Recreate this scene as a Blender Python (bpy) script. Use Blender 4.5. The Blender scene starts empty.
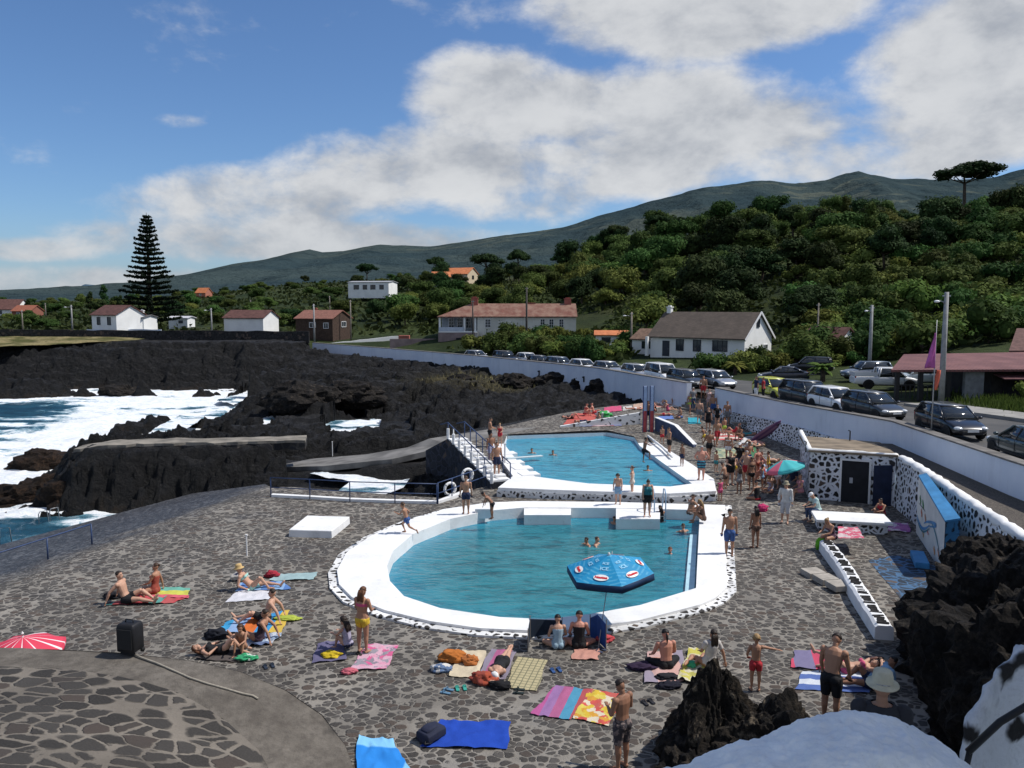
import bpy, bmesh, math, random
import numpy as np
from mathutils import Vector, Matrix, noise as mnoise
from mathutils.geometry import delaunay_2d_cdt
R = math.radians
PI = math.pi
SC = bpy.context.scene
COL = SC.collection
# ------------------------------------------------------------------ camera geometry
H = 9.2
F = 800.0
TH = math.atan(79.0/800.0)
CT, ST = math.cos(TH), math.sin(TH)
def ray(px, py):
    a = (px-512.0)/F; b = -(py-384.0)/F
    return Vector((a, CT+b*ST, -ST+b*CT))
def P(px, py, z=0.0):
    d = ray(px, py); t = (z-H)/d.z
    return Vector((d.x*t, d.y*t, z))
def PD(px, py, Y):
    d = ray(px, py); t = Y/d.y
    return Vector((d.x*t, Y, H+d.z*t))
def smooth(a, b, x):
    t = np.clip((x-a)/(b-a), 0, 1); return t*t*(3-2*t)
def sm(a, b, x):
    t = min(1, max(0, (x-a)/(b-a))); return t*t*(3-2*t)
# ------------------------------------------------------------------ objects
def tag(o, label=None, cat=None, group=None, kind=None):
    if label: o['label'] = label
    if cat: o['category'] = cat
    if group: o['group'] = group
    if kind: o['kind'] = kind
    return o
def empty(name, loc=(0,0,0), rz=0.0, label=None, cat=None, group=None):
    o = bpy.data.objects.new(name, None); COL.objects.link(o)
    o.location = loc; o.rotation_euler = (0,0,rz); o.empty_display_size = 0.2
    return tag(o, label, cat, group)
def link(name, me, m, parent=None, smooth_=False, loc=None):
    o = bpy.data.objects.new(name, me); COL.objects.link(o)
    if m is not None:
        for k in (m if isinstance(m, (list, tuple)) else [m]): me.materials.append(k)
    if parent is not None: o.parent = parent
    if loc is not None: o.location = loc
    if smooth_: me.polygons.foreach_set('use_smooth', [True]*len(me.polygons))
    return o
def copy_tree(o, parent=None):
    c = o.copy(); COL.objects.link(c)
    if parent is not None: c.parent = parent
    for ch in list(o.children): copy_tree(ch, c)
    return c
class MB:
    def __init__(s): s.v = []; s.f = []; s.m = []
    def add(s, vs, fs, mi=0):
        n = len(s.v); s.v += [tuple(v) for v in vs]
        s.f += [tuple(i+n for i in f) for f in fs]; s.m += [mi]*len(fs); return s
    def box(s, c, d, rz=0.0, mi=0, M=None):
        x, y, z = d[0]/2, d[1]/2, d[2]/2
        vs = [Vector((sx*x, sy*y, sz*z)) for sz in (-1,1) for sy in (-1,1) for sx in (-1,1)]
        rot = M if M is not None else Matrix.Rotation(rz, 3, 'Z')
        vs = [rot @ v + Vector(c) for v in vs]
        return s.add(vs, [(0,2,3,1),(4,5,7,6),(0,1,5,4),(2,6,7,3),(0,4,6,2),(1,3,7,5)], mi)
    def prism(s, poly, z0, z1, mi=0):
        n = len(poly)
        vs = [(p[0],p[1],z0) for p in poly]+[(p[0],p[1],z1) for p in poly]
        fs = [tuple(range(n-1,-1,-1)), tuple(range(n,2*n))]+[(i,(i+1)%n,n+(i+1)%n,n+i) for i in range(n)]
        return s.add(vs, fs, mi)
    def loft(s, rings, mi=0, caps=True, closed=True):
        n = len(rings[0]); vs = [p for r in rings for p in r]; fs = []
        for k in range(len(rings)-1):
            for i in range(n if closed else n-1):
                j = (i+1) % n
                fs.append((k*n+i, k*n+j, (k+1)*n+j, (k+1)*n+i))
        if caps: fs += [tuple(range(n-1,-1,-1)), tuple(range((len(rings)-1)*n, len(rings)*n))]
        return s.add(vs, fs, mi)
    def tube(s, pts, rad, n=8, mi=0, caps=True):
        pts = [Vector(p) for p in pts]
        if not isinstance(rad, (list, tuple)): rad = [rad]*len(pts)
        rings = []; ref = None
        for i, p in enumerate(pts):
            t = (pts[min(i+1,len(pts)-1)]-pts[max(i-1,0)])
            t = t.normalized() if t.length > 1e-9 else Vector((0,0,1))
            if ref is None:
                ref = Vector((1,0,0)) if abs(t.x) < 0.8 else Vector((0,1,0))
            a = (ref - t*ref.dot(t)).normalized(); b = t.cross(a); ref = a
            rings.append([p+(a*math.cos(2*PI*k/n)+b*math.sin(2*PI*k/n))*rad[i] for k in range(n)])
        return s.loft(rings, mi, caps)
    def ell(s, c, r, n=12, m=8, M=None, mi=0):
        c = Vector(c); rings = []
        for j in range(m+1):
            ph = -PI/2+PI*j/m
            cr = max(math.cos(ph), 0.02)
            ring = []
            for i in range(n):
                a = 2*PI*i/n
                v = Vector((math.cos(a)*cr*r[0], math.sin(a)*cr*r[1], math.sin(ph)*r[2]))
                ring.append((M @ v if M is not None else v)+c)
            rings.append(ring)
        return s.loft(rings, mi, True)
    def lathe(s, prof, c=(0,0,0), n=16, mi=0, caps=True):
        c = Vector(c)
        return s.loft([[c+Vector((r*math.cos(2*PI*i/n), r*math.sin(2*PI*i/n), z)) for i in range(n)] for r, z in prof], mi, caps)
    def mesh(s, name='mesh'):
        me = bpy.data.meshes.new(name); me.from_pydata(s.v, [], s.f)
        if s.m and max(s.m) > 0: me.polygons.foreach_set('material_index', s.m)
        me.update(); return me
    def obj(s, name, m, parent=None, smooth_=False, fix=True, loc=None):
        me = s.mesh(name)
        if fix:
            bm = bmesh.new(); bm.from_mesh(me); bmesh.ops.recalc_face_normals(bm, faces=bm.faces); bm.to_mesh(me); bm.free()
        return link(name, me, m, parent, smooth_, loc)
def bevel(o, w=0.02, seg=2, ang=40):
    md = o.modifiers.new('Bevel', 'BEVEL'); md.width = w; md.segments = seg; md.limit_method = 'ANGLE'; md.angle_limit = R(ang); return o
def mesh_np(name, co, faces):
    me = bpy.data.meshes.new(name); me.from_pydata(co.tolist() if hasattr(co,'tolist') else co, [], faces.tolist() if hasattr(faces,'tolist') else faces); me.update(); return me
def quads_mesh(name, co):
    """co: (n,4,3) array of separate quads"""
    n = co.shape[0]; me = bpy.data.meshes.new(name)
    me.vertices.add(n*4); me.vertices.foreach_set('co', co.reshape(-1).astype(np.float32))
    me.loops.add(n*4); me.loops.foreach_set('vertex_index', np.arange(n*4, dtype=np.int32))
    me.polygons.add(n); me.polygons.foreach_set('loop_start', np.arange(0, n*4, 4, dtype=np.int32))
    me.update(calc_edges=True); return me
def grid_mesh(name, X, Y, Z):
    r, c = X.shape
    co = np.stack([X, Y, Z], -1).reshape(-1, 3)
    idx = np.arange(r*c).reshape(r, c)
    f = np.stack([idx[:-1,:-1], idx[:-1,1:], idx[1:,1:], idx[1:,:-1]], -1).reshape(-1, 4)
    me = bpy.data.meshes.new(name)
    me.vertices.add(len(co)); me.vertices.foreach_set('co', co.reshape(-1).astype(np.float32))
    n = len(f); me.loops.add(n*4); me.loops.foreach_set('vertex_index', f.reshape(-1).astype(np.int32))
    me.polygons.add(n); me.polygons.foreach_set('loop_start', np.arange(0, n*4, 4, dtype=np.int32))
    me.update(calc_edges=True); return me
def vcol(me, name, arr):
    a = me.color_attributes.new(name, 'FLOAT_COLOR', 'POINT')
    d = np.ones((len(me.vertices), 4), np.float32); arr = np.asarray(arr, np.float32)
    if arr.ndim == 1: d[:, :3] = arr[:, None]
    else: d[:, :3] = arr
    a.data.foreach_set('color', d.reshape(-1))
# ------------------------------------------------------------------ numeric helpers
def inpoly(x, y, poly):
    x = np.asarray(x); y = np.asarray(y); c = np.zeros(x.shape, bool); n = len(poly); j = n-1
    for i in range(n):
        xi, yi = poly[i][0], poly[i][1]; xj, yj = poly[j][0], poly[j][1]
        if yi != yj:
            c ^= ((yi > y) != (yj > y)) & (x < (xj-xi)*(y-yi)/(yj-yi)+xi)
        j = i
    return c
def rbf(pts, vals, smooth_=0.0):
    pts = np.array(pts, float); vals = np.array(vals, float)
    A = np.linalg.norm(pts[:,None]-pts[None], axis=-1); n = len(pts)
    M = np.zeros((n+1, n+1)); M[:n,:n] = A - np.eye(n)*smooth_; M[:n,n] = 1; M[n,:n] = 1
    w = np.linalg.lstsq(M, np.append(vals, 0), rcond=None)[0]
    def f(x, y):
        x = np.asarray(x, float); y = np.asarray(y, float); sh = x.shape
        x = x.ravel(); y = y.ravel(); out = np.full(x.shape, w[n])
        for k in range(n): out += w[k]*np.hypot(x-pts[k,0], y-pts[k,1])
        return out.reshape(sh)
    return f
def _hash(ix, iy, seed):
    h = (ix.astype(np.int64)*374761393 + iy.astype(np.int64)*668265263 + seed*974711) & 0x7fffffff
    h = ((h ^ (h >> 13))*1274126177) & 0x7fffffff
    return ((h ^ (h >> 16)) & 0xffff)/65535.0
def vnoise(x, y, seed=0):
    ix = np.floor(x); iy = np.floor(y); fx = x-ix; fy = y-iy
    fx = fx*fx*fx*(fx*(fx*6-15)+10); fy = fy*fy*fy*(fy*(fy*6-15)+10)
    ix = ix.astype(np.int64); iy = iy.astype(np.int64)
    a = _hash(ix, iy, seed); b = _hash(ix+1, iy, seed); c = _hash(ix, iy+1, seed); d = _hash(ix+1, iy+1, seed)
    return (a*(1-fx)+b*fx)*(1-fy)+(c*(1-fx)+d*fx)*fy
def fbm(x, y, seed=0, oct=5, lac=2.03, gain=0.5):
    s = 0; a = 1; t = 0
    for k in range(oct):
        ang = 0.6*k; cx, sx = math.cos(ang), math.sin(ang)
        s = s+a*vnoise((x*cx-y*sx)+17.3*k, (x*sx+y*cx)-9.1*k, seed+k); t += a; a *= gain; x = x*lac; y = y*lac
    return s/t
def ridged(x, y, seed=0, oct=5, gain=0.55):
    s = 0; a = 1; t = 0
    for k in range(oct):
        n = 1-np.abs(2*vnoise(x+31.7*k, y+11.1*k, seed+k)-1); s = s+a*n*n; t += a; a *= gain; x = x*2.07; y = y*2.07
    return s/t
def sheet(name, outer, holes, zf, step, m, kind='structure', jitter=0.0):
    """flat-ish sheet over a polygon with holes, triangulated with interior grid points"""
    def dens(poly):
        out = []
        for i in range(len(poly)):
            a = Vector(poly[i][:2]); b = Vector(poly[(i+1) % len(poly)][:2]); k = max(1, int((b-a).length/step))
            out += [a.lerp(b, t/k) for t in range(k)]
        return out
    loops = [dens(outer)]+[dens(h) for h in holes]
    vs = []; ed = []
    for l in loops:
        n0 = len(vs); vs += l; ed += [(n0+i, n0+(i+1) % len(l)) for i in range(len(l))]
    ox = [p[0] for p in outer]; oy = [p[1] for p in outer]
    gx, gy = np.meshgrid(np.arange(min(ox), max(ox), step), np.arange(min(oy), max(oy), step))
    gx = gx.ravel()+0.013; gy = gy.ravel()+0.017
    ok = inpoly(gx, gy, outer)
    for h in holes: ok &= ~inpoly(gx, gy, h)
    vs += [Vector((a, b)) for a, b in zip(gx[ok], gy[ok])]
    V2, _, T, *_ = delaunay_2d_cdt(vs, ed, [], 0, 1e-5)
    V2 = np.array([(v.x, v.y) for v in V2]); T = np.array([t for t in T if len(t) == 3])
    c = V2[T].mean(1); ok = inpoly(c[:,0], c[:,1], outer)
    for h in holes: ok &= ~inpoly(c[:,0], c[:,1], h)
    T = T[ok]
    a, b, d = V2[T[:,0]], V2[T[:,1]], V2[T[:,2]]
    cr = (b[:,0]-a[:,0])*(d[:,1]-a[:,1])-(b[:,1]-a[:,1])*(d[:,0]-a[:,0])
    T[cr < 0] = T[cr < 0][:, ::-1]
    z = zf(V2[:,0], V2[:,1]) if callable(zf) else np.full(len(V2), zf)
    me = mesh_np(name, np.column_stack([V2, z]), T)
    o = link(name, me, m, None, True)
    if kind: o['kind'] = kind
    return o
# ------------------------------------------------------------------ node materials
class NT:
    def __init__(s, name):
        s.mat = bpy.data.materials.new(name); s.mat.use_nodes = True
        s.nt = s.mat.node_tree; s.nt.nodes.clear()
        s.out = s.n('ShaderNodeOutputMaterial'); s.b = s.n('ShaderNodeBsdfPrincipled')
        s.l(s.b.outputs[0], s.out.inputs[0])
    def n(s, t, **kw):
        nd = s.nt.nodes.new(t)
        for k, v in kw.items(): setattr(nd, k, v)
        return nd
    def l(s, a, b): s.nt.links.new(a, b)
    def set(s, **kw):
        for k, v in kw.items():
            i = s.b.inputs[k.replace('_', ' ')]
            if hasattr(v, 'links'): s.l(v, i)
            else: i.default_value = (*v, 1) if isinstance(v, tuple) and len(v) == 3 else v
        return s
    def coord(s, scale=(1,1,1), out='Object', rot=(0,0,0), loc=(0,0,0)):
        t = s.n('ShaderNodeTexCoord'); m = s.n('ShaderNodeMapping')
        m.inputs['Scale'].default_value = scale; m.inputs['Rotation'].default_value = rot; m.inputs['Location'].default_value = loc
        s.l(t.outputs[out], m.inputs[0]); return m.outputs[0]
    def noise(s, v, scale=1.0, detail=4, rough=0.55, dist=0.0, out='Fac'):
        t = s.n('ShaderNodeTexNoise'); t.inputs['Scale'].default_value = scale; t.inputs['Detail'].default_value = detail
        t.inputs['Roughness'].default_value = rough; t.inputs['Distortion'].default_value = dist
        if v is not None: s.l(v, t.inputs['Vector'])
        return t.outputs[out]
    def vor(s, v, scale=1.0, feature='F1', out='Distance', rnd=1.0):
        t = s.n('ShaderNodeTexVoronoi', feature=feature); t.inputs['Scale'].default_value = scale; t.inputs['Randomness'].default_value = rnd
        if v is not None: s.l(v, t.inputs['Vector'])
        return t.outputs[out]
    def math(s, op, a, b=0.0, clamp=False):
        m = s.n('ShaderNodeMath', operation=op, use_clamp=clamp)
        for i, x in enumerate((a, b)):
            if hasattr(x, 'links'): s.l(x, m.inputs[i])
            else: m.inputs[i].default_value = x
        return m.outputs[0]
    def mr(s, v, a, b, c=0.0, d=1.0, smooth_=True):
        m = s.n('ShaderNodeMapRange', interpolation_type='SMOOTHSTEP' if smooth_ else 'LINEAR')
        s.l(v, m.inputs[0])
        for i, x in enumerate((a, b, c, d)): m.inputs[i+1].default_value = x
        return m.outputs[0]
    def mix(s, fac, a, b, blend='MIX'):
        m = s.n('ShaderNodeMix', data_type='RGBA', blend_type=blend)
        for i, x in ((0, fac), (6, a), (7, b)):
            if hasattr(x, 'links'): s.l(x, m.inputs[i])
            else: m.inputs[i].default_value = x if i == 0 else ((*x, 1) if len(x) == 3 else x)
        return m.outputs[2]
    def ramp(s, fac, stops, interp='LINEAR'):
        r = s.n('ShaderNodeValToRGB'); cr = r.color_ramp; cr.interpolation = interp
        while len(cr.elements) < len(stops): cr.elements.new(0.5)
        for e, (p, c) in zip(cr.elements, stops): e.position = p; e.color = (*c, 1)
        s.l(fac, r.inputs[0]); return r.outputs[0]
    def attr(s, name, out='Color'):
        a = s.n('ShaderNodeAttribute', attribute_name=name); return a.outputs[out]
    def rand(s): return s.n('ShaderNodeObjectInfo').outputs['Random']
    def vadd(s, v, n, k):
        """v + (n-0.5)*k (vector noise distortion)"""
        a = s.n('ShaderNodeVectorMath', operation='SUBTRACT'); s.l(n, a.inputs[0]); a.inputs[1].default_value = (.5,.5,.5)
        b = s.n('ShaderNodeVectorMath', operation='SCALE'); s.l(a.outputs[0], b.inputs[0]); b.inputs['Scale'].default_value = k
        c = s.n('ShaderNodeVectorMath', operation='ADD'); s.l(v, c.inputs[0]); s.l(b.outputs[0], c.inputs[1]); return c.outputs[0]
    def sep(s, v):
        x = s.n('ShaderNodeSeparateXYZ'); s.l(v, x.inputs[0]); return x.outputs
    def bump(s, h, strength=0.5, dist=0.05):
        b = s.n('ShaderNodeBump'); b.inputs['Strength'].default_value = strength; b.inputs['Distance'].default_value = dist
        s.l(h, b.inputs['Height']); s.l(b.outputs[0], s.b.inputs['Normal']); return s
_mc = {}
def plain(name, c, rough=0.6, var=0.15, scale=3.0, bump=0.0, metal=0.0, spec=0.3, out='Object', coat=0.0):
    key = (name, c, rough, metal)
    if key in _mc: return _mc[key]
    t = NT(name); v = t.coord(out=out); n = t.noise(v, scale, 5)
    lo = tuple(x*(1-var) for x in c); hi = tuple(min(1, x*(1+var)) for x in c)
    t.set(Base_Color=t.mix(t.mr(n, .3, .7), lo, hi), Roughness=rough, Metallic=metal, Specular_IOR_Level=spec, Coat_Weight=coat)
    if bump: t.bump(n, bump, 0.05)
    _mc[key] = t.mat; return t.mat
def stone_mat(name, mortar, stone, scale, width=(0.05, 0.13), distort=0.25, stretch=(1,1,1), tint=(0.10,0.075,0.06), rough=0.85, bump=0.6, spots=0.4, rnd=None):
    t = NT(name); v = t.coord(stretch)
    nv = t.noise(v, scale*1.7, 3, out='Color'); v2 = t.vadd(v, nv, distort/scale)
    d = t.vor(v2, scale, 'DISTANCE_TO_EDGE'); cid = t.vor(v2, scale, 'F1', 'Color')
    big = t.noise(v, .35, 4); fine = t.noise(v, 22, 5, .7)
    # the joint width wanders so the stones are uneven in size
    wob = t.math('MULTIPLY', t.math('SUBTRACT', t.noise(v, scale*3.1, 3), .5), .12)
    sepc = t.n('ShaderNodeSeparateColor'); t.l(cid, sepc.inputs[0])
    d2 = t.math('ADD', t.math('ADD', d, wob), t.math('MULTIPLY', t.math('SUBTRACT', sepc.outputs[0], .5), .07))
    mask = t.mr(d2, width[0], width[1])
    if rnd: mask = t.math('MULTIPLY', mask, t.mr(t.math('ADD', t.vor(v2, scale, 'F1'), wob), rnd[0], rnd[1], 1, 0))
    st = t.mix(sepc.outputs[1], tuple(x*.6 for x in stone), tuple(x*1.5 for x in stone))
    st = t.mix(t.mr(sepc.outputs[2], .8, .95), st, tint)
    st = t.mix(t.mr(fine, .35, .75, 0, spots), st, tuple(x*2.6 for x in stone))
    mo = t.mix(t.mr(big, .3, .7), tuple(x*.72 for x in mortar), tuple(min(1, x*1.12) for x in mortar))
    mo = t.mix(t.mr(fine, .4, .8, 0, .45), mo, tuple(x*.55 for x in mortar))
    col = t.mix(mask, mo, st)
    if rnd: col = t.mix(t.mr(t.noise(v, .55, 6, .7), .45, .75, 0, .5), col, (.045,.04,.036)); col = t.mix(t.mr(t.noise(v, .9, 5, .7), .62, .75, 0, .3), col, (.30,.27,.23))
    t.set(Base_Color=col, Roughness=rough, Specular_IOR_Level=0.25)
    hgt = t.math('ADD', t.math('MULTIPLY', mask, .8), t.math('MULTIPLY', fine, .5))
    t.bump(hgt, bump, 0.04)
    return t.mat
def rock_mat(name, dark, light, scale=1.0, bump=1.0, lich=None):
    t = NT(name); v = t.coord()
    a = t.noise(v, .6*scale, 6, .65); b = t.noise(v, 5*scale, 7, .75); c = t.vor(v, 2.2*scale)
    col = t.mix(t.mr(a, .3, .7), dark, light); col = t.mix(t.mr(b, .35, .7), tuple(x*.45 for x in dark), col)
    if lich: col = t.mix(t.mr(t.noise(v, 1.7*scale, 6, .7), .55, .72), col, lich)
    t.set(Base_Color=col, Roughness=.9, Specular_IOR_Level=.2)
    t.bump(t.math('ADD', b, t.math('MULTIPLY', c, .6)), bump, .25/scale)
    return t.mat
def leaf_mat(name, c1, c2, trans=0.25, hue=0.06):
    t = NT(name); v = t.coord(); n = t.noise(v, .55, 4); n2 = t.noise(v, 7, 2)
    col = t.mix(t.mr(n, .3, .7), c1, c2); col = t.mix(t.mr(n2, .3, .7, 0, .5), col, tuple(x*.45 for x in c1))
    r = t.rand(); hs = t.n('ShaderNodeHueSaturation')
    t.l(t.mr(r, 0, 1, .5-hue, .5+hue*.5, False), hs.inputs['Hue']); t.l(t.mr(t.math('FRACT', t.math('MULTIPLY', r, 7.3)), 0, 1, .65, 1.35, False), hs.inputs['Value'])
    t.l(col, hs.inputs['Color'])
    t.set(Base_Color=hs.outputs[0], Roughness=.8, Specular_IOR_Level=.08)
    tr = t.n('ShaderNodeBsdfTranslucent'); t.l(hs.outputs[0], tr.inputs[0]); mx = t.n('ShaderNodeMixShader'); mx.inputs[0].default_value = trans
    t.l(t.b.outputs[0], mx.inputs[1]); t.l(tr.outputs[0], mx.inputs[2]); t.l(mx.outputs[0], t.out.inputs[0])
    return t.mat
M = {}
def limewash(name, c, dirt):
    t = NT(name); v = t.coord(); a = t.noise(v, .8, 7, .68); b = t.noise(v, 9, 5, .65); c2 = t.noise(v, 2.6, 6, .7)
    col = t.mix(t.mr(a, .35, .7), c, tuple(x*.86 for x in c)); col = t.mix(t.mr(c2, .56, .74, 0, .5*dirt), col, (.42,.40,.36)); col = t.mix(t.mr(b, .66, .76, 0, .55*dirt), col, (.16,.155,.15))
    t.set(Base_Color=col, Roughness=.7, Specular_IOR_Level=.3); t.bump(t.math('ADD', b, c2), .3, .03); return t.mat
M['white'] = limewash('white_limewash', (.80,.80,.79), .7)
M['white_wall'] = plain('white_plaster', (.74,.75,.76), .75, .08, 1.2, .1)
M['grey_concrete'] = plain('grey_concrete', (.20,.185,.165), .9, .3, 2.2, .3)
M['black'] = plain('black_paint', (.012,.012,.014), .5, .2)
M['dark'] = plain('dark_interior', (.015,.016,.02), .8, .2)
M['blue_metal'] = plain('blue_painted_metal', (.03,.055,.13), .45, .15)
M['grey_metal'] = plain('grey_metal', (.35,.36,.37), .45, .1, metal=.6)
M['pole'] = plain('weathered_concrete_pole', (.30,.30,.30), .8, .15)
M['wood_pole'] = plain('weathered_wood_pole', (.23,.20,.17), .8, .25)
M['glass'] = plain('dark_window_glass', (.02,.028,.036), .08, .2, spec=.6)
# ------------------------------------------------------------------ camera, sun, sky
cam_d = bpy.data.cameras.new('camera'); cam = bpy.data.objects.new('camera', cam_d); COL.objects.link(cam)
cam.location = (0,0,H); cam.rotation_euler = (PI/2-TH, 0, 0)
cam_d.sensor_width = 36; cam_d.lens = 36*F/1024; cam_d.clip_start = .1; cam_d.clip_end = 60000
SC.camera = cam
SUN_EL, SUN_AZ = R(54), R(84)      # azimuth measured from +Y towards +X
sd = bpy.data.lights.new('sun', 'SUN'); sd.energy = 4.5; sd.angle = R(.5); sd.color = (1, .955, .89)
so = bpy.data.objects.new('sun', sd); COL.objects.link(so)
sdir = Vector((math.sin(SUN_AZ)*math.cos(SUN_EL), math.cos(SUN_AZ)*math.cos(SUN_EL), math.sin(SUN_EL)))
so.rotation_euler = sdir.to_track_quat('Z', 'Y').to_euler(); so.location = (40, 0, 60)
W = bpy.data.worlds.new('World'); SC.world = W; W.use_nodes = True
wt = W.node_tree; wt.nodes.clear()
t = NT.__new__(NT); t.nt = wt
wo = t.n('ShaderNodeOutputWorld'); bg = t.n('ShaderNodeBackground'); t.l(bg.outputs[0], wo.inputs[0])
bg.inputs[1].default_value = 0.135
sky = t.n('ShaderNodeTexSky', sky_type='NISHITA'); sky.sun_disc = False; sky.sun_elevation = SUN_EL; sky.sun_rotation = SUN_AZ
sky.altitude = 300; sky.air_density = 1.0; sky.dust_density = .6; sky.ozone_density = 3.0
tc = t.n('ShaderNodeTexCoord'); g = tc.outputs['Generated']
X_, Y_, Z_ = t.sep(g)
skyc = t.mix(1.0, sky.outputs[0], (.56,.70,.87), 'MULTIPLY')
# clouds: banks placed by direction (x east, z up on the unit sphere), broken up with fractal noise
def blob(cx, cz, rx, rz, amp, rot=0.0):
    dx = t.math('SUBTRACT', X_, cx); dz = t.math('SUBTRACT', Z_, cz)
    c, s = math.cos(rot), math.sin(rot)
    u = t.math('ADD', t.math('MULTIPLY', dx, c/rx), t.math('MULTIPLY', dz, s/rx))
    w = t.math('ADD', t.math('MULTIPLY', dx, -s/rz), t.math('MULTIPLY', dz, c/rz))
    r2 = t.math('ADD', t.math('MULTIPLY', u, u), t.math('MULTIPLY', w, w))
    return t.math('MULTIPLY', t.mr(r2, 1.0, 0.0), amp)
def dirof(px, py):
    d = ray(px, py).normalized(); return d.x, d.z
def B(px, py, rx, ry, amp, rot=0.0):
    cx, cz = dirof(px, py); return blob(cx, cz, rx/F, ry/F, amp, rot)
blobs = [B(640,122,255,72,1.25,-.02), B(480,95,120,62,1.15), B(420,165,210,62,1.15,.12), B(590,165,250,50,1.1), B(780,130,120,50,1.0), B(270,200,190,52,1.15,.10),
         B(310,240,300,34,1.1), B(715,14,200,55,1.3), B(590,4,90,32,.9), B(1000,55,145,95,1.3), B(960,130,110,60,1.1), B(880,160,150,34,.95), B(1040,40,120,120,1.0),
         B(26,249,70,17,1.0), B(70,284,230,24,.95), B(110,243,70,13,.75), B(500,205,160,28,.9), B(180,122,34,11,.7), B(720,170,140,26,.85)]
cov = blobs[0]
for b in blobs[1:]: cov = t.math('SMOOTH_MAX', cov, b)
# general broken cloud elsewhere on the dome (behind and beside the viewer, overhead)
back = t.mr(Y_, .45, .0, 0, .40)
zen = t.mr(Z_, .42, .7, 0, .22)
cov = t.math('ADD', t.math('MINIMUM', cov, 1.3), t.math('MAXIMUM', back, zen))
def proj(scale, loc=(0,0,0)):
    m = t.n('ShaderNodeMapping'); m.inputs['Scale'].default_value = scale; m.inputs['Location'].default_value = loc; t.l(g, m.inputs[0]); return m.outputs[0]
na = t.noise(proj((7,7,12)), 1.0, 10, .60, .15); nb = t.noise(proj((14,14,26), (3,1,2)), 1.0, 7, .6, .2)
ns = t.noise(proj((7,7,12), (-.16,0,-.36)), 1.0, 10, .60, .15)
nz = t.math('ADD', t.math('MULTIPLY', na, .75), t.math('MULTIPLY', nb, .25))
dens = t.math('ADD', t.math('MULTIPLY', t.math('SUBTRACT', nz, .5), 3.1), t.math('SUBTRACT', t.math('MULTIPLY', cov, 1.28), .74))
cm = t.mr(dens, -.14, .70)
shade = t.mr(t.math('ADD', t.math('MULTIPLY', t.math('SUBTRACT', na, ns), 2.2), t.math('MULTIPLY', t.math('SUBTRACT', nb, .5), .45)), -.62, .46)
thick = t.mr(dens, .15, 1.25)
lit = t.mix(shade, (2.75,2.95,3.3), (5.7,5.75,5.8))
lit = t.mix(t.math('MULTIPLY', thick, .30), lit, (3.0,3.2,3.5))
lowhaze = t.mr(Z_, .12, .0, 0, .40)
lit = t.mix(lowhaze, lit, (2.6,3.0,3.45))
hz = t.mix(t.mr(Z_, .11, .0, 0, .55), skyc, (2.3,3.1,4.0))
fin = t.mix(t.math('MULTIPLY', cm, .96), hz, lit)
t.l(fin, bg.inputs[0])
SC.view_settings.view_transform = 'Standard'; SC.view_settings.look = 'None'; SC.view_settings.exposure = 0
SC.render.engine = 'CYCLES'
try:
    SC.cycles.use_denoising = True; SC.cycles.max_bounces = 6; SC.cycles.transparent_max_bounces = 6
    SC.cycles.diffuse_bounces = 3; SC.cycles.glossy_bounces = 2
except Exception: pass
# ------------------------------------------------------------------ ground plan
SEA = -3.3
def deck_z(x, y):
    x = np.asarray(x, float); y = np.asarray(y, float)
    s = (x+16)*(-.95)+(y-25)*.31
    sp = np.where(s > 1.5, s-.75, np.where(s > 0, s*s/3.0, 0.0))
    z = -.22*sp
    z = np.maximum(z, -3.6)
    r = .35*smooth(39.5, 45, y)+.55*smooth(45, 64, y)
    r = r*smooth(-6, -2.5, x)
    return z+r+.03*(fbm(x*.5, y*.5, 5, 3)-.5)
def DZ(x, y): return float(deck_z(np.array([x]), np.array([y]))[0])
def G(px, py):
    """deck point seen at a pixel of the reference (iterated onto the deck's height)"""
    z = 0.0
    for _ in range(6):
        p = P(px, py, z); z = DZ(p.x, p.y)
    return Vector((p.x, p.y, z))
# wall along the road: x, y, top
WALL = [(18.0,10,3.6),(18.2,18,3.55),(18.5,28.9,3.48),(19.4,40,3.33),(17.8,50,3.0),(15.5,60,2.97),(14.25,64,2.95),(9.0,81,2.8),(2.5,93,2.65),(-4,105,2.5),(-18,121,2.6),(-34,137,2.75)]
WN = np.array(WALL)
def road_z(y):
    return np.interp(y, [10,40,50,60,80,105,137,200], [3.1,3.05,2.7,2.4,1.95,1.6,1.6,1.7])
def off_line(pts, o):
    out = []
    for i in range(len(pts)):
        a = Vector(pts[max(i-1,0)][:2]); b = Vector(pts[min(i+1,len(pts)-1)][:2]); d = (b-a).normalized()
        n = Vector((d.y, -d.x)); out.append(Vector(pts[i][:2])+n*o)   # to the right of travel = inland
    return out
LP_OUT = [(727,587),(715,598),(700,604.5),(640,620),(590,628),(545,631),(480,628),(430,621),(385,610),(352,597),(339,584),(337,570),(346,553),(370,536),(408,520),(448,508.5),(488,502.5),(525,501),(620,502),(725,505)]
LP_IN = [(696,588),(640,605),(590,614),(545,619),(500,617),(440,608),(404,596),(390,581),(387,566),(393,551),(413,534),(450,519),(490,510.5),(525,507.5),(620,508),(700,510)]
UP_OUT = [(716,491),(670,493.5),(589,491),(534,489),(498,487.5),(513,476),(497,455),(490,441),(501,432.5),(607,429.8),(647,434.5),(662,446),(690,463),(714,479)]
UP_IN = [(692,483.5),(670,486.5),(589,483.5),(535,476.5),(518,461.5),(504,444),(507,436),(607,432.6),(634,437.5),(640,446),(663,463)]
Z_LP, Z_UP = .14, .45
lp_out = [P(*p, Z_LP) for p in LP_OUT]; lp_in = [P(*p, Z_LP) for p in LP_IN]
up_out = [P(*p, Z_UP) for p in UP_OUT]; up_in = [P(*p, Z_UP) for p in UP_IN]
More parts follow.
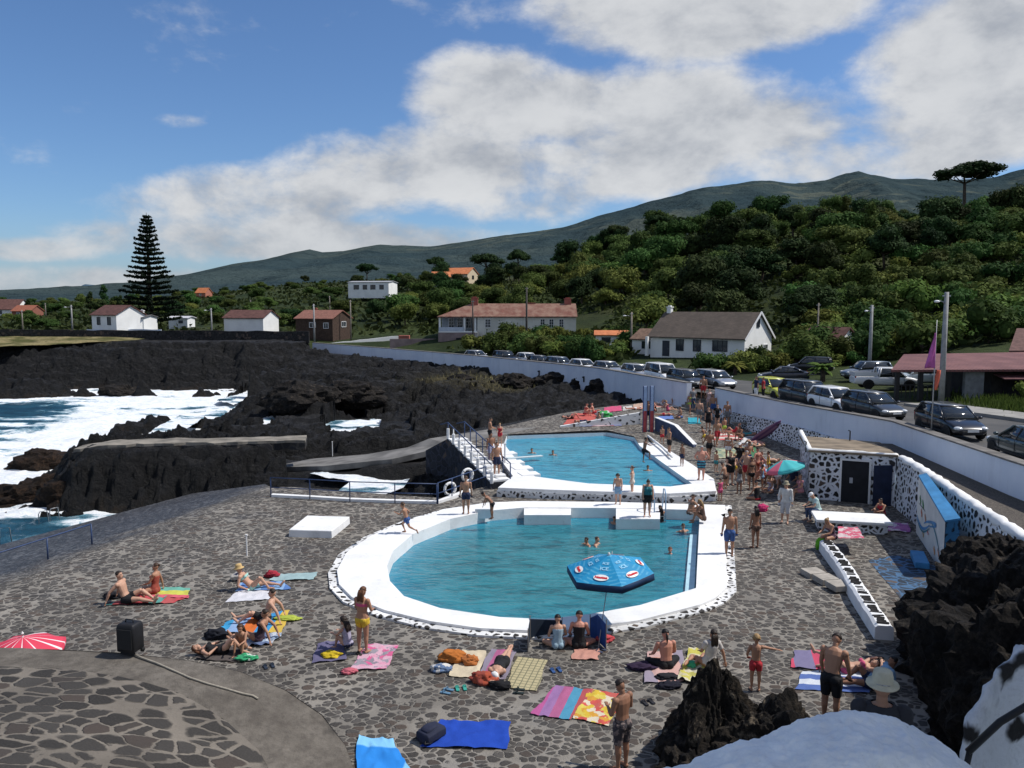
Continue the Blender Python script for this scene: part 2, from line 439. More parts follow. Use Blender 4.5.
xy = lambda l: [(p.x, p.y) for p in l]
DECK = [(18.6,10),(18.6,30),(19.3,40),(17.7,50),(15.4,60),(14.2,64.5),(11.5,68),(7,64.5),(3.6,61),(-.4,56),(-3.9,51.5),(-4.4,47.5),(-3.2,46.2),(-1.0,40.4),(-3.4,37.6),(-7.5,38.8),(-12.3,40.2),(-13.5,43),(-19,46.6),(-25,40.5),(-33,33),(-33,10)]
deck_m = stone_mat('cobbled_deck', (.26,.238,.206), (.056,.051,.046), 4.1, (.035,.10), .36, (1,1.25,0), tint=(.075,.055,.043), bump=.9, rnd=(.54,.70))
# wet, darker slope near the sea: same stones, mixed by world height
def wet_mix():
    nt = deck_m.node_tree; t = NT.__new__(NT); t.nt = nt
    b = [n for n in nt.nodes if n.type == 'BSDF_PRINCIPLED'][0]; old = b.inputs['Base Color'].links[0].from_socket
    g = t.n('ShaderNodeNewGeometry'); s = t.sep(g.outputs['Position'])
    n1 = t.noise(g.outputs['Position'], .45, 5); w = t.math('SUBTRACT', s[2], t.math('MULTIPLY', t.math('SUBTRACT', n1, .5), 1.6))
    wet = t.mr(w, -.75, .05, 1, 0)
    patch = t.mr(t.noise(g.outputs['Position'], .22, 6, .65), .56, .70, 0, .65)
    t.l(t.mix(t.math('MAXIMUM', wet, t.math('MULTIPLY', patch, t.mr(s[2], -.6, .1, 1, .25))), old, t.mix(.92, old, (.40,.45,.56), 'MULTIPLY')), b.inputs['Base Color'])
    t.l(t.mr(wet, 0, 1, .85, .55), b.inputs['Roughness'])
wet_mix()
deck = sheet('pool_deck', DECK, [xy(lp_in), xy(up_in)], deck_z, .55, deck_m)
# ------------------------------------------------------------------ pools
def ring_walls(mb, pts, z0, z1, mi=0):
    n = len(pts)
    vs = [(p.x,p.y,z0) for p in pts]+[(p.x,p.y,z1) for p in pts]
    mb.add(vs, [(i,(i+1)%n,n+(i+1)%n,n+i) for i in range(n)], mi)
def offset_poly(pts, o):
    n = len(pts); out = []
    ar = sum(pts[i].x*pts[(i+1)%n].y-pts[(i+1)%n].x*pts[i].y for i in range(n)); sg = 1 if ar > 0 else -1
    for i in range(n):
        a = (pts[i]-pts[i-1]).to_2d().normalized(); b = (pts[(i+1)%n]-pts[i]).to_2d().normalized()
        na = Vector((a.y,-a.x))*sg; nb = Vector((b.y,-b.x))*sg; m = (na+nb)
        m = m/ max(.5, m.length_squared/2) if m.length > .1 else na
        q = pts[i].to_2d()+m*o; out.append(Vector((q.x, q.y, pts[i].z)))
    return out
edge_m = stone_mat('white_joint_edging', (.76,.76,.75), (.035,.032,.03), 4.2, (.16,.21), .2, (1,1,1), bump=.5, spots=.2)
basin_m = plain('pale_blue_basin', (.30,.52,.62), .5, .12, 1.0)
def water_mat(name, deep, shallow, scale, edge=None):
    t = NT(name); v = t.coord((1,1,1)); n1 = t.noise(v, .28, 4, .6, .4); 
    wv = t.coord((.55,1.5,1)); n2 = t.noise(wv, scale, 4, .62, .9); n3 = t.noise(wv, scale*3.1, 3, .6, .4)
    h = t.math('ADD', n2, t.math('MULTIPLY', n3, .4))
    col = t.mix(t.mr(n1, .3, .7), deep, shallow)
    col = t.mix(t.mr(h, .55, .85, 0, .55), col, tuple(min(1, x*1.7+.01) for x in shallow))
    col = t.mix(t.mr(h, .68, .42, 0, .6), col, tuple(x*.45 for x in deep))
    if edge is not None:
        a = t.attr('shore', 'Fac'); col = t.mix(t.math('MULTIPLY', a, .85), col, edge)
    t.set(Base_Color=col, Roughness=.08, Specular_IOR_Level=.5, IOR=1.33)
    t.bump(h, .55, .14); return t.mat
def pool(label, out, inn, z, zw, depth, wm, edging_w, edging_z):
    root = empty('swimming_pool', (0,0,0), 0, label, 'swimming pool')
    top = sheet('rim', xy(out), [xy(inn)], z, .6, M['white'], None); top.parent = root
    sk = MB(); ring_walls(sk, out, z-.5, z); ring_walls(sk, inn, zw-.45, z)
    sk.obj('rim_wall', M['white'], root)
    bs = MB(); ring_walls(bs, [p+(Vector((0,0,0))) for p in inn], zw-depth, zw-.45); bs.prism([(p.x,p.y) for p in offset_poly(inn, .02)], zw-depth-.2, zw-depth)
    bs.obj('basin', basin_m, root)
    ed = offset_poly(out, edging_w)
    e = sheet('stone_edging', xy(ed), [xy(out)], edging_z, .4, edge_m, None); e.parent = root
    e2 = MB(); ring_walls(e2, ed, edging_z-.5, edging_z); e2.obj('edging_face', edge_m, root)
    # water surface with a fine grid, lighter where it laps the rim
    big = offset_poly(inn, .06)
    w = sheet('pool_water', xy(big), [], zw, .35, wm, 'structure')
    co = np.array([v.co for v in w.data.vertices])
    d = np.full(len(co), 99.0)
    for i in range(len(inn)):
        a = np.array(inn[i][:2]); b = np.array(inn[(i+1) % len(inn)][:2]); ab = b-a
        tt = np.clip(((co[:,:2]-a)@ab)/(ab@ab), 0, 1); d = np.minimum(d, np.linalg.norm(co[:,:2]-(a+tt[:,None]*ab), axis=1))
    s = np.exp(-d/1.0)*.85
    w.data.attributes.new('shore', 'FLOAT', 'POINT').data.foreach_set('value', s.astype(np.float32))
    co[:,2] += .035*(fbm(co[:,0]*1.2, co[:,1]*2.2, 3, 3)-.5)
    w.data.vertices.foreach_set('co', co.reshape(-1).astype(np.float32)); w.data.update()
    return root
W_LP, W_UP = -.33, .22
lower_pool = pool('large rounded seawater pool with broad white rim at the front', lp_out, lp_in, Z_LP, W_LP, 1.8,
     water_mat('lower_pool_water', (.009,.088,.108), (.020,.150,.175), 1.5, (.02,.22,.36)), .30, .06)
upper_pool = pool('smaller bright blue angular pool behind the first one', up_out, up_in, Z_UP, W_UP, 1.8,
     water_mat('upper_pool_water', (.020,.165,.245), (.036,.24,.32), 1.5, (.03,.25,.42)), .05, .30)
# ledges inside the lower pool
lm = MB()
def ledge(mb, pix, z0, z1): mb.prism([tuple(P(*p, z1).to_2d()) for p in pix], z0, z1)
ledge(lm, [(524,515),(571,515),(571,507.6),(524,507.6)], -1, Z_LP-.03)
lm.obj('ledge', M['white'], lower_pool); lm = MB()
ledge(lm, [(616,519),(660,519),(660,508.2),(616,508.2)], -1, Z_LP-.02)
lm.obj('ledge', M['white'], lower_pool)
lm = MB(); a = [P(*p, -.2) for p in ((684,601),(694,598),(697,534),(690,534))]
lm.prism([tuple(p.to_2d()) for p in a], -1.2, -.22); lm.obj('step', plain('wet_pale_blue_step', (.42,.62,.70), .4, .1), lower_pool)
# raised white platform blocks at the left of the lower pool's back rim and small slots
lm = MB(); lm.box(P(483,514,.1)+Vector((0,.15,.0)), (.7,.25,.42)); lm.obj('rim_block', M['white_wall'], lower_pool)
# upper pool: low front wall with black stones in white joints, stepped left rim
fw_m = stone_mat('white_joint_wall', (.76,.77,.79), (.030,.028,.028), 4.0, (.13,.20), .25, (1,1,1.3), bump=.7, spots=.2)
fw = MB()
fa, fb = P(478,491,.05), P(716,493,.05)
fw.box(((P(500,490,.28).x+P(716,490,.28).x)/2, P(600,492.5,.12).y, .14), (P(716,490,.28).x-P(500,490,.28).x, .28, .28))
fw.obj('front_step', fw_m, upper_pool)
for k, (px, py) in enumerate([(516,463),(524,469),(531,475),(509,454)]):
    s = MB(); p = P(px, py, Z_UP); s.box(p+Vector((-.1,.3,-.12)), (1.0,.85,.3), R(18)); s.obj('rim_step', M['white'], upper_pool)
# side kerb of the upper pool on the right: thin white curb rail
kb = MB(); pts = [P(648,436,.62),P(662,447,.62),P(672,457,.60)]
kb.tube(pts, .075, 6); kb.obj('kerb', M['white'], upper_pool, True)
# ------------------------------------------------------------------ lava shore
ctl = []
def cp(px, py, zp, val=None):
    p = P(px, py, zp); ctl.append((p.x, p.y, zp if val is None else val))
for px in (-120,-40,20,80,140,200,250): cp(px, 391, SEA, -3.9); cp(px, 345.5 if px > 90 else 352, 3.0 if px > 90 else 2.0); cp(px, 373, 0.0)
for px in (-120,-40,40,120,200,280): ctl.append((P(px,340,4).x, 140, 4.0))
for px in (-100,-20,40): 
    for py in (402,430,470,520,545): cp(px, py, SEA, -6.5)
for px in (80,120,160,200): cp(px, 398, SEA, -5.5)
cp(230,396,SEA,-4.6); cp(268,390,SEA,-4.0)
# mid rock tongue and the channel behind the jetty
cp(96,432,SEA,-5.0); cp(115,424,-2.6); cp(150,417,-1.9); cp(200,410,-1.7); cp(250,404,-1.3); cp(300,397,.2)
for px in (60,110,150,190,225,255): cp(px, 405, SEA, -5.6)
for px in (100,150,200,240): cp(px, 392, SEA, -5.5)
cp(262,400,SEA,-4.8)
cp(160,437,SEA,-4.4); cp(195,431,SEA,-4.3); cp(215,421,SEA,-4.2); cp(120,440,SEA,-5.0); cp(225,425,-1.6); cp(240,418,-1.0)
# jetty mass
for px, z in ((95,-.1),(140,.15),(190,.2),(240,.2),(285,.2)): cp(px, 449, z-.1); cp(px, 441, z)
cp(62,470,SEA,-4.6); cp(62,497,SEA,-4.2); cp(75,455,-2.0); cp(80,480,-2.3)
for px, py in ((95,503),(140,506),(190,506),(240,500),(285,488)): cp(px, py, SEA, -3.8)
for px, py, z in ((95,468,-.9),(140,470,-.8),(190,470,-.8),(240,468,-.7),(280,462,-.7),(110,490,-2.4),(150,492,-2.3),(200,492,-2.3),(250,486,-2.2)): cp(px, py, z)
for px, py in ((60,525),(120,517),(180,510),(240,506)): cp(px, py, SEA, -4.6)
cp(310,463,-1.6); cp(312,480,-2.6); cp(318,447,-.8)
# lava field right of the channel
for px, py, z in ((300,420,-.6),(330,410,-.5),(400,420,-.7),(420,405,-.2),(480,412,.0),(540,410,.2),(480,398,.1),(560,400,.3),(620,398,.7),(400,392,.3),(340,392,.6),(280,384,1.4),(330,378,1.2),(380,380,.7),(440,386,.3),(500,390,.3),(580,388,.5),(290,360,1.6),(345,360,.8),(420,368,.5),(460,376,.4),(250,352,3.2),(640,392,.9)): cp(px, py, z)
# pockets of white water
for px, py in ((350,426),(400,470),(345,478),(425,463),(370,482),(330,466)): cp(px, py, -2.6, -3.9)
for px, py, z in ((375,440,-1.3),(430,432,-.6),(340,440,-1.6),(300,432,-1.0),(420,478,-1.4),(445,470,-.9),(440,492,-1.0),(380,495,-1.5),(310,492,-1.6),(360,455,-2.0)): cp(px, py, z)
tf = rbf([c[:2] for c in ctl], [c[2] for c in ctl], .4)
yy = np.concatenate([np.linspace(30, 62, 190), np.linspace(62.3, 150, 250)])
uu = np.linspace(-.80, .30, 520)
U, Yg = np.meshgrid(uu, yy); Xg = U*np.maximum(Yg, 30)
Zg = tf(Xg, Yg)
amp = .9+.6*smooth(80, 125, Yg)
flat = smooth(.0, .15, U)*smooth(55, 70, Yg)*.5
wx = Xg+3*(fbm(Xg*.1,Yg*.1,2,3)-.5); n1 = ridged(wx*.085, Yg*.19, 11, 5); n1 = n1-n1.mean(); n2 = fbm(wx*.38, Yg*.95, 23, 4)-.5; n3 = vnoise(wx*1.1, Yg*2.2, 8)-.5
q = .7+.4*smooth(90, 120, Yg); Zs = Zg+amp*(1-.6*flat)*(2.0*n1); Zs = (np.floor(Zs/q)+smooth(.5, .95, Zs/q-np.floor(Zs/q)))*q*.6+Zs*.4
crv = np.abs(fbm(Xg*.14, Yg*.34, 91, 4)-.5)
fs_ = 1-.35*smooth(70, 110, Yg)
n4 = ridged(Xg*.42+2*n2, Yg*.55, 63, 5, .6); n4 = n4-n4.mean(); Zs = Zs+1.25*n4*(1-.45*flat)*fs_
Zn = Zs+amp*(1-.6*flat)*.9*n2*fs_-.8*smooth(.05, .0, crv)*(1-.5*flat)*fs_+.30*n3*fs_+.3*(vnoise(Xg*.6, Yg*1.3, 41)-.5)*fs_
# stepped lava ledges
near = inpoly(Xg, Yg, DECK); dz = deck_z(Xg, Yg)
# keep it below the deck and its fringe, and below the road
from_wall = np.interp(Yg, WN[:,1], WN[:,0])-Xg
Zn = np.where(near, dz-.9, np.minimum(Zn, np.where((Xg > -14) & (Yg < 56) & (Yg > 34), dz+1.4, 99)))
fr = np.zeros_like(near)
pd = [(Vector(p)) for p in DECK]
md = np.full(Xg.shape, 99.0)
for i in range(len(DECK)):
    a = np.array(DECK[i]); b = np.array(DECK[(i+1) % len(DECK)]); ab = b-a
    tt = np.clip(((Xg-a[0])*ab[0]+(Yg-a[1])*ab[1])/(ab@ab), 0, 1); md = np.minimum(md, np.hypot(Xg-a[0]-tt*ab[0], Yg-a[1]-tt*ab[1]))
Zn = np.where(~near & (md < 3), np.minimum(Zn, dz-.35+md*.9), Zn)
Zn = np.where(from_wall < 0, np.minimum(Zn, road_z(Yg)-.6), Zn)
Zn = np.where((from_wall >= 0) & (from_wall < 5), np.minimum(Zn, road_z(Yg)-.15-.25*(from_wall < 3)), Zn)
Zn = np.where((U < -.245) & (Yg > 112), np.minimum(Zn, np.where(Yg < 131, H-36.5/F*Yg, 3.2)+.5*(fbm(Xg*.5, Yg*.5, 71, 3)-.5)), Zn)
# the slipway lies on the rock
SPATH = [(10.6,66),(3.6,61),(-.9,56),(-4.6,50.5),tuple(P(400,453,-.15).to_2d()),tuple(P(345,460,-.8).to_2d()),tuple(P(290,463,-1.6).to_2d())]
SZ = [.92,.75,.62,.5,-.15,-.8,-1.6]
JP = [tuple(P(*p).to_2d()) for p in ((104,444,.35),(150,441.5,.42),(230,440,.45),(312,437.5,.45))]
for i in range(3):
    a = np.array(JP[i]); b = np.array(JP[i+1]); ab = b-a; tt = np.clip(((Xg-a[0])*ab[0]+(Yg-a[1])*ab[1])/(ab@ab), 0, 1); d = np.hypot(Xg-a[0]-tt*ab[0], Yg-a[1]-tt*ab[1])
    prof = .22-.5*smooth(1.0, 1.7, d)-3.6*smooth(1.5, 4.6, d+.9*(fbm(Xg*.5,Yg*.5,29,3)-.5)*2)+1.3*(ridged(Xg*.4, Yg*.4, 17, 4)-.5)*smooth(1.0, 2.0, d)+1.3*n4*smooth(.8, 2.0, d)+.4*n3*smooth(.8,1.6,d)+.7*(fbm(Xg*1.1,Yg*1.1,19,3)-.5)*smooth(.6, 1.5, d)
    Zn = np.where((d < 6.5) & (Yg < 56), np.maximum(Zn, prof), Zn)
gut = (Xg/Yg < -.125) & (Xg/Yg > -.285) & (Yg > 39.5) & (Yg < 53) & ~near
Zn = np.where(gut, np.minimum(Zn, -1.40-(Yg-40)*.05+.5*(fbm(Xg*.8, Yg*.8, 55, 4)-.5)), Zn)
# basins that hold white water between the rocks
BASINS = [([(322,426),(338,421),(380,419.5),(376,430),(345,433)], -1.35), ([(322,474),(345,466),(395,463),(442,462),(440,469),(408,474),(400,486),(376,494),(340,493),(356,480)], -1.2), ([(262,418),(272,416),(276,421),(264,424)], -1.1), ([(146,438),(160,427),(182,416),(203,411),(200,419),(184,429),(172,438)], -2.2), ([(222,399),(246,392),(260,387),(263,390),(254,396),(236,403)], -2.7)]
for poly, zb in BASINS:
    pw = [P(*p, zb) for p in poly]; cx = sum(p.x for p in pw)/len(pw); cy = sum(p.y for p in pw)/len(pw)
    big_ = [(cx+(p.x-cx)*1.12, cy+(p.y-cy)*1.12) for p in pw]; ins = inpoly(Xg, Yg, big_)
    Zn = np.where(ins, np.minimum(Zn, zb-.3+.5*(fbm(Xg*1.3,Yg*1.3,3,3)-.5)), Zn)
    # nothing tall right in front of them
    fr_ = (zb > -2) & (np.abs(Xg-cx*Yg/cy) < 5) & (Yg < cy) & (Yg > cy-9) & ~near
    Zn = np.where(fr_, np.minimum(Zn, zb+.45+.5*(fbm(Xg*.9,Yg*.9,5,3)-.5)), Zn)
for i in range(len(SPATH)-1):
    a = np.array(SPATH[i]); b = np.array(SPATH[i+1]); ab = b-a; tt = np.clip(((Xg-a[0])*ab[0]+(Yg-a[1])*ab[1])/(ab@ab), 0, 1)
    d = np.hypot(Xg-a[0]-tt*ab[0], Yg-a[1]-tt*ab[1]); zc = SZ[i]+(SZ[i+1]-SZ[i])*tt; k = smooth(3.4, 1.9, d)
    Zn = np.where(near, Zn, Zn*(1-k)+(zc-.3)*k)
lava_me = grid_mesh('lava_rock_shore', Xg, Yg, Zn)
def lava_mat():
    t = NT('black_lava'); g = t.n('ShaderNodeNewGeometry'); v = g.outputs['Position']; s = t.sep(v)
    a = t.noise(v, .5, 6, .65); b = t.noise(v, 3.5, 8, .75); c = t.vor(v, 1.6)
    col = t.mix(t.mr(a, .3, .75), (.0040,.0042,.005), (.0125,.0125,.014)); col = t.mix(t.mr(b, .55, .74), col, (.036,.035,.036))
    wet = t.mr(t.math('ADD', s[2], t.math('MULTIPLY', a, 1.2)), -3.2, -1.4, 1, 0)
    col = t.mix(t.math('MULTIPLY', wet, t.mr(t.noise(v, .9, 5), .45, .62, 0, .8)), col, (.045,.028,.014))
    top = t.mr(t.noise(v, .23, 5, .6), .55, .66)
    nz = t.sep(g.outputs['True Normal'])[2]; col = t.mix(t.math('MULTIPLY', t.mr(nz, .70, .97), t.mr(t.noise(v, .8, 6, .7), .35, .62)), col, (.040,.039,.040)); col = t.mix(t.mr(nz, .55, .2, 0, .6), col, (.003,.003,.0035)); gr = t.attr('grass', 'Fac'); col = t.mix(t.math('MULTIPLY', gr, t.mr(b, .35, .55)), col, (.14,.12,.055))  # by normal: flat tops lightened, steep faces blackened, light put into the colour
    t.set(Base_Color=col, Roughness=t.mr(b, .3, .7, .55, .95), Specular_IOR_Level=.3)
    d = t.noise(v, 1.1, 9, .78); t.bump(t.math('ADD', t.math('ADD', b, t.math('MULTIPLY', d, 1.4)), t.math('MULTIPLY', c, .6)), 1.0, .75); return t.mat
gmask = np.zeros(Xg.shape)
for px, py, z, r in ((452,380,.5,4),(500,383,.5,3)):
    p = P(px, py, z); gmask = np.maximum(gmask, np.exp(-((Xg-p.x)**2+((Yg-p.y)*.6)**2)/(r*r)))
gmask = np.maximum(gmask, smooth(3.0, 3.7, Zn)*(U < -.50)*smooth(124, 127, Yg))
lava_me.attributes.new('grass', 'FLOAT', 'POINT').data.foreach_set('value', gmask.reshape(-1).astype(np.float32))
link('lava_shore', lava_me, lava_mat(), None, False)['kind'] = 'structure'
# ------------------------------------------------------------------ sea
ys = np.concatenate([np.linspace(28, 124, 300), np.geomspace(125, 9000, 60)]); us = np.linspace(-1.6, .12, 420)
U2, Y2 = np.meshgrid(us, ys); X2 = U2*np.maximum(Y2, 30)
iu = np.clip(np.interp(us, uu, np.arange(len(uu))), 0, len(uu)-1).astype(int); iy = np.clip(np.interp(ys, yy, np.arange(len(yy))), 0, len(yy)-1).astype(int)
Tz = Zn[np.ix_(iy, iu)]
foam = smooth(-6.2, -3.9, Tz)*.5
def fb(px, py, rx, ry, a):
    p = P(px, py, SEA); w = rx*p.y/F; dpt = (P(px, py-ry, SEA).y-P(px, py+ry, SEA).y)/2
    return a*np.exp(-(((X2-p.x)/w)**2+((Y2-p.y)/dpt)**2))
foam = foam+fb(120,402,150,10,.55)+fb(50,440,110,22,.55)+fb(120,425,70,16,.5)+fb(20,470,70,20,.45)+fb(60,520,60,8,.15)+fb(140,505,60,8,.35)+fb(250,390,40,8,.4)
foam -= fb(25,408,55,7,.8)+fb(5,430,30,6,.4)+fb(15,525,60,10,.75)
tb = fbm(X2*.22+2*fbm(X2*.1,Y2*.1,4,3), Y2*.34, 31, 6, gain=.6)
foam = np.clip(foam*1.15+(tb-.5)*2.0+.22, 0, 1)
foam = np.where((U2 > -.36) & (Y2 < 95), np.clip(foam+.5, 0, 1), foam)
Z2 = SEA+.55*(fbm(X2*.12, Y2*.22, 77, 4)-.5)+.5*(ridged(X2*.1, Y2*.2, 7, 4)-.5)*smooth(140, 60, Y2)+.25*foam*fbm(X2*.9, Y2*.9, 5, 3)
sea_me = grid_mesh('sea', X2, Y2, Z2)
sea_me.attributes.new('foam', 'FLOAT', 'POINT').data.foreach_set('value', foam.reshape(-1).astype(np.float32))
def sea_mat():
    t = NT('rough_sea'); g = t.n('ShaderNodeNewGeometry'); v = g.outputs['Position']
    m = t.n('ShaderNodeMapping'); m.inputs['Scale'].default_value = (.8,1.7,1); t.l(v, m.inputs[0]); v2 = m.outputs[0]
    n = t.noise(v2, .5, 6, .65, .8); f2 = t.noise(v2, 1.6, 7, .72, 1.2); f3 = t.noise(v2, .35, 4)
    fa = t.attr('foam', 'Fac')
    f = t.math('ADD', t.math('MULTIPLY', fa, 1.25), t.math('MULTIPLY', t.math('SUBTRACT', f2, .5), 1.5))
    deep = t.mix(t.mr(f3, .35, .65), (.010,.045,.075), (.02,.085,.13))
    aer = t.mix(t.mr(fa, .1, .6), deep, (.13,.30,.38))
    col = t.mix(t.mr(f, .40, .85), aer, t.mix(t.mr(f2, .3, .6), (.62,.70,.75), (.86,.87,.88)))
    t.set(Base_Color=col, Roughness=t.mr(f, .3, .7, .12, .75), Specular_IOR_Level=.4, IOR=1.33)
    t.bump(t.math('ADD', n, t.math('MULTIPLY', f2, .6)), .8, .35); return t.mat
SEAM = sea_mat()
link('sea', sea_me, SEAM, None, True)['kind'] = 'structure'
for poly, zb in BASINS:
    pw = [P(*p, zb) for p in poly]; cx = sum(p.x for p in pw)/len(pw); cy = sum(p.y for p in pw)/len(pw)
    o = sheet('foaming_water', [(cx+(p.x-cx)*1.2, cy+(p.y-cy)*1.2) for p in pw], [], lambda x, y: zb+.3*(fbm(x*.7, y*.9, 13, 4)-.5), .35, SEAM)
    co = np.array([v.co for v in o.data.vertices]); o.data.attributes.new('foam', 'FLOAT', 'POINT').data.foreach_set('value', np.clip(.62+1.6*(fbm(co[:,0]*.5, co[:,1]*.7, 3, 5)-.5), 0, 1).astype(np.float32))
# ------------------------------------------------------------------ slipway path and jetty
path_m = plain('worn_concrete_path', (.165,.158,.148), .9, .35, .8, .4)
def strip(mb, pts, w0, th=.35):
    """ribbon slab through (x,y,z) points with half widths"""
    n = len(pts); L = []; Rr = []
    for i in range(n):
        d = (Vector(pts[min(i+1,n-1)])-Vector(pts[max(i-1,0)])).to_2d().normalized(); nn = Vector((-d.y, d.x)); w = w0[i] if isinstance(w0, (list,tuple)) else w0
        p = Vector(pts[i]); L.append(p+Vector((nn.x*w,nn.y*w,0))); Rr.append(p-Vector((nn.x*w,nn.y*w,0)))
    rings = [[L[i], Rr[i], Rr[i]-Vector((0,0,th)), L[i]-Vector((0,0,th))] for i in range(n)]
    return mb.loft(rings)
sp = [P(640,406,.92),P(560,419,.75),P(500,431,.62),(-4.6,50.5,.5),P(400,453,-.15),P(345,460,-.8),P(290,463,-1.6)]
sl = MB(); strip(sl, [Vector(p) for p in sp], [.9,1.0,1.1,1.5,2.0,2.2,1.8], .35)
o = sl.obj('path', path_m); o['kind'] = 'structure'
jp = [P(78,443.5,.35),P(150,441,.42),P(230,440,.45),P(306,437.5,.45)]
jt = empty('stone_jetty', (0,0,0), 0, 'low stone jetty with pale worn concrete top reaching into the surf', 'jetty')
j1 = MB(); rj = random.Random(3); jq = [jp[0].lerp(jp[1],k/8) for k in range(8)]+[jp[1].lerp(jp[2],k/8) for k in range(8)]+[jp[2].lerp(jp[3],k/8) for k in range(9)]; jq = [q+Vector((0,0,-.22*sm(4,0,i)+rj.uniform(-.03,.03))) for i, q in enumerate(jq)]; strip(j1, jq, [.95+rj.uniform(-.25,.2) for q in jq], .16); j1.obj('top_slab', plain('pale_worn_concrete', (.20,.18,.15), .9, .35, 1.2, .4), jt)
j2 = MB(); strip(j2, [p-Vector((0,0,.16)) for p in jq], [.95+rj.uniform(-.2,.25) for q in jq], .45); j2.obj('rubble_base', stone_mat('dark_rubble', (.05,.047,.043), (.02,.02,.022), 1.6, (.05,.12), .3), jt)
# ------------------------------------------------------------------ land, hills, mountain
hc = []
def hp(px, py, Y, dz=0.0): p = PD(px, py, Y); hc.append((p.x, p.y, p.z+dz))
for y in (10,40,60,80,105,137): 
    x = float(np.interp(y, WN[:,1], WN[:,0])); hc.append((x, y, float(road_z(y))-.15)); hc.append((x+10, y+3, float(road_z(y))-.1))
hc += [(45,20,3.5),(60,20,5),(45,45,3.6),(60,45,6),(40,62,3.0),(36,72,2.7),(30,85,2.7),(26,100,2.8),(-60,140,3.6),(-90,140,3.6),(-130,145,3.5),(-34,150,3.0),(-16,150,3.0),(-40,165,3.8),(-80,170,4.0),(-140,190,4.0),(-10,133,2.2),(8,128,3.8)]
hp(440,330,142); hp(520,331,140); hp(575,333,138); hp(600,346,118); hp(640,345,118); hp(690,352,106,-.3); hp(760,352,104,-.3); hp(820,352,98); hp(870,362,88); hp(930,352,84); hp(1024,346,80); hp(1120,340,76)
# lower slope, mid slope, crest (tree tops stand some 6 m above these)
for px, py, Y in ((450,312,180),(560,305,180),(640,310,150),(720,305,135),(800,318,120),(870,325,108),(950,330,100),(1040,325,96),(1150,315,92)): hp(px, py, Y)
for px, py, Y in ((560,292,215),(640,268,200),(720,252,185),(800,250,165),(870,266,150),(950,272,140),(1040,268,135),(1160,250,130)): hp(px, py, Y)
for px, py, Y in ((470,286,270),(540,283,262),(600,262,255),(650,242,245),(700,234,235),(770,228,225),(830,228,218),(900,235,210),(960,236,205),(1030,228,200),(1160,215,195)): hp(px, py, Y)
for px, py, Y in ((640,258,330),(800,245,320),(960,250,310),(1160,235,300)): hp(px, py, Y)
for px, py, Y in ((0,316,260),(80,313,260),(160,311,250),(240,305,250),(300,300,260),(360,296,240),(430,290,262)): hp(px, py, Y)
for px, py, Y in ((-100,305,420),(0,305,420),(120,303,420),(200,297,420),(280,287,420),(350,281,420),(430,279,400),(520,282,420)): hp(px, py, Y)
for px, py, Y in ((-100,305,700),(120,304,700),(300,292,700),(520,288,700)): hp(px, py, Y)
hf = rbf([h[:2] for h in hc], [h[2] for h in hc], .3)
def land_z(x, y):
    x = np.asarray(x, float); y = np.asarray(y, float)
    z = hf(x, y); k = smooth(95, 170, y)
    z = z+k*2.2*(fbm(x*.035, y*.035, 61, 4)-.5)+k*.8*(fbm(x*.2, y*.2, 9, 3)-.5)
    # terraces on the slope at the right
    tm = smooth(40, 48, x)*smooth(95, 102, y)*smooth(150, 138, y)
    q = 4.0; fr = z/q-np.floor(z/q); zt = (np.floor(z/q)+smooth(.62, 1.0, fr))*q
    return z*(1-.55*tm)+zt*.55*tm
def LZ(x, y): return float(land_z(np.array([x]), np.array([y]))[0])
inl = off_line(WALL, .15)
LAND = [(p.x, p.y) for p in inl]+[(-60,137.5),(-110,135),(-180,150),(-700,700),(700,700),(420,200),(160,40),(120,10)]
def grass_ground():
    t = NT('green_ground'); g = t.n('ShaderNodeNewGeometry'); v = g.outputs['Position']; s = t.sep(v)
    a = t.noise(v, .06, 6, .6); b = t.noise(v, .8, 7, .7); c = t.noise(v, .018, 4)
    col = t.mix(t.mr(a, .35, .65), (.016,.027,.008), (.045,.062,.018)); col = t.mix(t.mr(b, .4, .7, 0, .7), col, (.012,.018,.007))
    col = t.mix(t.mr(c, .5, .7, 0, .5), col, (.075,.075,.03))
    t.set(Base_Color=col, Roughness=.95, Specular_IOR_Level=.15); t.bump(b, 1, .4); return t.mat
gg = grass_ground()
sheet('hillside', LAND, [], land_z, 4.2, gg)
# dry grass on the headland at the left
dg = NT('dry_grass_ground'); v = dg.coord(); a = dg.noise(v, .25, 6, .65); b = dg.noise(v, 3, 6, .7)
dg.set(Base_Color=dg.mix(dg.mr(a, .4, .6), dg.mix(dg.mr(b, .3, .7), (.20,.16,.075), (.32,.27,.14)), (.085,.085,.03)), Roughness=.95, Specular_IOR_Level=.1); dg.bump(b, 1, .3)
HEAD = [(-115,121.5),(-96,121.8),(-88,121),(-78,122),(-72,124),(-66,127.5),(-60,131),(-64,133.5),(-75,136.5),(-115,142)]
sheet('dry_grass_field', HEAD, [], lambda x, y: 2.75+.10*(y-121.5)*(y<133)+1.15*(y>=133)+.5*(fbm(x*.25, y*.25, 3, 4)-.5), 1.2, dg.mat)
